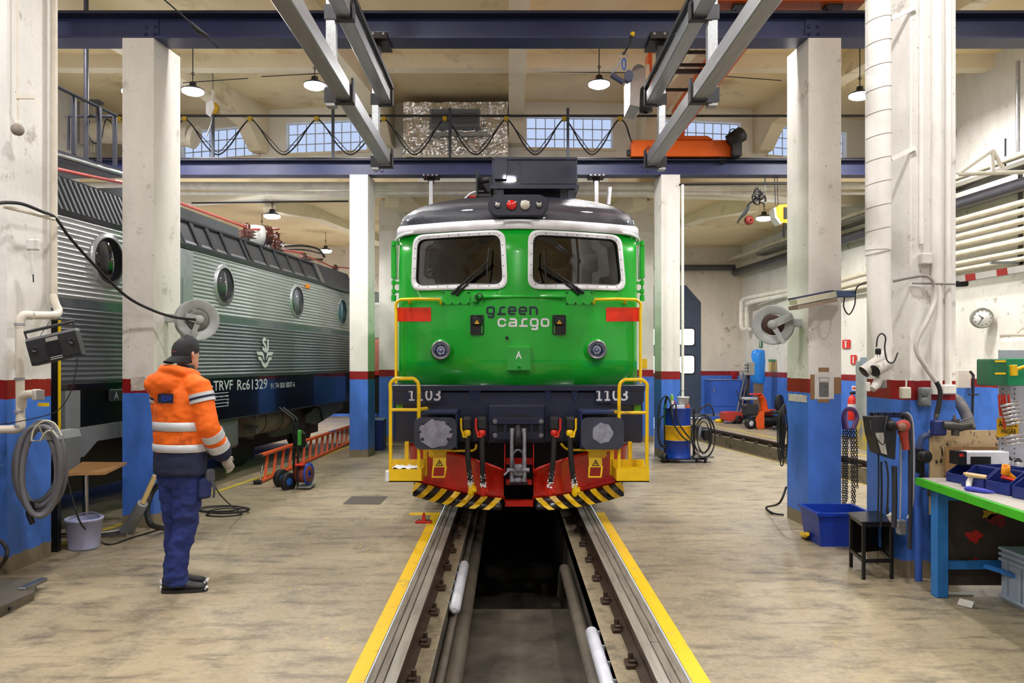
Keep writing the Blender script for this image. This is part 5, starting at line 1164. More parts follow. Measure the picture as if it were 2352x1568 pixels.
# fall arrester and snatch block
fa = thing('fall_arrester', 'grey fall arrester with handle hanging from the near girder', 'fall arrester', P(1432, 195, 8.35))
d = 8.35
MB().tube([P(1450, 82, d), P(1448, 100, d), P(1432, 125, d)], .012, n=6).build('sling', BLACK, fa)
MB().tube([P(1432+9*math.cos(a), 129+9*math.sin(a), d) for a in [2*PI*i/14 for i in range(14)]], .006, n=5, closed=True).build('ring', STEEL, fa)
MB().box(P(1453, 78, d), (.05, .04, .05), bev=.015).build('yellow_hook', YELLOW, fa)
MB().tube([P(1433+4*math.cos(a), 147+13*math.sin(a), d) for a in [2*PI*i/14 for i in range(14)]], .008, n=5, closed=True).build('carabiner', mat('carabiner_blue', (40, 90, 180), .3, .5), fa)
t = MB(); t.prism([(x*.0046, y*.0046) for x, y in ((0, 13), (9, 9), (13, 0), (10, -9), (0, -15), (-6, -10), (-7, 5))], P(1443, 172, d), (1,0,0), (0,0,1), (0,.09,0)); t.build('housing', mat('arrester_slate', (66, 72, 104), .5), fa)
MB().tube([P(1428, 137, d), P(1406, 168, d)], .012, n=6).build('webbing', mat('webbing_grey', (170, 172, 180), .6), fa)
MB().tube([P(1404, 172, d), P(1432, 190, d)], .028, n=10).build('handle', mat('arrester_slate', (66, 72, 104), .5), fa)
sb = thing('snatch_block', 'white and yellow hook block hanging at the far left under the ceiling', 'hook', P(490, 290, 13.9))
d = 13.9; MB().cyl(P(490, 207, d), P(489, 240, d), .02, n=8).build('strap', WHITEP, sb)
MB().cyl(P(489, 209, d), V((P(489, 209, d).x, d, ZH)), .006, n=5).build('wire', DKMETAL, sb)
MB().lathe([(.0, -.04), (.1, -.04), (.1, .04), (.001, .04)], P(490, 248, d), (0,1,0), 18).build('sheave', mat('sheave_yellow', (210, 160, 30), .5), sb)
MB().prism([(-.1, .1), (.02, .16), (.05, .02), (-.02, -.16), (-.1, -.1)], P(486, 248, d-.05), (1,0,0), (0,0,1), (0,.02,0)).build('cheek', WHITEP, sb)
MB().tube([P(487, 268, d), P(485, 285, d), P(478, 303, d), P(474, 312, d)], .014, n=6).build('hook', STEEL, sb)
# big round duct on the left wall
a = P(380, 300, 15.3); t = MB(); t.cyl(a + V((-1.4, .1, 0)), P(440, 312, 15.0), .21, n=22); t.cyl(P(440, 312, 15.0), P(450, 315, 15.0), .23, n=22)
tag(t.build('round_duct', mat('duct_cream', (232, 220, 196), .5, var=.1)), 'fat cream ventilation duct ending below the leftmost window', 'duct')
# cable across the near girder
t = MB(); t.tube([P(376, -2, 7.9), P(430, 45, 8.1), P(502, 111, 8.3)], .008, n=6); t.tube([P(437, 52, 8.1), P(452, 68, 8.15), P(478, 84, 8.2)], [.02, .032, .015], n=8); tag(t.build('stay_cable', RUBBER), 'black stay cable with a turnbuckle crossing the near girder', 'cable')
# pipes on the right wall
def rwx(y, off=0.0): return XCORN + (YF - y)*.08 - off
for i, (z, r, off, m_, lb) in enumerate(((4.92, .055, .5, mat('pipe_cream', (206, 196, 174), .5), 'cream pipe high on the right wall above the cable tray'), (4.52, .11, .3, mat('pipe_dark', (84, 82, 88), .4, .3), 'fat dark grey pipe along the right wall'),
    (4.26, .05, .24, None, 'topmost of the thin cream pipes on the right wall'), (4.12, .05, .24, None, 'second of the thin cream pipes on the right wall'), (3.97, .05, .24, None, 'third of the thin cream pipes on the right wall'), (3.83, .055, .24, None, 'fourth of the thin cream pipes on the right wall'), (3.66, .06, .24, None, 'fifth of the thin cream pipes on the right wall'), (3.50, .045, .22, None, 'sixth of the thin cream pipes on the right wall'), (3.38, .04, .22, None, 'lowest of the thin cream pipes on the right wall'))):
    m_ = m_ or mat('pipe_cream', (206, 196, 174), .5)
    y0, y1 = (2.0, 24.3) if i < 2 else (2.0, 15.5 + i*.25)
    pts = [(rwx(y0, off), y0, z), (rwx(y1, off), y1, z)]
    if i >= 6: pts += [(rwx(y1+3, off), y1+3, z-.12), (rwx(y1+3.1, off), y1+3.1, z-1.2)]
    tag(MB().tube(pts, r, n=12).build('wall_pipe', m_), lb, 'pipe', 'pipes on the right wall')
tr = thing('cable_tray', 'grey cable tray with dark cables along the right wall', 'cable tray', (rwx(10, .4), 10, 4.72))
t = MB(); y0, y1 = 2.0, 22.0
for off in (.25, .55): t.loft([[V((rwx(y, off)+a, y, 4.74+b)) for a, b in ((-.01, 0), (.01, 0), (.01, .07), (-.01, .07))] for y in (y0, y1)], smooth=False)
t.loft([[V((rwx(y, o), y, 4.74)) for o in (.25, .55)] + [V((rwx(y, o), y, 4.745)) for o in (.55, .25)] for y in (y0, y1)], smooth=False); t.build('tray', mat('tray_grey', (120, 116, 104), .5), tr)
for k in range(4): MB().tube([(rwx(y, .3+.06*k) , y, 4.765 + .02*math.sin(y*3+k)) for y in [2+ .5*j for j in range(41)]], .018, n=5).build('cable', RUBBER, tr)
for k in range(5):
    y = 6 + k*3.2; MB().bx(rwx(y, .62), rwx(y, .0), y, y+.05, 3.32, 3.36).build('tray_arm', GREYP, tr); MB().bx(rwx(y, .17), rwx(y, .12), y, y+.05, 3.3, 4.8).build('tray_bracket', mat('tray_dark', (92, 88, 80), .5), tr); MB().cyl((rwx(y, .4), y, 4.74), (rwx(y, .4), y, 5.3), .015, n=6).build('tray_rod', DKMETAL, tr)
tag(MB().cyl((rwx(24.3, .3), 24.3, 4.68), (DX0+.3, 24.3, 4.66), .09, n=12).build('wall_pipe', mat('pipe_dark', (84, 82, 88), .4, .3)), 'dark grey pipe across the back wall above the slate door', 'pipe')
y = 12.4; tag(MB().cyl((rwx(y, .2), y, ZZ(365, y)), (rwx(y, .2), y, ZZ(140, y)), .03, n=8).build('threaded_rod', GALV), 'shiny galvanised rod standing against the upper right wall', 'rod')
t = MB(); y = 11.5
for a, b_ in (((2200, 400), (2280, 345)), ((2280, 345), (2280, 395)), ((2280, 345), (2302, 385)), ((2200, 400), (2352, 395))): t.cyl(P(*a, y), P(*b_, y), .03, n=6)
tag(t.build('roof_truss', mat('truss_cream', (214, 208, 190), .5)), 'small cream triangular steel truss beside the white column', 'truss')
# elbow pipes on the back right wall
t = MB(); y = 23.6
for k, dx in enumerate((0, 12)): t.tube(smooth([P(1815, 665+dx*.9, 20.9), P(1725, 682+dx, 23.0), P(1705+dx, 690+dx, y), P(1703+dx, 700+dx, y), P(1703+dx, 750, y), P(1712+dx, 757, y)], 4), .065, n=8)
tag(t.build('heating_pipes', mat('pipe_white', (244, 238, 226), .4)), 'white heating pipes bending down at the back right corner', 'pipe')
# ================================================================ worker
def fuse(mb, name, m, parent, voxel=.012, it=4, wrinkle=0.0, wscale=9.0):
    o = mb.build('tmp', m)
    md = o.modifiers.new('r', 'REMESH'); md.mode = 'VOXEL'; md.voxel_size = voxel; md.use_smooth_shade = True
    sm = o.modifiers.new('s', 'SMOOTH'); sm.factor = .6; sm.iterations = it
    me = bpy.data.meshes.new_from_object(o.evaluated_get(bpy.context.evaluated_depsgraph_get()))
    loc = o.location.copy(); bpy.data.objects.remove(o); inv = WM[parent].inverted()
    nrm = [v.normal.copy() for v in me.vertices]
    for v, n in zip(me.vertices, nrm):
        p = v.co + loc
        if wrinkle:
            q = p*wscale; p = p + n*(wrinkle*(mnoise.noise(V((q.x, q.y, q.z*1.6))) + .5*mnoise.noise(V((q.x*2.2, q.y*2.2, q.z*3.4)))))
        v.co = inv @ p
    me.name = name; ob = bpy.data.objects.new(name, me); col.objects.link(ob); ob.parent = parent; WM[ob] = WM[parent]
    me.materials.clear(); me.materials.append(m)
    for p in me.polygons: p.use_smooth = True
    return ob
WB = V((-2.56, 6.10, 0)); WA = math.radians(-30)
per = thing('person', 'worker in orange reflective jacket, navy trousers and backwards black cap', 'person', WB, WA)
MW = T(WB) @ RZ(WA)
def Lp(x, y, z): return MW @ V((x, y, z))
def ell(cx, cy, z, a, b, n=28, tilt=0.0): return [Lp(cx + a*math.cos(2*PI*i/n), cy + b*math.sin(2*PI*i/n), z + tilt*math.sin(2*PI*i/n)) for i in range(n)]
ORJ = mat('hivis_orange', (255, 108, 12), .75, var=.10, scale=7, dirt=(150, 66, 18), dirt_amt=.22, dscale=5)
NAVJ = mat('workwear_navy', (26, 32, 62), .8, var=.15, scale=9); TRO = mat('trouser_navy', (30, 46, 112), .8, var=.2, scale=8, dirt=(22, 26, 48), dirt_amt=.3, dscale=4)
REFL = mat('reflective_tape', (206, 208, 212), .4, .15, var=.1); SKIN = mat('skin', (224, 172, 146), .5, var=.05)
HR = math.radians(6)
def Hd(x, y, z): c, s = math.cos(HR), math.sin(HR); return Lp(.01 + x*c - y*s, .04 + x*s + y*c, z)
sho_r, elb_r, wri_r = (.215, .0, 1.585), (.285, .03, 1.28), (.255, .20, 1.03)
sho_l, elb_l, wri_l = (-.215, .0, 1.585), (-.285, .05, 1.28), (-.24, .20, 1.03)
FR, FL = (.02, -.05), (-.13, .06)
# body: one continuous figure
b = MB(); b.loft([ell(0, 0, z, a, c) for z, a, c in ((.88, .15, .10), (1.1, .14, .10), (1.35, .16, .11), (1.52, .16, .09), (1.62, .09, .07))])
for p0, p1, p2 in ((sho_r, elb_r, wri_r), (sho_l, elb_l, wri_l)): b.tube([Lp(*p0), Lp(*p1), Lp(*p2)], [.055, .045, .034], n=10)
for sx_, f in ((.085, FR), (-.085, FL)): b.tube([Lp(sx_, 0, .93), Lp((sx_+f[0])/2, .02, .5), Lp(f[0], f[1]-.01, .08)], [.085, .058, .042], n=10)
b.tube([Lp(0, -.005, 1.58), Hd(0, -.01, 1.74), Hd(0, .0, 1.80)], [.062, .058, .06], n=14)
hr_ = [];
for z, a, c, y in ((1.715, .030, .03, .075), (1.73, .052, .06, .05), (1.76, .066, .084, .025), (1.80, .073, .094, .012), (1.84, .076, .098, .006), (1.88, .076, .099, .0), (1.92, .066, .086, -.004), (1.945, .042, .055, -.004)): hr_.append([Hd(a*math.cos(2*PI*i/24), y + c*math.sin(2*PI*i/24), z) for i in range(24)])
b.loft(hr_); b.tube([Hd(0, .105, 1.845), Hd(0, .122, 1.815), Hd(0, .105, 1.80)], [.012, .017, .012], n=8)
b.tube([Hd(-.025, .098, 1.766), Hd(0, .106, 1.768), Hd(.025, .098, 1.766)], .008, n=6)
for s in (-1, 1):
    b.tube([Hd(s*.076, .0, 1.856), Hd(s*.088, -.014, 1.845), Hd(s*.086, -.012, 1.82), Hd(s*.076, .004, 1.806)], [.010, .013, .012, .009], n=8)
body = fuse(b, 'body', SKIN, per, .009, 3)
for s in (-1, 1): MB().sphere(Hd(s*.03, .088, 1.84), .012, 10, 6).build('eye', WHITEP, per)
# hair and cap
h = MB(); h.loft([[Hd(1.05*a*math.cos(t), y + 1.04*c*math.sin(t), z) for t in [PI*1.08 + PI*.84*i/14 for i in range(15)]] for z, a, c, y in ((1.765, .066, .084, .022), (1.80, .074, .096, .010), (1.86, .078, .100, .004), (1.90, .076, .098, 0))], caps=False, closed=False)
h.build('hair', mat('dark_hair', (44, 32, 26), .7), per)
CAPM = mat('cap_black', (42, 41, 44), .85, var=.2, scale=20)
c = MB(); rings = []
for z, a, k in ((1.838, .087, .112), (1.86, .089, .114), (1.90, .086, .110), (1.935, .072, .092), (1.962, .046, .058), (1.972, .012, .015)): rings.append([Hd(a*math.cos(2*PI*i/28), -.002 + k*math.sin(2*PI*i/28), z + .018*math.sin(2*PI*i/28)) for i in range(28)])
c.loft(rings); cap = c.build('cap', CAPM, per)
c = MB(); g = []
for r in (1.0, 1.35, 1.72, 1.80):
    g.append([Hd(.088*math.cos(t)*(1 if r < 1.5 else .93), -.004 + .112*math.sin(t)*r, 1.838 + .018*math.sin(t) - (r-1)*.05 - .03*math.cos(t)**2*(r-.8)) for t in [PI*1.06 + PI*.88*i/16 for i in range(17)]])
gb = [[p - V((0,0,.008)) for p in r] for r in g]; c.loft(g + gb[::-1], caps=False, closed=False); c.build('cap_brim', CAPM, cap)
c = MB(); pts = [Hd(.0892*math.cos(t), -.002 + .1145*math.sin(t), 1.868 + .018*math.sin(t)) for t in [PI*1.32 + PI*.26*i/8 for i in range(9)]]; c.loft([pts, [p + V((0,0,.005)) for p in pts]], caps=False, closed=False); c.build('cap_piping', mat('cap_pink', (190, 70, 90), .7), cap)
# jacket
j = MB(); T_ = ((1.06, .228, .160), (1.16, .232, .165), (1.30, .232, .165), (1.42, .236, .165), (1.53, .238, .150), (1.60, .205, .128), (1.66, .14, .105), (1.71, .095, .09))
j.loft([ell(0, -.005, z, a, k) for z, a, k in T_])
for p0, p1, p2 in ((sho_r, elb_r, wri_r), (sho_l, elb_l, wri_l)):
    m_ = V(p0).lerp(V(p1), .5); q = V(p1).lerp(V(p2), .55)
    j.tube([Lp(p0[0]*.55, 0, 1.60), Lp(*p0), Lp(*m_), Lp(*p1), Lp(*q)], [.09, .095, .086, .082, .076], n=16)
j.sphere(Lp(-.01, -.125, 1.605), 1, 18, 10, (.165, .082, .105)); j.sphere(Lp(-.06, -.145, 1.55), 1, 14, 8, (.085, .06, .07)); j.tube([Lp(.115*math.cos(t), -.01 + .115*math.sin(t), 1.685 + .028*math.sin(-t)) for t in [2*PI*i/18 for i in range(18)]], .044, n=10, closed=True)
jk = fuse(j, 'jacket', ORJ, per, .0105, 4, .009, 9)
def band(name, m, z0, z1, a, k, parent, tilt=0.0, mid=0.0):
    t = MB(); t.loft([ell(0, -.005, z, a + d_, k + d_, 36, tilt) for z, d_ in ((z0, 0), (z0+.002, .004), (z1-.002, .004), (z1, 0))], caps=False); t.build(name, m, parent)
band('reflective_band', REFL, 1.247, 1.315, .236, .170, jk); band('reflective_band', REFL, 1.085, 1.145, .235, .170, jk)
j = MB(); j.loft([ell(0, -.005, z, a, k, 28) for z, a, k in ((.905, .228, .158), (.915, .236, .168), (1.0, .236, .170), (1.09, .232, .164))]); fuse(j, 'jacket_hem', NAVJ, per, .012, 3, .005, 9)
def armband(f0, f1, p0, p1, r, name, m):
    a, b_ = Lp(*V(p0).lerp(V(p1), f0)), Lp(*V(p0).lerp(V(p1), f1)); MB().cyl(a, b_, r, n=24).build(name, m, jk)
for p0, p1, p2 in ((sho_r, elb_r, wri_r), (sho_l, elb_l, wri_l)):
    armband(.18, .37, p1, p2, .086, 'sleeve_band', REFL); armband(.52, .72, p1, p2, .0845, 'sleeve_band', REFL)
    armband(.17, .25, p0, p1, .0985, 'shoulder_band', REFL); armband(.31, .39, p0, p1, .0975, 'shoulder_band', REFL); armband(.25, .31, p0, p1, .098, 'shoulder_stripe', NAVJ)
    c = MB(); a, b_ = Lp(*V(p1).lerp(V(p2), .68)), Lp(*V(p1).lerp(V(p2), 1.02)); c.tube([a, a.lerp(b_, .5), b_], [.083, .078, .062], n=18); fuse(c, 'cuff', NAVJ, per, .01, 2, .004, 14)
# hood trim and back patch
t = MB(); pts = [(-.10, -.135, 1.70), (-.12, -.165, 1.655), (-.135, -.175, 1.61)]; t.loft([[Lp(x + dx, y + dy, z) for dx, dy in ((-.045, .045), (-.012, .0), (.03, -.02))] for x, y, z in pts], caps=False, closed=False); t.build('hood_stripe', NAVJ, jk)
t = MB(); pts = [(-.135, -.177, 1.61), (-.142, -.182, 1.575), (-.147, -.184, 1.55)]; t.loft([[Lp(x + dx, y + dy, z) for dx, dy in ((-.045, .045), (-.012, .0), (.03, -.02))] for x, y, z in pts], caps=False, closed=False); t.build('hood_reflector', REFL, jk)
n_ = 10; t = MB(); row = lambda z: [Lp(-.02 + .15*i/n_, -.005 - .170*math.sqrt(max(0, 1 - ((-.02 + .15*i/n_)/.245)**2)) - .012, z) for i in range(n_+1)]
t.loft([row(1.462), row(1.535)], caps=False, closed=False); pt_ = t.build('back_patch', NAVJ, jk)
tx = text_fit('EDV', (0, 0, 0), (1,0,0), (0,1,0), .085, .036, bold=.01); mapv(tx, lambda p: Lp(.035 + p.x, -.005 - .170*math.sqrt(1 - ((.035+p.x)/.245)**2) - .016, 1.48 + p.y)); tx.build('patch_letters', mat('letter_blue', (30, 80, 210), .6), pt_)
c = MB(); c.loft([[Hd(a*math.cos(2*PI*i/20), -.012 + k*math.sin(2*PI*i/20), z) for i in range(20)] for z, a, k in ((1.68, .085, .085), (1.735, .074, .074), (1.75, .07, .07))], caps=False); c.build('collar', mat('collar_dark', (48, 46, 52), .8), per)
# trousers
t = MB(); t.loft([ell(0, 0, z, a, k) for z, a, k in ((.98, .185, .135), (.90, .190, .140), (.82, .175, .130))])
for sx_, f in ((.088, FR), (-.088, FL)):
    kn = ((sx_*1.0+f[0])/2 + .01, .015 + f[1]*.3, .50); t.tube([Lp(sx_, 0, .92), Lp(sx_*.98 + (kn[0]-sx_)*.4, .005, .74), Lp(*kn), Lp(f[0]*.8 + kn[0]*.2, f[1]*.8, .30), Lp(f[0], f[1]-.01, .12), Lp(f[0], f[1]-.005, .06)], [.118, .110, .088, .082, .086, .092], n=18)
fuse(t, 'trousers', TRO, per, .0105, 3, .015, 9)
t = MB(); p = Lp(.20, .06, .80); t.box(p, (.07, .11, .16), M=RZ(WA), bev=.02); t.build('hip_pouch', mat('pouch_navy', (30, 42, 92), .8), per)
t = MB(); t.box(Lp(.215, .10, .89), (.05, .08, .10), M=RZ(WA), bev=.015); t.tube(smooth([Lp(.22, .10, .86), Lp(.24, .12, .80), Lp(.235, .12, .72)], 4), .01, n=6); t.build('hip_tool', mat('tool_grey', (90, 92, 104), .5, .4), per)
# shoes point to the right
SHO = mat('shoe_black', (30, 30, 34), .55, var=.2)
for f, ang in ((FR, 8), (FL, 14)):
    o = Lp(f[0], f[1], 0); a = math.radians(ang); M = T(o) @ RZ(a); s = MB()
    sec = [(-.10, .034, .05, .062), (-.085, .043, .05, .085), (-.03, .046, .055, .10), (.05, .047, .048, .085), (.12, .050, .04, .062), (.18, .047, .034, .052), (.215, .03, .028, .042), (.225, .012, .022, .030)]
    s.loft([[M @ V((x, w*math.cos(2*PI*i/16), .012 + zt*.5 + zt*.5*math.sin(2*PI*i/16))) for i in range(16)] for x, w, zc, zt in sec]); sh = s.build('shoe', SHO, per)
    k = MB(); k.prism([(x, y) for x, y in ((-.105, -.03), (-.09, -.044), (.05, -.05), (.14, -.054), (.21, -.04), (.23, -.012), (.23, .012), (.21, .04), (.14, .054), (.05, .05), (-.09, .044), (-.105, .03))], M @ V((0, 0, .0)), M.to_3x3() @ V((1,0,0)), M.to_3x3() @ V((0,1,0)), (0, 0, .026)); k.build('sole', mat('sole_dark', (38, 37, 38), .7), sh)
    k = MB()
    for q in range(10): e = random.choice((-.1, .21, .22)); k.sphere(M @ V((e + random.uniform(-.02, .02), random.uniform(-.045, .045), random.uniform(.01, .04))), random.uniform(.008, .02), 7, 5)
    tag(k.build('snow', mat('snow', (240, 242, 248), .6), sh), kind='stuff')
# gloved hands
GLV = mat('work_glove', (168, 160, 150), .8, var=.2, scale=18)
for wr, el, sgn in ((wri_r, elb_r, 1), (wri_l, elb_l, -1)):
    d = (V(wr)-V(el)).normalized(); d = (d*.6 + V((0, .35, -.5))).normalized(); sd = V((sgn*.25, .0, .1)); ac = d.cross(V((sgn, 0, 0))).normalized(); pc = V(wr) + d*.055
    g = MB(); g.tube([Lp(*(V(wr) - d*.02)), Lp(*V(wr)), Lp(*(pc)), Lp(*(pc + d*.045))], [.034, .032, .042, .036], n=12)
    for k, (o_, ln) in enumerate(((-.032, .066), (-.011, .078), (.011, .073), (.031, .058))):
        r0 = pc + ac*o_ + d*.04; c1 = r0 + d*(ln*.5) ; c2 = c1 + (d*.6 + V((-sgn*.7, 0, -.1))).normalized()*(ln*.35); c3 = c2 + (d*.1 + V((-sgn, 0, 0))).normalized()*(ln*.3)
        g.tube([Lp(*r0), Lp(*c1), Lp(*c2), Lp(*c3)], [.0125, .0115, .0105, .009], n=8)
    th = pc + ac*(-.035) - d*.015; g.tube([Lp(*th), Lp(*(th + ac*-.03 + d*.025 + V((-sgn*.012, 0, 0)))), Lp(*(th + ac*-.034 + d*.06 + V((-sgn*.025, 0, 0))))], [.014, .0125, .010], n=8)
    fuse(g, 'glove', GLV, per, .0055, 2)
# ================================================================ things along the left
PCREAM = mat('drainpipe_cream', (222, 212, 196), .45, var=.08)
d = 7.0
dp = thing('drainpipe', 'cream drainpipe with elbows fixed to the broad left column', 'pipe', P(60, 985, 6.5))
MB().cyl(P(124, -60, 7.1), P(124, 690, 7.1), .030, n=14).build('pipe', PCREAM, dp)
MB().tube(smooth([P(122, 680, 7.08), P(128, 700, 7.02), P(134, 712, 6.95), P(130, 722, 6.88), P(118, 724, 6.8)], 4), .036, n=12).build('elbow', PCREAM, dp)
MB().tube([P(122, 724, 6.8), P(72, 724, 6.5)] , .034, n=14).build('pipe', PCREAM, dp)
MB().tube(smooth([P(74, 724, 6.5), P(56, 724, 6.46), P(46, 735, 6.44), P(45, 752, 6.44)], 5), .037, n=14).build('elbow', PCREAM, dp)
MB().cyl(P(45, 750, 6.44), P(47, 965, 6.44), .034, n=14).build('pipe', PCREAM, dp)
MB().tube(smooth([P(47, 960, 6.44), P(47, 978, 6.44), P(40, 985, 6.44), P(25, 986, 6.44)], 5), .037, n=14).build('elbow', PCREAM, dp)
MB().cyl(P(27, 986, 6.44), P(-40, 986, 6.3), .034, n=14).build('pipe', PCREAM, dp)
MB().tube(smooth([P(50, 935, 6.44), P(52, 915, 6.42), P(60, 906, 6.4), P(78, 904, 6.4)], 5), .034, n=12).build('branch', PCREAM, dp)
for y in (745, 870, 945, 978): MB().cyl(P(45, y-3, 6.44), P(45, y+3, 6.44), .040, n=16).build('joint_ring', mat('joint_grey', (150, 150, 160), .5), dp)
t = thing('outlet_box', 'square grey and white outlet box on a pipe branch by the left column', 'socket', P(88, 918, 6.4))
MB().box(P(84, 906, 6.42), (.06, .06, .09), bev=.01).build('body', WHITEP, t); MB().box(P(93, 907, 6.38), (.062, .02, .085), bev=.006).build('cover', mat('outlet_grey', (140, 136, 130), .5), t)
# radio
ra = thing('cassette_radio', 'old black cassette radio hanging tilted on the left column', 'radio', P(118, 845, 6.35))
ang = math.radians(14); u = V((math.cos(ang)*.95, .18, math.sin(ang))).normalized(); v = V((-math.sin(ang), -.05, math.cos(ang))).normalized(); w = u.cross(v).normalized()
if w.y > 0: w = -w
rc = P(122, 795, 6.3)
def R3(x, y, z): return rc + u*x + v*y + w*z
def rbox(mb, x0, x1, y0, y1, z0, z1): mb.add([R3(x, y, z) for z in (z0, z1) for y in (y0, y1) for x in (x0, x1)], [(0,1,3,2), (4,6,7,5), (0,4,5,1), (2,3,7,6), (0,2,6,4), (1,5,7,3)])
t = MB(); rbox(t, -.19, .19, -.115, .085, -.11, .0); t.build('case', mat('radio_black', (38, 38, 42), .45), ra)
t = MB(); rbox(t, -.19, .19, .085, .105, -.10, -.01); t.build('top_strip', mat('radio_top', (150, 150, 152), .35, .4), ra)
for x0, x1 in ((-.185, -.055), (.06, .185)): t = MB(); rbox(t, x0, x1, -.10, .03, 0, .006); t.build('speaker_grille', mat('radio_grille', (28, 28, 31), .6), ra)
for x in (-.135, .145): MB().lathe([(.024, 0), (.024, .01), (.018, .01), (.017, .004), (.001, .004)], R3(x, .005, .006), w, 16).build('tweeter', DKMETAL, ra)
t = MB(); rbox(t, -.045, .05, -.07, .035, 0, .008); t.build('cassette_door', mat('cassette_dark', (18, 18, 20), .25), ra)
t = MB(); rbox(t, -.04, .05, .045, .075, 0, .006); t.build('dial', mat('dial_silver', (180, 178, 172), .35, .3), ra)
for y in (-.085, -.1): t = MB(); rbox(t, -.04, .05, y-.004, y+.003, 0, .008); t.build('key_row', mat('dial_silver', (180, 178, 172), .35, .3), ra)
t = MB(); t.tube([R3(-.19, .02, -.06), R3(-.195, .16, -.06)], .008, n=6); t.tube([R3(.17, .09, -.06), R3(.175, .16, -.06)], .008, n=6); t.tube([R3(-.2, .165, -.06), R3(.18, .165, -.06)], .013, n=8); t.build('carry_handle', DKMETAL, ra)
t = MB(); t.tube([R3(-.1, .1, -.05), R3(.03, .24, -.08)], .004, n=5); t.build('aerial', STEEL, ra)
MB().tube(smooth([P(178, 815, 6.3), P(175, 850, 6.3), P(160, 905, 6.3), P(135, 940, 6.3), P(100, 955, 6.3), P(20, 972, 6.3), P(-20, 975, 6.3)], 5), .004, n=5).build('power_lead', RUBBER, ra)
# dark post with a yellow strip
t = thing('slotted_post', 'black slotted post with a yellow strip behind the radio', 'post', P(125, 1120, 7.3))
MB().bx(XX(118, 7.3), XX(132, 7.3), 7.3, 7.36, ZZ(1060, 7.3), ZZ(735, 7.3)).build('channel', BLACK, t); MB().bx(XX(133, 7.28), XX(137, 7.28), 7.28, 7.3, ZZ(1060, 7.28), ZZ(735, 7.28)).build('yellow_strip', YELLOW, t); MB().bx(XX(118, 7.3), XX(132, 7.3), 7.3, 7.36, 0, ZZ(1060, 7.3)).build('foot', BLACK, t)
# hose coil on the left column
hc = thing('hose_coil', 'thick grey hose coiled on a wire hanger on the left column', 'hose', P(85, 1195, 6.4)); HOSE = mat('hose_grey', (104, 103, 108), .5, var=.1)
rnd = random.Random(3)
for k in range(7):
    cx, cy, a, b_ = 92 + rnd.uniform(-7, 7), 1072 + rnd.uniform(-8, 12), 42 + rnd.uniform(-6, 14), 88 + rnd.uniform(-6, 20); dd = 6.36 - .035*k + .1; tl = rnd.uniform(-.12, .05)
    MB().tube([P(cx + a*math.cos(t_) + tl*b_*math.sin(t_), cy + b_*math.sin(t_), dd + .02*math.sin(t_*2+k)) for t_ in [2*PI*i/36 for i in range(36)]], .0225, n=10, closed=True).build('hose_loop', HOSE, hc)
t = MB(); t.tube(smooth([P(75, 1150, 6.3), P(66, 1175, 6.3), P(70, 1190, 6.3), P(76, 1203, 6.3)], 4), [.022]*13, n=10); t.build('hose_end', BLACK, hc)
t = MB(); t.tube(smooth([P(72, 1012, 6.1), P(78, 985, 6.1), P(100, 967, 6.1), P(125, 972, 6.1), P(142, 1000, 6.1)], 6), .006, n=6); t.tube(smooth([P(92, 1012, 6.2), P(105, 992, 6.2), P(120, 990, 6.2), P(133, 1005, 6.2)], 6), .006, n=6); t.build('wire_guard', mat('wire_cream', (206, 204, 186), .4), hc)
for a, b_ in (((88, 975), (98, 998)), ((125, 972), (118, 990)), ((72, 1012), (92, 1012))): MB().cyl(P(*a, 6.1), P(*b_, 6.2), .005, n=5).build('wire_spoke', mat('wire_cream', (206, 204, 186), .4), hc)
MB().prism([(-.07, 0), (.07, 0), (.05, .06), (-.05, .06)], P(112, 1010, 6.25), (1,0,0), (0,0,1), (0,.35,0)).build('hanger', GREYP, hc)
# small fittings on the left column
t = thing('pull_switch', 'white switch box with hanging cord tube on the left column', 'switch', P(75, 645, 6.5)); MB().box(P(76, 562, 6.5), (.10, .05, .095), bev=.012).build('box', WHITEP, t); MB().cyl(P(74, 575, 6.48), P(74, 630, 6.48), .014, n=8).build('tube', WHITEP, t); MB().cyl(P(76, 630, 6.48), P(77, 648, 6.48), .005, n=6).build('tip', DKMETAL, t)
t = thing('junction_box', 'old round grey junction box with a bracket high on the left column', 'junction box', P(43, 320, 6.5)); MB().lathe([(.045, 0), (.05, .03), (.04, .06), (.001, .06)], P(44, 300, 6.5), (.1, -1, 0), 14).build('box', mat('old_grey', (140, 130, 118), .6), t); MB().box(P(42, 285, 6.48), (.05, .05, .04), bev=.01).build('gland', PCREAM, t); MB().cyl(P(42, 280, 6.5), P(38, -40, 6.52), .008, n=6).build('conduit', PCREAM, t); MB().box(P(58, 223, 6.5), (.15, .02, .03)).build('bracket', PCREAM, t)
tag(MB().box(P(100, 929, 6.78), (.09, .012, .03)).build('name_plate', YELLOW), 'small yellow name plate on the blue left column', 'sign')
tag(MB().tube(smooth([P(-10, 468, 6.2), P(12, 465, 6.3), P(50, 468, 6.45), P(95, 485, 6.6), P(127, 500, 6.9), P(160, 545, 7.3), P(220, 612, 7.7), P(290, 680, 8.05), P(350, 712, 8.2), P(400, 728, 8.25), P(450, 734, 8.3)], 6), .014, n=8).build('air_line', RUBBER), 'black air line sagging from the left column to the hose reel', 'cable')
tag(MB().tube([P(8, 474, 6.35), P(60, 486, 6.5), P(124, 503, 6.85)], .016, n=8).build('conduit', PCREAM), 'cream conduit sloping across the top of the left column', 'conduit')
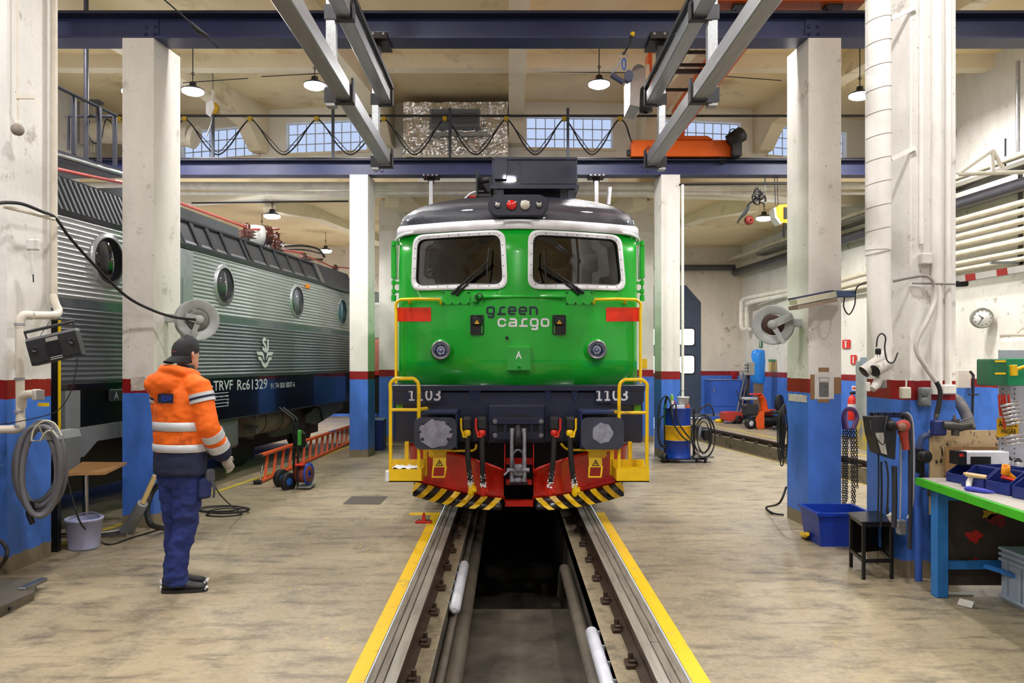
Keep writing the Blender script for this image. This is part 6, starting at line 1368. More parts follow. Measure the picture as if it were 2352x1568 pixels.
# hose reels
def reel(label, c, r, face, hub_m, arm_to, mount):
    t = thing('hose_reel', label, 'hose reel', V((c.x, c.y, c.z-r)), group='hose reels'); ax = V(face).normalized()
    gm = mat('reel_grey', (176, 180, 178), .4)
    for o_ in (-.05, .05): MB().lathe([(r*.56, o_-.006), (r*.58, o_+.004), (r*.92, o_+.004), (r, o_+.014 if o_ > 0 else o_-.014), (r, o_-.004), (r*.56, o_-.006)], c, ax, 36).build('flange', gm, t)
    MB().lathe([(r*.52, -.05), (r*.52, .05), (r*.35, .05), (.001, .05)], c, ax, 24).build('drum', hub_m, t)
    q = c + ax*.085; s = V(arm_to) - q; s -= ax*s.dot(ax); n = ax.cross(s).normalized()*.045
    MB().prism([(0, -1), (1, -.8), (1, .8), (0, 1)], q, s, n, ax*.02).build('arm', gm, t)
    s2 = V((s.x*.6, s.y*.6, -r*.95)); n2 = ax.cross(s2).normalized()*.03; MB().prism([(0, -1), (1, -.7), (1, .7), (0, 1)], q, s2, n2, ax*.02).build('arm', gm, t)
    MB().lathe([(.05, .0), (.05, .03), (.02, .04), (.001, .04)], q, ax, 16).build('hub', gm, t)
    MB().bx(c.x, mount, c.y+.02, c.y+.10, c.z-.02, c.z+.07, .006).build('mounting_bracket', gm, t)
    return t
reel('grey hose reel on the column directly above the worker', P(452, 735, 8.55), .225, (.72, -1, 0), mat('reel_inner', (120, 118, 112), .5), P(412, 728, 8.6), -3.79)
tag(MB().tube(smooth([P(-12, 1236, 6.3), P(4, 1244, 6.3), P(16, 1262, 6.3), P(12, 1285, 6.3), G(-6, 1306, .03)], 5), .016, n=8).build('black_hose', RUBBER), 'loop of black hose at the left picture edge near the floor', 'hose')
# table, bucket, scrubber
tb = thing('small_table', 'small wooden table on a chrome leg behind the left column', 'table', G(185, 1240))
z = .74; pts = [G(150, 1086, z), G(241, 1084, z), G(291, 1061, z), G(190, 1060, z)]; t = MB(); t.add(pts + [p - V((0,0,.025)) for p in pts], [(0,1,2,3), (4,5,6,7), (0,1,5,4), (1,2,6,5), (2,3,7,6), (3,0,4,7)]); t.build('table_top', mat('table_wood', (186, 138, 84), .45, var=.15, scale=4, stretch=(2, 14, 2)), tb)
lg = G(184, 1238); MB().cyl(lg + V((0, .1, .02)), lg + V((0, .1, z-.02)), .027, n=14).build('leg', mat('chrome_leg', (190, 186, 182), .18, .95), tb)
MB().cyl(lg + V((-.35, .1, .02)), lg + V((.42, .1, .02)), .022, n=10).build('foot_bar', mat('chrome_leg', (190, 186, 182), .18, .95), tb)
bk = thing('plastic_bucket', 'pale lilac plastic bucket standing beside the left column', 'bucket', G(160, 1268)); c = G(160, 1266); c = V((c.x+.07, c.y+.12, 0))
MB().lathe([(.001, .004), (.125, .004), (.128, .0), (.135, .02), (.160, .27), (.168, .27), (.17, .295), (.156, .295), (.152, .27), (.122, .012), (.001, .012)], c, (0,0,1), 32).build('pail', mat('lilac_plastic', (186, 190, 226), .4), bk)
MB().tube([c + V((.155*math.cos(t_), -.03 + .155*math.sin(t_), .27 + .05*math.sin(t_) )) for t_ in [PI*.0 + PI*1.0*i/12 for i in range(13)]], .006, n=6).build('handle', mat('lilac_handle', (176, 178, 206), .4), bk)
sc_ = thing('floor_brush', 'grey brush tool with wooden handle leaning by the worker column', 'brush', G(290, 1222)); a = G(292, 1224); b0 = P(328, 1155, 7.9); hd = P(356, 1092, 7.9)
MB().tube([a + V((0,0,.02)), a.lerp(b0, .3), a.lerp(b0, .34), a.lerp(b0, .8), b0], [.075, .055, .062, .058, .05], n=14).build('grey_socket', mat('brush_grey', (140, 144, 146), .7), sc_)
MB().cyl(b0, hd, .026, n=10).build('wooden_handle', mat('handle_wood', (214, 184, 124), .55), sc_)
MB().tube(smooth([P(378, 1098, 8.1), P(350, 1130, 8.1), P(338, 1170, 8.0), P(348, 1205, 7.9), G(385, 1213, .03)], 6), .028, n=10).build('suction_hose', RUBBER, sc_)
tag(MB().cyl(G(196, 1228, .02), G(275, 1218, .02), .018, n=10).build('steel_tube', STEEL), 'shiny steel tube lying on the floor beside the bucket', 'tube')
cb = thing('floor_cable', 'thin black cable winding over the floor into loose loops', 'cable', G(400, 1215))
MB().tube(smooth([P(150, 1080, 6.9), P(165, 1140, 6.9), P(185, 1200, 7.0), G(215, 1232, .01), G(250, 1250, .01), G(310, 1232, .01), G(375, 1213, .01), G(440, 1195, .01)], 6), .008, n=6).build('lead', RUBBER, cb)
for k in range(4):
    c_ = G(515 + 12*math.sin(k*2.1), 1178 + 4*math.cos(k*1.7)); MB().tube([c_ + V(((.20+.03*k)*math.cos(t_), (.15+.015*k)*math.sin(t_), .012 + .012*k)) for t_ in [2*PI*i/30 for i in range(30)]], .008, n=6, closed=True).build('loop', RUBBER, cb)
MB().tube(smooth([P(492, 1112, 6.5), P(505, 1135, 7.2), P(530, 1160, 8.2), G(555, 1180, .02)], 5), .007, n=6).build('lead', RUBBER, cb)
# hand truck with cable reel
ht = thing('hand_truck', 'black two-wheeled hand truck carrying a cable reel by the ladder', 'hand truck', G(680, 1125)); o = G(682, 1124); s_ = o.y/FOC
def K(px, py, dy=0.0): return P(px, py, o.y + dy)
for dx, dy in ((0, 0), (-16, .28)):
    c = K(662+dx, 1106 - (8 if dy else 0), dy); MB().lathe([(.06, -.03), (.125, -.035), (.13, -.02), (.13, .02), (.125, .035), (.06, .03)], c, (1, -.55, 0), 26).build('wheel', RUBBER, ht); MB().lathe([(.065, -.02), (.065, .025), (.03, .03), (.001, .03)], c, (1, -.55, 0), 16).build('wheel_hub', mat('hub_blue', (40, 90, 170), .4), ht)
for dx, dy in ((0, 0), (-9, .25)): MB().tube(smooth([K(684+dx, 1122, dy), K(684+dx, 980, dy), K(681+dx, 962, dy), K(668+dx, 950, dy), K(650+dx, 936, dy)], 4), .017, n=8).build('side_tube', BLACK, ht)
for y in (975, 1010, 1050, 1090): MB().cyl(K(684, y), K(675, y, .25), .012, n=6).build('cross_bar', BLACK, ht)
t = MB(); t.bx(K(684, 0).x, K(714, 0).x, o.y-.02, o.y+.28, .02, .045); t.build('toe_plate', GREYP, ht)
MB().lathe([(.055, -.09), (.12, -.09), (.12, .09), (.055, .09)], K(697, 1088, .1), (1, -.2, 0), 24).build('cable_drum', mat('cable_brown', (130, 58, 44), .6), ht); MB().lathe([(.02, 0), (.155, 0), (.155, .02), (.02, .02)], K(708, 1088, .1), (1, -.2, 0), 24).build('drum_flange', mat('flange_blue', (30, 70, 180), .4), ht)
MB().box(K(690, 1066), (.12, .16, .03), bev=.008).build('red_clamp', REDP, ht); MB().box(K(688, 1005), (.05, .06, .22), bev=.015).build('green_strap', mat('strap_green', (60, 150, 50), .6), ht); MB().box(K(690, 1010, .1), (.14, .14, .26), bev=.04).build('black_bag', BLACK, ht)
# orange ladder lying on its side
la = thing('orange_ladder', 'orange step ladder lying on its side beside the silver locomotive', 'ladder', G(690, 1060)); LO = mat('ladder_orange', (234, 96, 44), .45, var=.08)
a0, a1 = G(594, 1106, .03), G(830, 1003, .03); b0, b1 = P(596, 1046, a0.y + .1), P(830, 970, a1.y+.1); dirv = (a1-a0).normalized()
def bar(p, q, w, h, m, nm, par): n = (q-p).normalized(); sd = n.cross(V((0,0,1))).normalized()*w; up = sd.cross(n).normalized()*h; t = MB(); t.loft([[x + sd*i + up*j for i, j in ((-1,-1), (1,-1), (1,1), (-1,1))] for x in (p, q)], smooth=False); return t.build(nm, m, par)
bar(a0, a1, .045, .016, LO, 'rail', la); bar(b0, b1, .045, .016, LO, 'rail', la)
for k in range(17): f = .04 + .057*k; bar(a0.lerp(a1, f), b0.lerp(b1, f + .012), .02, .014, LO, 'rung', la)
for p in (a0, b0): MB().box(p - dirv*.03, (.11, .10, .05), bev=.01).build('rubber_foot', BLACK, la)
MB().tube([a0 + dirv*.05, (a0 + dirv*.3).lerp(b0, .55)], .012, n=6).build('brace', STEEL, la)
MB().box(b0.lerp(b1, .62) + V((0,0,.02)), (.06, .5, .008), M=RZ(-.05)).build('label_strip', mat('label_blue', (70, 110, 190), .5), la)
# floor fittings
pts = [G(787, 1158), G(873, 1158), G(890, 1140), G(808, 1140)]; t = MB(); t.add([p + V((0,0,.004)) for p in pts] + pts, [(0,1,2,3), (0,4,5,1), (1,5,6,2), (2,6,7,3), (3,7,4,0)]); tag(t.build('drain_cover', mat('drain_steel', (98, 90, 80), .6, .3, bump=.8, bscale=60)), 'dark patterned steel drain cover set in the floor', 'drain cover')
st = thing('track_stop', 'small red track stop block on the yellow floor line', 'wheel stop', G(972, 1203)); c = G(972, 1202); MB().box(c + V((0, .04, .012)), (.175, .09, .024), bev=.004).build('base', REDP, st); MB().prism([(-.02, 0), (.02, 0), (.016, .06), (.006, .085), (-.006, .085), (-.016, .06)], c + V((0, .03, .02)), (1,0,0), (0,0,1), (0,.05,0)).build('peg', REDP, st)
for dx in (-.055, .055): MB().lathe([(.016, 0), (.016, .015), (.001, .02)], c + V((dx, .03, .024)), (0,0,1), 8, False).build('bolt', STEEL, st)
rp = thing('steel_ramp', 'worn steel ramp plate lying at the lower left corner', 'ramp', G(30, 1400)); a = [G(-60, 1450), G(78, 1378), G(84, 1352), G(-60, 1352)]; t = MB(); t.add([a[0]+V((0,0,.09)), a[1]+V((0,0,.06)), a[2]+V((0,0,.06)), a[3]+V((0,0,.09))] + a, [(0,1,2,3), (0,4,5,1), (1,5,6,2), (2,6,7,3), (3,7,4,0), (4,5,6,7)]); t.build('plate', mat('ramp_steel', (112, 104, 92), .5, .5, var=.25, dirt=(60, 54, 46), dirt_amt=.3, bump=.2), rp)
MB().bx(a[1].x-.08, a[2].x+.02, a[1].y+.02, a[2].y+.02, .055, .085, .004).build('hinge', STEEL, rp); MB().cyl(a[0].lerp(a[1], .55) + V((.0, -.006, .035)), a[0].lerp(a[1], .55) + V((0, .02, .035)), .014, n=10).build('bolt_hole', BLACK, rp)
# ---------------------------------------------------------------- roof walkway at the upper left
wk = thing('roof_walkway', 'raised dark steel walkway with railing above the silver locomotive', 'walkway', P(200, 370, 9.7)); WKM = mat('walkway_steel', (62, 62, 72), .45, .3)
def e2(px, py, dd): return P(px, py, dd)
a, b_ = e2(100, 334, 9.05), e2(278, 388, 10.2); t = MB(); sd = V((-.8, .1, 0)); t.add([a, b_, b_+sd, a+sd] + [p - V((0,0,.11)) for p in (a, b_, b_+sd, a+sd)], [(0,1,2,3), (4,5,6,7), (0,1,5,4), (1,2,6,5), (2,3,7,6), (3,0,4,7)]); t.build('deck', WKM, wk)
t = MB(); t.tube([a + V((0,0,-.06)), b_ + V((0,0,-.06))], .03, n=6); t.build('deck_edge', GALV, wk)
rl = [e2(100, 184, 9.05), e2(268, 266, 10.15)]; MB().tube(rl, .022, n=6).build('top_rail', WKM, wk)
for px, pt_, pb, dd in ((170, 218, 355, 9.5), (228, 247, 372, 9.85), (264, 264, 380, 10.15)): MB().bx(XX(px, dd)-.022, XX(px, dd)+.022, dd-.022, dd+.022, ZZ(pb, dd), ZZ(pt_, dd)).build('railing_post', WKM, wk)
MB().tube([e2(158, 345, 10.2), e2(158, 267, 10.2), e2(268, 267, 10.2)], .022, n=6).build('end_rail', WKM, wk)
MB().tube(smooth([e2(205, 275, 10.25), e2(202, 305, 10.25), e2(215, 328, 10.25), e2(232, 322, 10.25), e2(238, 290, 10.25), e2(246, 273, 10.25), e2(262, 290, 10.25)], 4), .009, n=6).build('hanging_cable', RUBBER, wk)
MB().cyl((b_.x - .4, b_.y-.1, b_.z-.1), (b_.x-.4, b_.y-.1, ZH), .03, n=8).build('suspension_rod', WKM, wk)
dw = 15.6
t = thing('electrical_cabinet', 'grey electrical box on the upper left wall above the walkway', 'cabinet', P(215, 240, dw)); MB().box(P(214, 222, dw), (.33, .2, .28), bev=.01).build('body', mat('cabinet_slate', (110, 116, 122), .45), t); MB().box(P(214, 222, dw) + V((0, -.105, 0)), (.30, .015, .25), bev=.006).build('door', mat('cabinet_door', (124, 130, 134), .45), t)
MB().bx(XX(183, dw), XX(196, dw), dw, dw+.1, ZZ(330, dw), ZZ(190, dw)).build('cable_duct', PCREAM, t)
for px in (204, 210, 216): MB().cyl(P(px, 240, dw), P(px, 350, dw), .02, n=6).build('conduit', PCREAM, t)
# ================================================================ right-hand column and its fittings
WPIPE = mat('pipe_offwhite', (238, 234, 228), .45, var=.06, dirt=(170, 160, 148), dirt_amt=.12)
DKG = mat('dirty_white', (206, 200, 192), .55, var=.12, dirt=(120, 110, 100), dirt_amt=.25)
dd = 6.42; cx = XX(2017, dd); r = .098
du = thing('spiral_duct', 'thick white spiral exhaust duct in front of the right column', 'duct', (cx, dd, 1.5))
MB().cyl((cx, dd, ZZ(575, dd)), (cx, dd, ZH), r, n=28, caps=False).build('duct_pipe', WPIPE, du)
MB().tube([(cx, dd, ZZ(575, dd)), (cx+.01, dd, ZZ(700, dd)), (cx+.04, dd, ZZ(800, dd)), (cx+.05, dd, ZZ(830, dd))], [.094, .088, .074, .072], n=22).build('duct_reducer', WPIPE, du)
for k in range(22):
    z = ZZ(580, dd) + .19*k; MB().tube([(cx + (r+.001)*math.cos(t), dd + (r+.001)*math.sin(t), z + .022*math.cos(t)) for t in [2*PI*i/24 for i in range(24)]], .0035, n=4, closed=True).build('seam', DKG, du)
for (a, b_) in (((2016, 830), (1984, 854)), ((2040, 834), (2009, 852))):
    p, q = P(*a, dd-.09), P(*b_, dd-.10 - (.06 if b_[0] > 2000 else 0)); MB().tube([P(2034, 795, dd), P(2032, 815, dd-.04), p, q], [.07, .06, .045, .052], n=18).build('exhaust_cone', DKG, du); MB().lathe([(.050, .0), (.046, .004), (.001, .004)], q, (q-p), 18).build('cone_mouth', BLACK, du)
for y in (40, 362): MB().box(P(2075, y-10, dd-.02), (.22, .02, .035), M=Matrix.Rotation(-.45, 4, 'Y')).build('strut', WPIPE, du)
cf = 6.40
for px, r, y1, lb in ((2151, .043, 905, 'widest white pipe running down the front of the right column'), (2178, .026, 905, 'slim white pipe at the right edge of the right column'), (2116, .018, 560, 'thin white conduit down the middle of the right column')):
    tag(MB().cyl((XX(px, cf), cf, ZZ(y1, cf)), (XX(px, cf), cf, ZH), r, n=14).build('column_pipe', WPIPE), lb, 'pipe', 'pipes on the right column')
tag(MB().box(P(2126, 594, cf-.01), (.092, .06, .088), bev=.008).build('junction_box', WHITEP), 'square white junction box on the upper right column', 'junction box')
tag(MB().tube(smooth([P(2052, 645, cf), P(2090, 637, cf-.02), P(2125, 633, cf-.04), P(2140, 642, cf-.06), P(2147, 660, cf-.06)], 5), .013, n=8).build('conduit', mat('conduit_grey', (150, 144, 140), .5)), 'bent grey conduit across the right column below the junction box', 'conduit')
tag(MB().tube([P(2095, 650, cf-.02), P(2195, 652, cf-.05)], .009, n=8).build('conduit', mat('conduit_grey', (150, 144, 140), .5)), 'straight thin grey conduit across the right column', 'conduit')
ch = thing('charging_hose', 'thick white cable curving down the right column to a coupling', 'cable', P(2150, 975, 6.25)); hy = 6.28
MB().tube(smooth([P(2150, 655, hy+.05), P(2148, 690, hy+.04), P(2130, 735, hy), P(2107, 780, hy), P(2106, 808, hy), P(2128, 845, hy), P(2150, 876, hy)], 6), .019, n=10).build('white_section', DKG, ch)
MB().tube(smooth([P(2150, 876, hy), P(2159, 895, hy), P(2158, 920, hy), P(2151, 952, hy)], 6), .018, n=10).build('black_section', RUBBER, ch); MB().tube([P(2151, 950, hy), P(2151, 956, hy), P(2150, 958, hy), P(2149, 975, hy)], [.022, .022, .016, .016], n=10).build('coupling', STEEL, ch)
fy_ = 6.40
t = thing('cream_socket', 'small cream junction box on the red stripe of the right column', 'socket', P(2079, 915, fy_)); MB().box(P(2079, 902, fy_+.0), (.08, .05, .095), bev=.008).build('box', mat('cream_box', (222, 216, 196), .5), t); MB().cyl(P(2081, 888, fy_), P(2082, 872, fy_), .007, n=6).build('gland', WPIPE, t)
t = thing('double_socket', 'grey double socket on the red stripe of the right column', 'socket', P(2123, 933, fy_)); sg = mat('socket_grey', (134, 138, 140), .5); MB().box(P(2123, 911, fy_-.01), (.09, .06, .155), bev=.01).build('box', sg, t)
for y in (901, 922): MB().lathe([(.034, 0), (.034, .012), (.024, .016), (.001, .016)], P(2123, y, fy_-.04), (0,-1,0), 18).build('cover', mat('socket_cover', (116, 121, 123), .45), t)
tag(MB().box(P(2178, 894, fy_-.01), (.115, .05, .08), bev=.01).build('white_box', WHITEP), 'bright white plastic box on the red stripe of right column', 'junction box')
t = thing('hanging_plug', 'black plug on a curved cord hanging by the duct', 'plug', P(2017, 815, 6.2)); MB().tube(smooth([P(2062, 810, 6.25), P(2052, 832, 6.22), P(2038, 828, 6.2), P(2032, 800, 6.2), P(2034, 775, 6.2), P(2025, 766, 6.2), P(2016, 775, 6.2), P(2013, 797, 6.2)], 5), .006, n=6).build('cord', RUBBER, t); MB().box(P(2017, 807, 6.2), (.04, .035, .05), bev=.008).build('plug_body', BLACK, t)
for dx in (-.01, .01): MB().cyl(P(2018, 814, 6.2) + V((dx, 0, 0)), P(2018, 820, 6.2) + V((dx, 0, 0)), .003, n=5).build('pin', STEEL, t)
t = thing('wall_outlet', 'worn white industrial outlet under the exhaust cones', 'socket', P(2010, 895, 6.3)); MB().tube([P(2020, 868, 6.3), P(2012, 885, 6.28), P(2004, 894, 6.26)], [.03, .035, .025], n=12).build('plug_shell', DKG, t); MB().box(P(2026, 882, 6.32), (.06, .05, .07), bev=.008).build('box', mat('outlet_grey', (140, 136, 130), .5), t); MB().box(P(1993, 888, 6.26), (.03, .04, .075), bev=.006).build('cover', WHITEP, t)
# work lamp, grinder and hoses on hooks
hk = thing('hook_rail', 'dark rail of hooks on the blue part of the right column', 'hook rail', P(2035, 960, 6.3)); MB().box(P(2040, 953, 6.36), (.30, .03, .04)).build('rail', mat('rail_navy', (26, 34, 70), .5), hk)
for px in (2005, 2020, 2036, 2056, 2072): MB().tube([P(px, 950, 6.34), P(px-2, 952, 6.26), P(px-3, 946, 6.24)], .006, n=5).build('hook', BLACK, hk)
wl = thing('work_lamp', 'black portable work lamp hanging on the right column', 'lamp', P(2030, 1060, 6.2)); d = 6.12
t = MB(); t.prism([(x, z) for x, z in ((XX(2002, d), ZZ(958, d)), (XX(2040, d), ZZ(956, d)), (XX(2060, d), ZZ(975, d)), (XX(2056, d), ZZ(1056, d)), (XX(2020, d), ZZ(1042, d)), (XX(2008, d), ZZ(1000, d)))], (0, d, 0), (1,0,0), (0,0,1), (0,.16,0)); t.build('housing', mat('lamp_black', (30, 30, 34), .5), wl)
t = MB(); t.prism([(x, z) for x, z in ((XX(2010, d), ZZ(994, d)), (XX(2028, d), ZZ(993, d)), (XX(2037, d), ZZ(1044, d)), (XX(2024, d), ZZ(1040, d)))], (0, d-.006, 0), (1,0,0), (0,0,1), (0,.006,0)); t.build('glass', mat('lamp_glass_dull', (176, 172, 162), .25), wl)
MB().sphere(P(2046, 975, d-.02), .04, 14, 8).build('knob', BLACK, wl); MB().tube(smooth([P(2000, 965, d-.03), P(2001, 985, d-.05), P(2012, 1005, d-.05), P(2030, 1020, d-.05), P(2033, 980, d-.05), P(2038, 955, d-.02)], 5), .005, n=5).build('bail', DKMETAL, wl)
MB().tube(smooth([P(2032, 1058, d), P(2036, 1065, d), P(2040, 1100, d), P(2038, 1165, d)], 5), .007, n=6).build('cord', RUBBER, wl); MB().box(P(2038, 1172, d), (.02, .02, .06), bev=.006).build('plug', BLACK, wl)
gr = thing('angle_grinder', 'red angle grinder hanging head up on the right column', 'grinder', P(2078, 1035, 6.15)); d = 6.15
MB().lathe([(.045, -.03), (.05, 0), (.05, .03), (.03, .045), (.001, .045)], P(2073, 978, d), (0,-1,.1), 18).build('head', mat('grinder_red', (176, 62, 50), .5), gr); MB().lathe([(.035, 0), (.03, .012), (.012, .02), (.001, .02)], P(2072, 981, d-.045), (0,-1,.1), 16).build('flange', mat('grinder_brown', (140, 96, 78), .5), gr); MB().tube([P(2074, 990, d), P(2077, 1005, d), P(2081, 1032, d)], [.042, .030, .026], n=12).build('handle', mat('grinder_red', (176, 62, 50), .5), gr)
for px, y0, y1, r, m_, lb, top in ((2017, 1010, 1195, .007, RUBBER, 'leftmost thin black cord hanging on the right column', None), (2024, 1060, 1210, .008, RUBBER, 'thin black cord hanging below the work lamp', None), (2054, 1070, 1210, .022, mat('hose_dark', (46, 48, 58), .5), 'thick black hose hanging under the work lamp', None), (2068, 1005, 1190, .007, mat('hose_light', (170, 170, 176), .5), 'thin light grey hose hanging beside the grinder', None), (2090, 980, 1260, .018, mat('hose_dark', (46, 48, 58), .5), 'thick dark hose looping over the hook beside the grinder', (2072, 950)), (2098, 1000, 1150, .008, mat('hose_light', (170, 170, 176), .5), 'curly grey air hose at the right of the grinder', (2078, 948))):
    pts = [P(px, y0, 6.2), P(px+1, (y0+y1)/2, 6.2), P(px-1, y1, 6.2)]
    if top: pts = [P(top[0], top[1]+8, 6.24), P(top[0]+6, top[1], 6.2), P(px-4, top[1]+14, 6.2)] + pts
    if px == 2098: pts += [P(2090, 1175, 6.2), P(2084, 1190, 6.2)]
    o = MB().tube(smooth(pts, 5), r, n=8).build('hanging_hose', m_); tag(o, lb, 'hose', 'hoses on the right column')
tag(MB().cyl(P(2108, 1085, 6.3), G(2110, 1333), .028, n=12).build('blue_pipe', mat('pipe_blue', (62, 106, 206), .5)), 'blue painted pipe standing at the foot of the right column', 'pipe')
va = thing('pipe_valve', 'black pipe valve with round cap on the right column', 'valve', P(2115, 1060, 6.2)); MB().tube(smooth([P(2113, 1050, 6.3), P(2112, 1020, 6.3), P(2120, 1003, 6.3), P(2136, 998, 6.3)], 5), .026, n=10).build('elbow', mat('pipe_slate', (70, 84, 130), .5), va); MB().lathe([(.04, -.03), (.05, 0), (.05, .03), (.03, .04), (.001, .04)], P(2123, 1048, 6.22), (.2,-1,0), 16).build('cap', BLACK, va); MB().cyl(P(2113, 1095, 6.3), P(2113, 1030, 6.3), .034, n=12).build('body', BLACK, va)
t = thing('grey_outlet', 'grey outlet box low on the blue column above the stool', 'socket', P(2070, 1228, 6.3)); MB().box(P(2070, 1210, 6.36), (.07, .06, .12), bev=.01).build('box', mat('outlet_pale', (150, 152, 156), .5), t); MB().tube([P(2044, 1180, 6.3), P(2048, 1188, 6.3), P(2053, 1200, 6.32), P(2060, 1206, 6.34)], [.028, .03, .02, .02], n=12).build('white_plug', WHITEP, t)
# tap and thick hose
tp = thing('bench_tap', 'dark metal tap with a lever clamped behind the bench', 'tap', P(2195, 1000, 6.2)); TM = mat('gun_metal', (88, 86, 84), .45, .5); MB().tube([P(2165, 975, 6.2), P(2185, 977, 6.2), P(2205, 980, 6.2), P(2230, 975, 6.2)], [.03, .04, .038, .03], n=12).build('body', TM, tp); MB().cyl(P(2194, 1000, 6.2), P(2195, 962, 6.2), .03, n=12).build('spindle', TM, tp); MB().tube([P(2193, 970, 6.18), P(2232, 959, 6.18)], .006, n=6).build('lever', STEEL, tp); MB().cyl(P(2193, 965, 6.18), P(2192, 953, 6.18), .012, n=8).build('peg', STEEL, tp); MB().box(P(2155, 982, 6.24), (.1, .08, .12), bev=.01).build('socket', mat('tap_navy', (36, 48, 110), .5), tp)
tag(MB().tube(smooth([P(2194, 915, 6.6), P(2206, 928, 6.5), P(2220, 955, 6.45), P(2228, 985, 6.4)], 5), .045, n=12).build('grey_hose', HOSE), 'fat grey hose stub curving behind the tap', 'hose')
for i, (a, b_, lb) in enumerate((((2232, 992), (2236, 870), 'dark hooked rod leaning on the back of the bench'), ((2262, 990), (2236, 905), 'black pole sloping behind the bench'))):
    t = MB(); e = P(*a, 6.7); q = P(*b_, 6.7); f = e.z/(q.z-e.z); t.tube([e + (e-q)*f, q] + ([P(2236, 862, 6.7), P(2228, 852, 6.7)] if i == 0 else []), .011, n=6)
    if i == 0: t.box(P(2236, 906, 6.69), (.085, .012, .012)); tag(t.build('rod', DKMETAL), lb, 'rod')
# ---------------------------------------------------------------- workbench
bz = .87; Xb0, Yb1 = 3.17, 6.12
wb = thing('workbench', 'workbench with a bright green edge and blue legs', 'workbench', (Xb0+.5, 5.2, 0)); WBL = mat('bench_blue', (44, 122, 200), .45, var=.15, dirt=(30, 56, 90), dirt_amt=.2); WGR = mat('bench_green', (62, 178, 30), .4, var=.1, dirt=(30, 70, 20), dirt_amt=.15, dscale=14)
pts = [V((Xb0, Yb1, bz)), V((Xb0-.10, 4.5, bz)), V((Xb0-.16, 3.4, bz)), V((4.6, 3.4, bz)), V((4.6, Yb1, bz))]
t = MB(); t.add([p + V((0,0,.0)) for p in pts] + [p - V((0,0,.055)) for p in pts], [(0,1,2,3,4), (5,6,7,8,9)] + [(i, (i+1) % 5, 5+(i+1) % 5, 5+i) for i in range(5)]); t.build('edge', WGR, wb)
t = MB(); q = [p + V((.035 if p.x < 4 else -.03, -.02 if p.y > 5 else .02, .003)) for p in pts]; t.add(q + [p - V((0,0,.003)) for p in q], [(0,1,2,3,4)] + [(i, (i+1) % 5, 5+(i+1) % 5, 5+i) for i in range(5)]); t.build('top', mat('bench_top', (186, 178, 170), .6, var=.15, scale=6, dirt=(110, 96, 84), dirt_amt=.35, dscale=6, stretch=(2, 9, 1)), wb)
MB().bx(Xb0+.06, Xb0+.16, Yb1-.18, Yb1-.06, bz-.13, bz-.055).build('packing_block', mat('block_dark', (60, 62, 50), .6), wb)
lx, ly = 3.255, 5.93
for x, y, nm in ((lx, ly, 'leg'), (lx+.95, ly, 'leg')): MB().bx(x-.045, x+.045, y-.045, y+.045, 0, bz-.055, .006).build('leg', WBL, wb)
MB().bx(lx, 4.6, ly-.03, ly+.03, bz-.14, bz-.06).build('top_rail', WBL, wb); MB().bx(lx+.03, 4.6, ly-.02, ly+.02, .21, .27).build('lower_rail', WBL, wb); MB().tube([(3.58, 5.9, .24), (4.0, 4.9, .17)], .022, n=4, smooth=False).build('brace', WBL, wb)
t = MB(); t.bx(lx+.05, 4.6, ly+.05, ly+.07, .07, bz-.07); t.build('back_panel', mat('panel_brown', (74, 60, 50), .7, var=.25, dirt=(26, 22, 20), dirt_amt=.35), wb)
for px, py, s_, m_ in ((2237, 1232, .06, REDP), (2237, 1293, .05, REDP), (2270, 1180, .05, mat('splash_yellow', (190, 150, 30), .6)), (2292, 1192, .07, mat('splash_red', (130, 26, 22), .6))):
    c = P(px, py, ly+.05); t = MB(); k = [(s_*math.cos(a)*(1+.35*math.sin(3*a+px)), s_*.75*math.sin(a)*(1+.3*math.cos(5*a))) for a in [2*PI*i/18 for i in range(18)]]; t.prism(k, V((c.x, ly+.047, c.z)), (1,0,0), (0,0,1), (0,.003,0)); t.build('paint_splash', m_, wb)
# plywood, cardboard
def ply():
    m, nt, b = new_mat('marked_plywood'); vec = coords(nt); k = mix_n(nt, noise_n(nt, 3, coords(nt, 'Object', (1, 1, 12))), lin((224, 198, 156)), lin((196, 166, 124)))
    s = noise_n(nt, 11, coords(nt, 'Object', (2.0, 1, .8)), 5, .75); k = mix_n(nt, ramp_n(nt, s, .585, .60), k, lin((32, 32, 52))); s2 = noise_n(nt, 5, coords(nt, 'Object', (2, 3, 1)), 5, .7); k = mix_n(nt, ramp_n(nt, s2, .68, .70), k, lin((226, 186, 50))); nt.links.new(k, b.inputs['Base Color']); b.inputs['Roughness'].default_value = .6; return m
y = 6.28; tag(MB().bx(XX(2136, y), XX(2302, y), y, y+.018, .55, ZZ(988, y)).build('plywood_board', ply()), 'paint-marked plywood board standing behind the workbench', 'board')
y = 6.22; tag(MB().bx(XX(2172, y), XX(2302, y), y, y+.012, bz+.001, ZZ(1026, y)).build('cardboard_sheet', mat('cardboard', (168, 128, 84), .7, var=.08)), 'brown cardboard sheet leaning on the plywood board', 'cardboard')
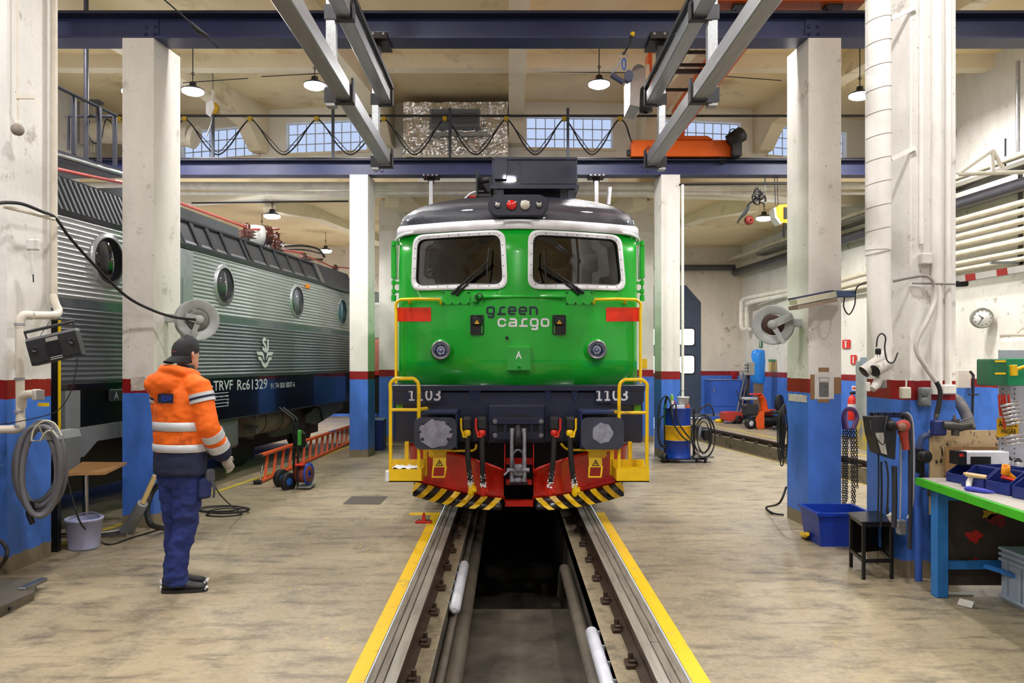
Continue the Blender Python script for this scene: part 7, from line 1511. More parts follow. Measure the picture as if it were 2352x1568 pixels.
# pegboard and tools
yp = 6.02; pg = thing('pegboard', 'grey perforated tool panel at the right edge behind the bench', 'pegboard', (XX(2330, yp), yp, bz))
MB().bx(XX(2296, yp), 4.55, yp, yp+.02, bz, ZZ(803, yp), .003).build('panel', mat('peg_grey', (178, 180, 190), .5, var=.08), pg)
h_ = MB()
for i in range(14):
    for j in range(24):
        x = XX(2303, yp) + i*.045; z = bz + .05 + j*.038
        if (i % 2 == 0 or j in (0, 23)) and z < ZZ(808, yp): h_.prism([(.006*math.cos(a), .006*math.sin(a)) for a in [PI/3*k for k in range(6)]], (x, yp-.0015, z), (1,0,0), (0,0,1), (0,.001,0))
tag(h_.build('holes', BLACK, pg), kind='stuff')
yt = 5.97
for px0, px1, y0, y1, lb, m_ in ((2277, 2314, 824, 886, 'dark green first-aid style box with yellow strips at right edge', mat('box_green', (44, 104, 70), .4)), (2312, 2360, 822, 886, 'bright green plastic box at right edge behind yellow hammer', mat('box_green_light', (30, 140, 92), .4))):
    t = thing('green_box', lb, 'box', P((px0+px1)/2, y1, yt), group='green boxes'); yy = yt - (.16 if px0 < 2300 else .08); MB().bx(XX(px0, yy), XX(px1, yy), yy, yt+.03, ZZ(y1, yy), ZZ(y0, yy), .008).build('body', m_, t)
    if px0 < 2300:
        for y in (829, 857): MB().bx(XX(2285, yy), XX(2310, yy), yy-.002, yy, ZZ(y+2.5, yy), ZZ(y-1.5, yy)).build('yellow_label', YELLOW, t)
hm = thing('yellow_hammer', 'yellow plastic mallet hanging on the pegboard', 'hammer', P(2330, 865, 5.8)); MB().cyl(P(2329, 862, 5.8), P(2327, 838, 5.8), .026, n=12).build('head', mat('mallet_yellow', (236, 186, 20), .35), hm); MB().tube([P(2328, 850, 5.8), P(2340, 846, 5.8), P(2370, 836, 5.8)], .013, n=8).build('handle', mat('mallet_yellow', (236, 186, 20), .35), hm)
for g_, (px, py, n_, dx, dy) in enumerate(((2318, 928, 6, 2.6, 8.6), (2328, 1000, 3, 2.4, 9.0))):
    for k in range(n_):
        c = P(px + dx*k, py + dy*k, 5.85); u_ = V((.055, -.02, .014)); o = MB().tube([c - u_, c - u_*.05, c + u_*.05, c + u_], [.0125, .0125, .0105, .0105], n=12).build('long_socket', CHROME)
        tag(o, 'chrome long socket in the %s set on the pegboard, %s from the top' % (('upper', 'lower')[g_], ('first', 'second', 'third', 'fourth', 'fifth', 'sixth')[k]), 'socket tool', 'chrome sockets')
for k, px in enumerate((2296, 2303, 2309, 2318)):
    t = MB(); t.tube([P(px-2, 905, 5.9), P(px, 925, 5.9), P(px+2, 950, 5.9), P(px+4, 985 if k == 1 else 955, 5.9)], [.007, .010, .009, .007], n=6); tag(t.build('red_pliers', mat('pliers_red', (206, 56, 34), .4)), 'red-handled pliers on the pegboard, %s from left' % ('first', 'second', 'third', 'fourth')[k], 'pliers', 'red pliers')
sg = thing('warning_sign', 'yellow hanging sign reading ARBETE PÅGÅR', 'sign', P(2315, 1005, 5.93)); y = 5.93; MB().bx(XX(2290, y), XX(2339, y), y, y+.004, ZZ(1003, y), ZZ(960, y)).build('plate', mat('sign_amber', (232, 178, 16), .45), sg)
text_fit('ARBETE', (XX(2293, y), y-.001, ZZ(980, y)), (1,0,0), (0,0,1), XX(2336, y)-XX(2293, y), .045, bold=.01).build('sign_text', BLACK, sg); text_fit('PÅGÅR', (XX(2300, y), y-.001, ZZ(996, y)), (1,0,0), (0,0,1), XX(2334, y)-XX(2300, y), .048, bold=.01).build('sign_text', BLACK, sg)
# things on the bench
BIN = mat('bin_blue', (32, 48, 120), .4, var=.1)
def bin_(label, x, y, w, d, h):
    t = thing('storage_bin', label, 'bin', (x, y, bz+.003), -1.35, group='blue storage bins'); z0 = .001; th = .006; x = y = 0.0
    class LB(MB):
        def build(s, n, m, p): return MB.build(s, n, m, p, True)
    LB().bx(x-w/2, x+w/2, y-d/2, y+d/2, z0, z0+th).build('base', BIN, t); LB().bx(x-w/2, x+w/2, y+d/2-th, y+d/2, z0, z0+h).build('back', BIN, t)
    for sx_ in (x-w/2, x+w/2-th): LB().prism([(-d/2, 0), (d/2, 0), (d/2, h), (-d*.15, h), (-d/2, h*.5)], (sx_, y, z0), (0,1,0), (0,0,1), (th,0,0)).build('side', BIN, t)
    LB().bx(x-w/2, x+w/2, y-d/2, y-d/2+th, z0, z0+h*.5, .002).build('front', BIN, t); LB().bx(x-w/2-.006, x+w/2+.006, y-d*.15, y-d*.15+.02, z0+h-.012, z0+h).build('rim', BIN, t)
    return t
bin_('blue storage bin with a black and white carton lying on it', 3.48, 5.87, .19, .32, .13); bin_('blue storage bin with a wooden stick across its front', 3.47, 5.63, .2, .34, .15); bin_('blue storage bin holding an orange plastic part', 3.50, 5.39, .2, .34, .16); bin_('blue storage bin cut off by the right picture edge', 3.53, 5.15, .2, .34, .15)
t = thing('carton', 'long black and white carton lying across the leftmost blue bin', 'box', (3.5, 5.88, bz+.135)); MB().bx(3.34, 3.72, 5.83, 5.94, bz+.14, bz+.235, .004).build('box', mat('carton_white', (222, 222, 228), .4), t); MB().bx(3.336, 3.40, 5.826, 5.944, bz+.138, bz+.237).build('black_end', BLACK, t); MB().bx(3.43, 3.58, 5.826, 5.83, bz+.14, bz+.20).build('black_panel', BLACK, t); MB().bx(3.345, 3.375, 5.824, 5.826, bz+.20, bz+.22).build('orange_mark', REDP, t)
for i, (px, h, m_, lb) in enumerate(((2297, .16, mat('can_silver', (188, 190, 198), .3, .7), 'plain silver spray can in front of the pegboard'), (2319, .145, mat('can_spotted', (196, 198, 200), .35, .5, var=.4, scale=60), 'spotted silver spray can in front of the pegboard'))):
    c = V((XX(px, 5.9)+.065, 5.9, bz+.004)); h += .03; t = thing('spray_can', lb, 'spray can', c, group='spray cans'); MB().lathe([(.034, 0), (.036, .004), (.036, h*.75), (.028, h*.85)], c, (0,0,1), 20).build('can', m_, t); MB().lathe([(.028, h*.84), (.024, h*.9), (.012, h*.97), (.012, h), (.001, h)], c, (0,0,1), 16).build('cap', BLACK, t)
c = V((3.40, 5.37, bz+.09)); t = thing('orange_fitting', 'orange plastic tool part sticking out of a blue bin', 'tool', c); OF = mat('fitting_orange', (240, 150, 10), .35); MB().lathe([(.028, 0), (.026, .06), (.018, .06), (.018, .01)], c + V((.0, 0, .05)), (-.2, -.4, 1), 16).build('ring', OF, t); MB().tube([c + V((0,0,.06)), c + V((.03, -.02, .03)), c + V((.07, -.03, -.0))], [.022, .018, .012], n=8).build('arm', OF, t); MB().tube([c + V((-.04, -.02, .03)), c + V((.05, -.05, .0))], .012, n=6).build('tab', REDP, t)
tag(MB().tube([P(2214, 1086, 5.6), P(2220, 1089, 5.6), P(2266, 1096, 5.5)], [.008, .016, .016], n=8).build('wooden_stick', mat('stick_wood', (224, 194, 142), .55)), 'pale wooden stick resting across the bin fronts', 'stick')
o_ = G(2222, 1124, bz); MB_ = MB().tube([G(2216, 1121, bz+.02), G(2224, 1122, bz+.02), G(2260, 1127, bz+.02), G(2284, 1131, bz+.016)], [.012, .02, .017, .006], n=10); tag(MB_.build('blue_marker', mat('marker_blue', (56, 66, 180), .4)), 'blue marker tube lying on the bench top', 'marker')
tag(MB().tube([G(2224, 1121, bz+.012), P(2226, 1108, 5.6), P(2232, 1094, 5.6)], [.016, .022, .018], n=8).build('white_tube', WHITEP), 'small white tube leaning on the bin behind the marker', 'tube')
# lit lamp above the bench
t = thing('bench_lamp', 'lit tube lamp under a white shade at right edge', 'lamp', P(2340, 790, 6.1)); y = 6.1; MB().bx(XX(2305, y), 4.6, y-.06, y+.06, ZZ(776, y), ZZ(766, y), .01).build('shade', PCREAM, t); MB().bx(XX(2310, y), 4.58, y-.045, y+.045, ZZ(782, y), ZZ(777, y)).build('tube', emission('bench_tube', (255, 244, 220), 14), t); MB().tube([P(2335, 766, y), P(2345, 755, y), V((4.5, y, ZZ(730, y))), V((4.5, y, ZH))], .008, n=6).build('hanger', PCREAM, t)
# clock
cc = V((rwx(13.2, .22), 13.2, ZZ(730, 13.2))); n_ = V((-.34, -.94, 0)).normalized(); ck = thing('wall_clock', 'round white wall clock in a grey case on the right wall', 'clock', cc - V((0,0,.17))); cu_ = V((-n_.y, n_.x, 0)); 
if cu_.x < 0: cu_ = -cu_
MB().lathe([(.16, -.12), (.17, -.1), (.175, .0), (.165, .02), (.15, .02), (.148, .008)], cc, n_, 36).build('case', mat('clock_case', (140, 138, 124), .45), ck); MB().lathe([(.15, 0), (.15, .008), (.001, .008)], cc, n_, 36).build('dial', mat('clock_dial', (232, 232, 228), .4), ck)
for k in range(12):
    a = 2*PI*k/12; p = cc + cu_*(.125*math.sin(a)) + V((0,0,.125*math.cos(a))) + n_*.0095; e = (cu_*math.sin(a) + V((0,0,math.cos(a)))); sd = cu_*math.cos(a) - V((0,0,math.sin(a))); MB().prism([(-.012, -.004), (.012, -.004), (.012, .004), (-.012, .004)], p, e, sd, n_*.001).build('hour_mark', BLACK, ck)
for a, ln, w in ((math.radians(-48), .075, .008), (math.radians(207), .11, .006)):
    e = cu_*math.sin(a) + V((0,0,math.cos(a))); sd = cu_*math.cos(a) - V((0,0,math.sin(a))); MB().prism([(-.02, -w), (ln, -w*.6), (ln, w*.6), (-.02, w)], cc + n_*.012, e, sd, n_*.002).build('hand', BLACK, ck)
t = MB(); p = P(2210, 870, 13.8); t.box(p, (.24, .14, .32), bev=.01); tag(t.build('switch_box', PCREAM), 'cream switch box on the wall beyond the right column', 'switch box')
# red and white boom over the side track
bm = thing('barrier_boom', 'red and white slatted boom pointing at the white column', 'boom', P(2280, 640, 7.6)); a, b_ = P(2196, 642, 7.6), P(2420, 606, 7.0); n9 = 9
for k in range(n9): bar(a.lerp(b_, k/n9), a.lerp(b_, (k+1)/n9), .025, .03, WHITEP if k % 3 != 1 else mat('boom_red', (190, 60, 54), .5), 'boom_section', bm)
MB().box(P(2205, 652, 7.6), (.12, .1, .05), bev=.01).build('boom_head', BLACK, bm)
# ---------------------------------------------------------------- floor things on the right
sto = thing('step_stool', 'black metal stool with a side shelf in front of the right column', 'stool', G(2010, 1320)); 
A_ = [G(1952, 1303), G(1982, 1333), G(2052, 1334), G(2058, 1302)]; top = .47; BS = mat('stool_black', (30, 29, 31), .35, .2)
TP = [G(1947, 1176, .47), G(1978, 1198, .47), G(2052, 1197, .47), G(2020, 1172, .47)]
LG = [V((p.x, p.y, 0)) for p in (TP[0] + V((.02, -.02, 0)), TP[1] + V((.02, .0, 0)), TP[2] + V((-.015, 0, 0)), TP[3] + V((-.01, -.02, 0)))]
t = MB(); t.add([p for p in TP] + [p - V((0,0,.012)) for p in TP], [(0,1,2,3), (4,5,6,7), (0,1,5,4), (1,2,6,5), (2,3,7,6), (3,0,4,7)]); t.build('seat', mat('stool_seat', (46, 40, 40), .3, .2), sto)
for p in LG: MB().bx(p.x-.013, p.x+.013, p.y-.013, p.y+.013, 0, top-.012, .003).build('leg', BS, sto)
for i in range(4): a, b_ = LG[i], LG[(i+1) % 4]; bar(a + V((0,0,.15)), b_ + V((0,0,.15)), .01, .014, BS, 'stretcher', sto); bar(a + V((0,0,.44)), b_ + V((0,0,.44)), .01, .012, BS, 'apron', sto)
t = MB(); a, b_ = LG[0], LG[3]; t.add([a + V((0,0,.12)), b_ + V((0,0,.12)), b_ + V((0,0,.42)), a + V((0,0,.42))], [(0,1,2,3)]); a, b_ = LG[3], LG[2]; t.add([a + V((0,0,.12)), b_ + V((0,0,.12)), b_ + V((0,0,.42)), a + V((0,0,.42))], [(0,1,2,3)]); t.build('back_sheet', mat('stool_sheet', (24, 22, 24), .4), sto)
bb = thing('blue_crate', 'open blue plastic crate between the two right columns', 'crate', G(1920, 1250)); x0, x1, y0, y1 = XX(1882, 7.5), XX(2000, 7.5), 7.5, 7.95; BB = mat('crate_blue', (24, 60, 168), .35); h = .33; e = .035
def fr_(z, g): return [V((x0-g, y0-g, z)), V((x1+g, y0-g, z)), V((x1+g, y1+g, z)), V((x0-g, y1+g, z))]
t = MB(); t.loft([fr_(0, -.02), fr_(h-.03, .012), fr_(h-.03, e), fr_(h, e), fr_(h, .0), fr_(.02, -.03)], smooth=False); t.build('tub', BB, bb)
tag(MB().tube([G(1843, 1226, .03), G(1850, 1229, .05), G(1855, 1226, .08)], [.03, .03, .02], n=8).build('yellow_part', YELLOW), 'yellow plastic part on the floor beside the blue crate', 'part')
gc = thing('grey_crate', 'grey ribbed plastic crate under the workbench', 'crate', G(2340, 1400)); y0 = 5.08; x0, x1, y1 = 3.66, 4.4, 5.84; zt = .40; GC = mat('crate_grey', (160, 170, 186), .45)
t = MB(); t.bx(x0, x1, y0, y1, 0, zt, .01); t.build('shell', GC, gc)
for z in (.03, .30, .34, .38): MB().bx(x0-.02, x1, y0-.02, y1, z, z+.022, .004).build('rib', GC, gc)
for k in range(5): MB().bx(x0-.015, x0, y0 + .06 + k*.15, y0 + .085 + k*.15, .04, .30).build('rib', GC, gc); MB().bx(x0+.06+k*.16, x0+.085+k*.16, y0-.015, y0, .04, .30).build('rib', GC, gc)
t = MB(); a = G(2203, 1386); t.add([G(2200, 1388, .004), G(2232, 1396, .004), G(2237, 1382, .05), G(2206, 1374, .05)], [(0,1,2,3)]); t.add([G(2232, 1396, .004), G(2241, 1391, .004), G(2237, 1382, .05)], [(0,1,2)]); t.add([G(2200, 1388, .004) + V((0,.01,0)), G(2232, 1396, .004) + V((0,.01,0)), G(2237, 1382, .05) + V((0,.01,0)), G(2206, 1374, .05) + V((0,.01,0))], [(0,1,2,3)]); tag(t.build('paper_scrap', WHITEP), 'folded white paper scrap on the floor by the bench leg', 'paper')
tag(MB().cyl(G(2168, 1362, .012), G(2235, 1364, .012), .012, n=8).build('light_strip', WHITEP), 'short white strip on the floor under the workbench', 'strip')
# ---------------------------------------------------------------- on the right middle column
yb = DB
nt_ = thing('paper_notice', 'white paper notice with a map taped to the column', 'notice', P(1891, 915, yb)); MB().bx(XX(1871, yb), XX(1915, yb), yb-.004, yb-.001, ZZ(916, yb), ZZ(854, yb)).build('sheet', WHITEP, nt_); MB().bx(XX(1881, yb), XX(1903, yb), yb-.006, yb-.004, ZZ(911, yb), ZZ(878, yb)).build('map', mat('map_print', (110, 110, 110), .6, var=.6, scale=60), nt_)
o9 = MB(); stroke(o9, [(0, 0), (.10, 0), (.10, .042), (0, .042)], .003, (XX(1881, yb), yb-.005, ZZ(876, yb)), (1,0,0), (0,0,1), True); o9.build('header_box', BLACK, nt_)
for x0, x1, y0, y1 in ((1861, 1871, 860, 917), (1915, 1931, 866, 904), (1880, 1904, 844, 854), (1878, 1905, 913, 924)): MB().bx(XX(x0, yb), XX(x1, yb), yb-.003, yb-.0005, ZZ(y1, yb), ZZ(y0, yb)).build('tape', mat('brown_tape', (152, 116, 80), .5), nt_)
fl = thing('strip_light', 'unlit strip light fixture with a blue end on the column', 'light fixture', P(1885, 700, 8.1)); a, b_ = P(1822, 694, 8.05), P(1912, 676, 8.2); bar(a, b_, .06, .028, mat('fixture_cream', (206, 202, 178), .45), 'reflector', fl); bar(a + V((0,.0,-.06)), b_ + V((0,0,-.06)), .075, .02, mat('fixture_brown', (150, 130, 112), .5), 'louvre', fl); bar(a + V((0,.06,.035)), b_ + V((0,.06,.035)), .05, .012, mat('fixture_navy', (40, 52, 84), .5), 'back', fl); bar(P(1885, 682, 8.15), P(1885, 676, 8.37), .02, .02, DKMETAL, 'bracket', fl); MB().box(P(1937, 675, 8.2), (.22, .1, .07), bev=.008).build('gear_box', mat('fixture_blue', (74, 96, 136), .5), fl); MB().tube(smooth([P(1940, 682, 8.15), P(1938, 705, 8.15), P(1950, 722, 8.15), P(1963, 700, 8.15), P(1968, 660, 8.1), P(1998, 645, 7.6)], 5), .007, n=6).build('cable', RUBBER, fl)
reel('large grey hose reel on the left face of the right middle column', P(1776, 746, 8.5), .215, (-.45, -1, 0), mat('reel_red_dark', (70, 44, 36), .6), P(1826, 728, 8.62), 3.21)
cb2 = thing('cable_bundle', 'bundle of black cables hanging on the left side of the column', 'cable', P(1797, 1070, 8.6))
rn_ = random.Random(11)
for k in range(8):
    xq, aq, bot, ddq = 1796 + rn_.uniform(-5, 6), rn_.uniform(3, 7.5), rn_.uniform(1015, 1074), 8.6 - .025*k
    MB().tube(smooth([P(1803, 930 + rn_.uniform(-4, 4), 8.62), P(xq - aq*.6, 950, ddq), P(xq - aq, 990, ddq), P(xq - aq*.7, bot - 12, ddq), P(xq, bot, ddq), P(xq + aq*.7, bot - 14, ddq), P(xq + aq, 985, ddq), P(xq + aq*.5, 948, ddq)], 4, True), .007, n=5, closed=True).build('cable_loop', RUBBER, cb2)
MB().tube(smooth([P(1806, 1118, 8.6), P(1790, 1155, 8.55), G(1760, 1165, .02), G(1775, 1178, .02), G(1800, 1182, .02)], 5), .012, n=6).build('trailing_cable', RUBBER, cb2)
chn = thing('chain_slings', 'purple round sling holding black lifting chains beside the column', 'chain', P(1950, 1165, 8.45)); xcn = XX(1950, 8.45)
for k in range(4): MB().tube(smooth([P(1938 + 3*k, 985, 8.45 - .03*k), P(1936+2*k, 955, 8.45), P(1945, 938 + k, 8.45), P(1962, 940 + k, 8.45), P(1970 - k, 960, 8.45), P(1962 - 2*k, 985, 8.45 - .03*k)], 5), .016, n=7).build('purple_sling', mat('sling_purple', (92, 62, 106), .8), chn)
def chain(px, y0, y1, dd, px2=None):
    t = MB(); a, b_ = P(px, y0, dd), P(px2 or px, y1, dd); n = int((b_-a).length/.026); dv = (b_-a).normalized()
    for i in range(n):
        c = a.lerp(b_, (i+.5)/n); sd = V((1,0,0)) if i % 2 else V((.3,1,0)).normalized()
        t.tube([c + dv*(.019*math.sin(q)) + sd*(.011*math.cos(q)) for q in [2*PI*j/8 for j in range(8)]], .0045, n=4, closed=True)
    o = t.build('chain_strand', mat('chain_black', (44, 44, 48), .4, .7), chn); o['kind'] = 'stuff'
for px, y1, px2 in ((1937, 1160, 1936), (1942, 1166, 1941), (1946, 1150, 1945), (1951, 1010, 1952), (1955, 1155, 1958), (1961, 1158, 1963), (1967, 1120, 1969)): chain(px, 985, y1, 8.45 - random.uniform(0, .06), px2)
# ================================================================ back of the hall
od = G(1562, 1064); od.y += .25; DBL, DYE = mat('drum_blue', (14, 54, 148), .35, var=.1), mat('drum_yellow', (236, 178, 10), .4, var=.08, dirt=(120, 90, 20), dirt_amt=.2)
dr = thing('oil_drum', 'blue and yellow oil drum on a trolley with a pump', 'oil drum', od); rd = .235; z0 = .07
MB().lathe([(.001, z0), (rd, z0), (rd+.008, z0+.01), (rd, z0+.02), (rd, z0+.30), (rd+.01, z0+.31), (rd, z0+.32)], od, (0,0,1), 32).build('lower_band', DBL, dr); MB().lathe([(rd, z0+.32), (rd, z0+.56), (rd+.01, z0+.57), (rd, z0+.58)], od, (0,0,1), 32).build('yellow_band', DYE, dr); MB().lathe([(rd, z0+.58), (rd, z0+.86), (rd+.008, z0+.87), (rd+.008, z0+.885), (rd-.01, z0+.885), (rd-.01, z0+.87), (.001, z0+.87)], od, (0,0,1), 32).build('upper_band', DBL, dr)
dt = thing('drum_trolley', 'black wheeled trolley with pump and coiled hoses carrying the drum', 'trolley', od + V((.1, 0, 0))); dy = od.y - .05
def D_(px, py, o=0.0): return P(px, py, dy + o)
MB().bx(od.x-.3, od.x+.5, od.y-.2, od.y+.2, .055, .068).build('platform', BLACK, dt)
for c in (D_(1527, 1052, -.1), D_(1532, 1052, .25)): MB().lathe([(.04, -.03), (.085, -.03), (.09, 0), (.085, .03), (.04, .03)], V((c.x, c.y, .09)), (.8,-.5,0), 22).build('wheel', RUBBER, dt)
for c in (D_(1620, 1064, -.12), D_(1600, 1064, .25)): MB().lathe([(.02, -.02), (.055, -.02), (.058, 0), (.055, .02), (.02, .02)], V((c.x, c.y, .058)), (.9,-.3,0), 18).build('caster', RUBBER, dt)
MB().tube([D_(1528, 1040), D_(1528, 925), D_(1532, 910)], .022, n=8).build('post', BLACK, dt); MB().cyl(D_(1528, 975), D_(1528, 928), .026, n=8).build('green_sleeve', mat('sleeve_green', (30, 110, 60), .5), dt)
MB().bx(D_(1594, 0).x, D_(1653, 0).x, dy-.02, dy+.0, ZZ(955, dy), ZZ(951, dy)).build('hose_bar', STEEL, dt); MB().bx(D_(1590, 0).x, D_(1636, 0).x, dy-.12, dy+.1, ZZ(1050, dy), ZZ(1046, dy)).build('pump_shelf', STEEL, dt)
MB().box(D_(1622, 998), (.13, .16, .19), bev=.02).build('pump', BLACK, dt); MB().lathe([(.05, -.1), (.055, .1), (.001, .1)], D_(1605, 990, .05), (0,0,1), 16).build('pump_motor', mat('motor_grey', (96, 98, 104), .45), dt); MB().bx(D_(1592, 0).x, D_(1597, 0).x, dy, dy+.04, .06, ZZ(940, dy)).build('frame_upright', BLACK, dt)
for k in range(5): MB().tube([D_(1616 + 3*math.sin(k*2.4) + (14+3.4*k)*math.cos(t_), 1000 + 5*math.cos(k*1.9) + (37 + 3.2*k)*math.sin(t_), -.035*k - .06 + .03*math.sin(2*t_+k)) for t_ in [2*PI*i/28 for i in range(28)]], .0095, n=7, closed=True).build('hose_loop', RUBBER, dt)
for pts in ([(1531, 1030), (1515, 1018), (1511, 970), (1517, 925), (1530, 909), (1540, 925), (1544, 950), (1548, 975), (1570, 1005), (1596, 1020)], [(1533, 945), (1543, 932), (1552, 928), (1553, 940), (1556, 965), (1575, 995), (1594, 1015)], [(1530, 950), (1516, 965), (1513, 1000), (1520, 1022), (1532, 1024)], [(1600, 945), (1615, 935), (1628, 928), (1637, 940), (1640, 955)]):
    MB().tube(smooth([D_(x, y, -.28 if x > 1540 and x < 1600 else -.05) for x, y in pts], 5), .014, n=7).build('hose', RUBBER, dt)
zt = z0 + .872
bk = thing('white_pail', 'white pail with orange label on the oil drum', 'bucket', V((D_(1597, 0).x, od.y, zt))); c = V((od.x + .1, od.y-.05, zt)); MB().lathe([(.001, 0), (.085, 0), (.10, .19), (.107, .19), (.107, .21), (.098, .21), (.082, .01), (.001, .01)], c, (0,0,1), 24).build('pail', WHITEP, bk); MB().tube([c + V((.1*math.cos(t_), -.02, .2 + .12*math.sin(t_))) for t_ in [PI*i/12 for i in range(13)]], .005, n=5).build('handle', BLACK, bk); MB().prism([(.0, 0), (.09, 0), (.09, .06)], c + V((-.0, -.098, .02)), (1,0,0), (0,0,1), (0,.008,0)).build('label', mat('label_orange', (226, 96, 40), .5), bk)
c = V((od.x-.10, od.y-.05, zt)); t = thing('sealant_tube', 'green and white spray can standing on the oil drum', 'spray can', c); MB().lathe([(.03, 0), (.03, .2), (.022, .23), (.012, .26), (.001, .26)], c, (0,0,1), 14).build('can', mat('can_green', (120, 170, 70), .4), t); MB().lathe([(.031, .0), (.031, .12)], c + V((.003, -.004, .02)), (0,0,1), 14).build('label', WHITEP, t)
tag(MB().box((od.x+.0, od.y-.12, zt+.035), (.2, .09, .06), bev=.006).build('parts_box', mat('parts_white', (206, 208, 216), .5)), 'flat white and black parts box on the oil drum', 'box')
tag(MB().tube([(od.x-.03, od.y, zt+.02), (od.x-.055, od.y, zt+.13)], .02, n=6).build('red_bottle', REDP), 'small red bottle lying among cans on the oil drum', 'bottle')
# blue cabinet and buckets
yc = 23.6; bc = thing('blue_cabinet', 'low blue cabinet against the back wall by the door', 'cabinet', (XX(1668, yc), yc, 0)); CBL = mat('cabinet_blue', (58, 100, 196), .45, var=.1); x0, x1 = XX(1634, yc), XX(1702, yc); zt = ZZ(871, yc)
MB().bx(x0, x1, yc, YF-.1, 0, zt-.02).build('body', CBL, bc); MB().bx(x0-.03, x1+.03, yc-.03, YF-.1, zt-.02, zt).build('top', mat('cabinet_top', (120, 140, 190), .5), bc); MB().bx(x0+.03, x1-.03, yc-.02, yc, .42, zt-.05, .004).build('door', CBL, bc); MB().bx(x0+.03, x1-.03, yc-.02, yc, .04, .40, .004).build('drawer', CBL, bc); MB().box((x0+.07, yc-.03, .9), (.03, .02, .1)).build('hinge', GREYP, bc)
for px, r, m_, lb in ((1687, .1, mat('bucket_red', (206, 40, 36), .45), 'red bucket on the blue cabinet'), (1703, .07, WHITEP, 'white pot on the blue cabinet beside the red bucket')):
    c = V((XX(px, yc+.2), yc+.2, zt)); t = thing('bucket', lb, 'bucket', c, group='buckets'); MB().lathe([(.001, 0), (r*.8, 0), (r, .22), (r+.006, .23), (r*.92, .22), (r*.75, .01), (.001, .01)], c, (0,0,1), 20).build('pail', m_, t); MB().tube([c + V((r*math.cos(q), -.02, .2 - .06*math.sin(q))) for q in [PI*i/8 for i in range(9)]], .005, n=5).build('handle', DKMETAL, t)
# snow blower
so = G(1745, 985); ys = so.y; SO = mat('blower_orange', (238, 92, 20), .4); sn = thing('snow_blower', 'orange and black snow blower parked beyond the side track', 'snow blower', so)
def N(px, py, o=0.0): return P(px, py, ys + o)
for px, o, r in ((1723, 0, .15), (1731, .45, .15)):
    c = V((N(px, 0, o).x, ys+o, r)); MB().lathe([(.08, -.06), (r-.01, -.06), (r, -.03), (r, .03), (r-.01, .06), (.08, .06)], c, (.45,-1,0), 26).build('wheel', RUBBER, sn); MB().lathe([(.085, -.03), (.085, .05), (.03, .06), (.001, .06)], c, (.45,-1,0), 20).build('rim', mat('rim_white', (206, 206, 204), .4), sn)
t = MB(); t.prism([(x, z) for x, z in ((N(1737, 0).x, .05), (N(1735, 0).x, .28), (N(1745, 0).x, .46), (N(1755, 0).x, .50), (N(1755, 0).x, .02), (N(1742, 0).x, .0))], (0, ys-.02, 0), (1,0,0), (0,0,1), (0,.03,0)); t.build('auger_cheek', SO, sn)
t = MB(); t.bx(N(1754, 0).x, N(1786, 0).x, ys-.02, ys+.45, .46, .50); t.bx(N(1754, 0).x, N(1786, 0).x, ys+.38, ys+.45, .0, .5); t.build('auger_housing', SO, sn)
MB().cyl((N(1755, 0).x, ys+.2, .2), (N(1790, 0).x, ys+.2, .2), .14, n=14).build('auger', BLACK, sn); MB().tube(smooth([N(1757, 948, .2), N(1754, 930, .2), N(1750, 915, .15), N(1746, 908, .05)], 4), [.10]*7 + [.09, .09, .08, .08, .07, .06], n=12).build('chute', SO, sn)
MB().box(N(1722, 940, .1), (.34, .35, .3), bev=.04).build('engine', mat('engine_black', (42, 42, 46), .5), sn); MB().box(N(1721, 915, .1), (.36, .3, .07), bev=.02).build('engine_cover', mat('cover_silver', (170, 172, 176), .4), sn); MB().box(N(1735, 905, .1), (.28, .25, .04), bev=.015).build('fuel_tank', REDP, sn)
for o in (-.05, .4): MB().tube([N(1708, 950, o), N(1700, 925, o), N(1694, 902, o), N(1690, 895, o)], .014, n=6).build('handle_bar', DKMETAL, sn)
MB().box(N(1738, 905, .3), (.02, .3, .02)).build('chute_crank', DKMETAL, sn)
so2 = G(1684, 973); sw = thing('floor_sweeper', 'red roller sweeper standing left of the snow blower', 'sweeper', so2); ys2 = so2.y
t = MB(); t.prism([(x, z) for x, z in ((XX(1664, ys2), .12), (XX(1662, ys2), .30), (XX(1675, ys2), .33), (XX(1706, ys2), .33), (XX(1706, ys2), .10), (XX(1675, ys2), .06))], (0, ys2, 0), (1,0,0), (0,0,1), (0,.5,0)); t.build('hood', mat('sweeper_red', (196, 62, 50), .45), sw)
for px, r in ((1684, .05), (1696, .12)): MB().lathe([(r*.4, -.03), (r, -.03), (r, .03), (r*.4, .03)], (XX(px, ys2), ys2-.05, r), (.5,-1,0), 20).build('wheel', RUBBER, sw)
# tarp covered machine, control box, chair
tp_ = thing('covered_machine', 'tall machine wrapped in a bright blue tarpaulin', 'machine', G(1740, 972)); yt_ = 22.0; rings = []
for py, w, sh in ((880, 12, 2), (872, 15, 0), (850, 16, -1), (830, 15, 1), (815, 15.5, 0), (806, 14, 2), (803, 8, 3)):
    c = P(1741 + sh, py, yt_); k = w*yt_/FOC; rings.append([c + V((k*math.cos(a)*(1+.10*mnoise.noise(V((a*2, py*.08, 1)))), k*.9*math.sin(a), .03*mnoise.noise(V((a*3, py*.1, 2))))) for a in [2*PI*i/26 for i in range(26)]])
MB().loft(rings).build('tarpaulin', mat('tarp_blue', (40, 140, 236), .35, var=.12, scale=5, bump=.5, bscale=7), tp_); MB().bx(XX(1733, yt_), XX(1750, yt_), yt_-.1, yt_+.1, 0, ZZ(878, yt_)).build('machine_stand', mat('stand_brown', (120, 98, 76), .6), tp_)
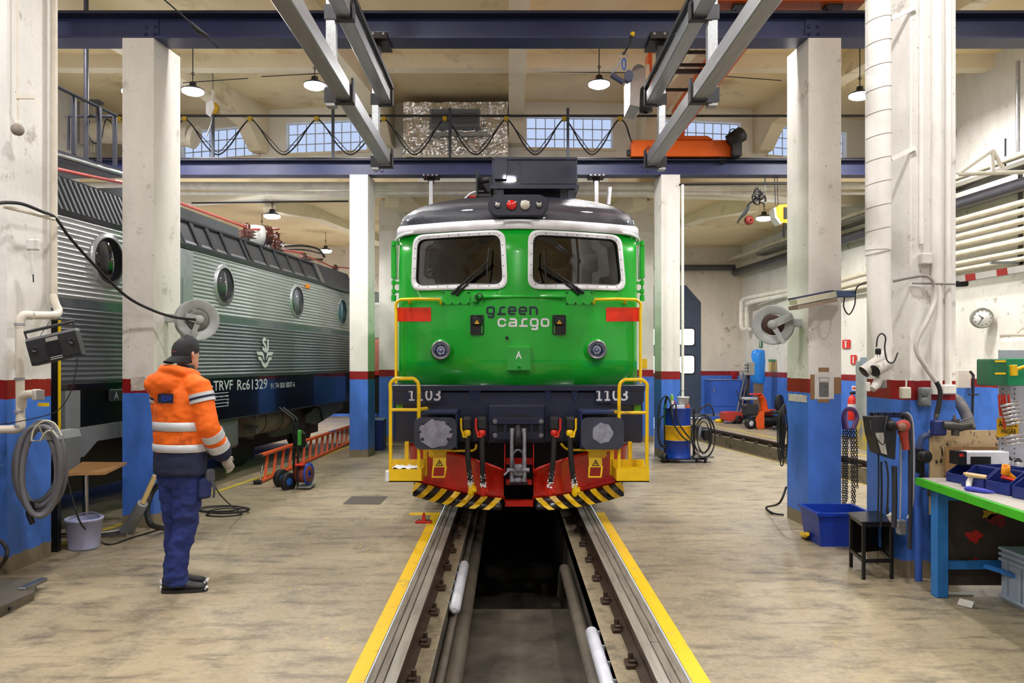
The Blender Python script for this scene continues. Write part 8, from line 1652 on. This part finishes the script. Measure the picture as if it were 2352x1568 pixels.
t = thing('control_console', 'grey control box with buttons beside the blue tarpaulin', 'control box', P(1718, 862, 21.4)); MB().box(P(1721, 846, 21.5), (.24, .2, .36), bev=.01).build('box', mat('console_grey', (164, 166, 156), .5), t); MB().bx(XX(1716, 21.6), XX(1722, 21.6), 21.6, 21.66, 0, ZZ(862, 21.6)).build('stand', DKMETAL, t)
for k in range(6): MB().cyl(P(1712 + 6*(k % 2), 838 + 7*(k//2), 21.4), P(1712 + 6*(k % 2), 838 + 7*(k//2), 21.36), .02, n=8).build('button', BLACK, t)
for i, (a, b_) in enumerate((((1688, 971), (1712, 860)), ((1697, 971), (1716, 870)))): tag(MB().tube([G(*a, .02) , P(*b_, 22.9)], .035 if i == 0 else .02, n=6).build('leaning_post', [mat('post_grey', (84, 86, 92), .5), mat('post_wood', (150, 112, 80), .6)][i]), ['grey steel post leaning beside the snow blower', 'wooden post leaning beside the snow blower'][i], 'post')
cr_ = thing('office_chair', 'black office chair behind the hanging cables', 'chair', G(1790, 985)); yc_ = 20.2; t = MB(); rr = []
for py, w in ((906, 4), (910, 9), (925, 11), (938, 10), (944, 5)): c = P(1790, py, yc_); rr.append([c + V((w*yc_/FOC*math.cos(a), .05*math.sin(a), 0)) for a in [2*PI*i/16 for i in range(16)]])
t.loft(rr); t.build('backrest', BLACK, cr_); MB().box((XX(1786, yc_), yc_-.2, .48), (.42, .42, .08), bev=.03).build('seat', BLACK, cr_); MB().cyl((XX(1786, yc_), yc_-.2, .1), (XX(1786, yc_), yc_-.2, .45), .03, n=8).build('pillar', DKMETAL, cr_)
for k in range(5): a = 2*PI*k/5; MB().tube([(XX(1786, yc_), yc_-.2, .12), (XX(1786, yc_)+.28*math.cos(a), yc_-.2+.28*math.sin(a), .04)], .02, n=6).build('foot', DKMETAL, cr_)
t = MB(); t.sphere(G(1652, 966, .05), .12, 12, 6, (1.2, .6, .5)); tag(t.build('yellow_helmet', YELLOW), 'yellow plastic cover lying on the floor by the blue cabinet', 'cover')
# signs and fittings on the right wall
def wall_sign(px, y0, y1, w, m_, label, name='wall_sign', cat='sign', marks=()):
    k = (px - PX)/FOC; d = (XCORN + .08*YF - .0)/(k + .08); x = k*d - .02; u_ = V((.08, -1, 0)).normalized()
    z0, z1 = ZZ(y1, d), ZZ(y0, d); t = thing(name, label, cat, (x, d, z0)); MB().prism([(-w/2, z0), (w/2, z0), (w/2, z1), (-w/2, z1)], (x, d, 0), u_, (0,0,1), (-.01, 0, 0)).build('plate', m_, t)
    for a, b_, c, e, mm in marks: MB().prism([(w*(a-.5), z0+(z1-z0)*c), (w*(b_-.5), z0+(z1-z0)*c), (w*(b_-.5), z0+(z1-z0)*e), (w*(a-.5), z0+(z1-z0)*e)], (x-.011, d, 0), u_, (0,0,1), (-.002, 0, 0)).build('symbol', mm, t)
    return t
RS = mat('sign_red', (214, 44, 30), .45)
wall_sign(1946, 780, 800, .35, RS, 'red fire extinguisher sign high on the right wall', marks=((.38, .55, .1, .8, WHITEP), (.3, .62, .72, .85, WHITEP)))
wall_sign(1963, 815, 836, .25, RS, 'small red sign with white symbol above the extinguisher', marks=((.38, .6, .1, .85, WHITEP),))
wall_sign(1966, 886, 897, .25, WHITEP, 'small white and red label beside the fire extinguisher', marks=((.15, .85, .3, .7, RS),))
wall_sign(1776, 825, 852, .5, mat('notice_tan', (222, 186, 110), .6), 'tan notice with green header on the back right wall', marks=((0, 1, .78, 1, mat('notice_green', (80, 140, 84), .5)),))
wall_sign(1749, 784, 798, .22, mat('exit_green', (30, 120, 70), .5), 'green emergency sign on the back right wall', marks=((.3, .7, .2, .5, WHITEP), (.3, .7, .6, .9, WHITEP)))
tag(MB().bx(XX(1475, 17.2), XX(1486, 17.2), 17.18, 17.195, ZZ(846, 17.2), ZZ(824, 17.2)).build('yellow_notice', mat('notice_yellow', (244, 196, 20), .5)), 'yellow notice on the far column right of the locomotive', 'sign')
d = 17.3; x = rwx(d, .12); ex = thing('fire_extinguisher', 'red fire extinguisher on the wall behind the chains', 'fire extinguisher', (x, d, ZZ(965, d))); b0 = V((XX(1957, d), d, ZZ(965, d))); MB().lathe([(.001, 0), (.085, 0), (.09, .02), (.09, .46), (.06, .53), (.025, .55), (.025, .58)], b0, (0,0,1), 20).build('cylinder', RS, ex); MB().lathe([(.0915, .24), (.0915, .36)], b0, (0,0,1), 20).build('label', WHITEP, ex); MB().box(b0 + V((.02, 0, .6)), (.14, .04, .05), bev=.01).build('valve', BLACK, ex); MB().tube(smooth([b0 + V((.05, -.05, .6)), b0 + V((.12, -.06, .55)), b0 + V((.12, -.06, .3)), b0 + V((.1, -.06, .2))], 4), .012, n=6).build('hose', BLACK, ex); MB().bx(b0.x, x+.11, d+.06, d+.1, ZZ(940, d), ZZ(930, d)).build('bracket', DKMETAL, ex)
d = 15.8; gk = thing('switch_cabinet', 'tall grey switch cabinet on the wall beyond the exhaust duct', 'cabinet', (XX(1993, d), d, ZZ(960, d))); MB().bx(XX(1980, d), XX(2030, d), d, d+.3, ZZ(965, d), ZZ(828, d), .01).build('body', mat('switch_grey', (150, 154, 150), .5), gk); MB().bx(XX(1975, d), XX(1999, d), d-.1, d, ZZ(838, d), ZZ(820, d), .01).build('top_box', mat('switch_blue_grey', (138, 150, 162), .5), gk); MB().bx(XX(1983, d), XX(2026, d), d-.012, d, ZZ(955, d), ZZ(848, d), .004).build('door', mat('switch_door', (160, 163, 158), .5), gk); MB().bx(XX(2010, d), XX(2018, d), d-.02, d-.012, ZZ(914, d), ZZ(893, d)).build('orange_tag', mat('tag_orange', (240, 140, 60), .5), gk); MB().bx(XX(1980, d), XX(2000, d), d, d+.3, 0, ZZ(965, d)).build('plinth', mat('plinth_yellow', (200, 176, 50), .6, dirt=(70, 90, 150), dirt_amt=.4), gk)
# chain hoist and tackle in the far bay
ho = thing('chain_hoist', 'yellow chain hoist hanging beside the column in the far bay', 'hoist', P(1795, 560, 14.6)); d = 14.6; t = MB(); t.prism([(XX(a, d), ZZ(b_, d)) for a, b_ in ((1781, 478), (1790, 470), (1812, 468), (1812, 512), (1796, 512), (1784, 496))], (0, d, 0), (1,0,0), (0,0,1), (0,.25,0)); t.build('body', mat('hoist_yellow', (238, 176, 8), .4), ho); MB().prism([(XX(a, d), ZZ(b_, d)) for a, b_ in ((1777, 478), (1781, 476), (1784, 497), (1796, 513), (1791, 514), (1780, 500))], (0, d-.01, 0), (1,0,0), (0,0,1), (0,.27,0)).build('end_cover', WHITEP, ho); MB().bx(XX(1800, d), XX(1808, d), d-.015, d, ZZ(502, d), ZZ(476, d)).build('black_mark', BLACK, ho); MB().tube([P(1802, 512, d), P(1801, 530, d), P(1800, 545, d)], [.03, .03, .02], n=8).build('hook_block', BLACK, ho)
for px in (1781, 1787): MB().cyl(P(px, 470, d), V((XX(px, d), d+.05, ZG+.01)), .008, n=5).build('suspension_cable', DKMETAL, ho)
tk = thing('rope_tackle', 'tangle of silver shackles and black ropes hanging in the far bay', 'tackle', P(1745, 470, 14.8)); d = 14.8
MB().cyl(P(1757, 440, d), V((XX(1757, d), d, ZG)), .012, n=5).build('sling', mat('webbing_grey', (170, 172, 180), .6), tk)
for k in range(9): c = P(1742 + random.uniform(-8, 12), 448 + random.uniform(-10, 16), d); MB().tube([c + V((.06*math.cos(q), .04*math.sin(q*2+k), .08*math.sin(q))) for q in [2*PI*i/12 for i in range(12)]], .014, n=5, closed=True).build('shackle', CHROME if k % 2 else DKMETAL, tk)
for k in range(7): MB().tube(smooth([P(1722, 470, d), P(1714 - 2*k, 490 + k, d-.02*k), P(1700 - k, 500 + 2*k, d)], 4), .014, n=5).build('rope', mat('rope_dark', (64, 68, 72), .7), tk)
MB().tube([P(1740, 455, d), P(1718, 470, d), P(1715, 480, d)], .02, n=6).build('strap', DKMETAL, tk); MB().lathe([(.02, -.05), (.08, -.04), (.085, .04), (.02, .05)], P(1720, 506, d), (.4,-1,.1), 16).build('red_pulley', mat('pulley_red', (150, 54, 44), .5), tk)
# blue bin behind the slim column
d = 15.6; t = thing('waste_bin', 'tall dark blue bin behind the slim column on the left', 'bin', (XX(872, d), d, 0)); MB().bx(XX(858, d), XX(880, d), d, d+.4, 0, ZZ(965, d), .01).build('body', mat('bin_dark_blue', (20, 46, 112), .45), t); MB().bx(XX(857, d), XX(881, d), d-.01, d+.41, ZZ(965, d), ZZ(962, d)).build('lid', mat('bin_lid', (150, 170, 210), .5), t)
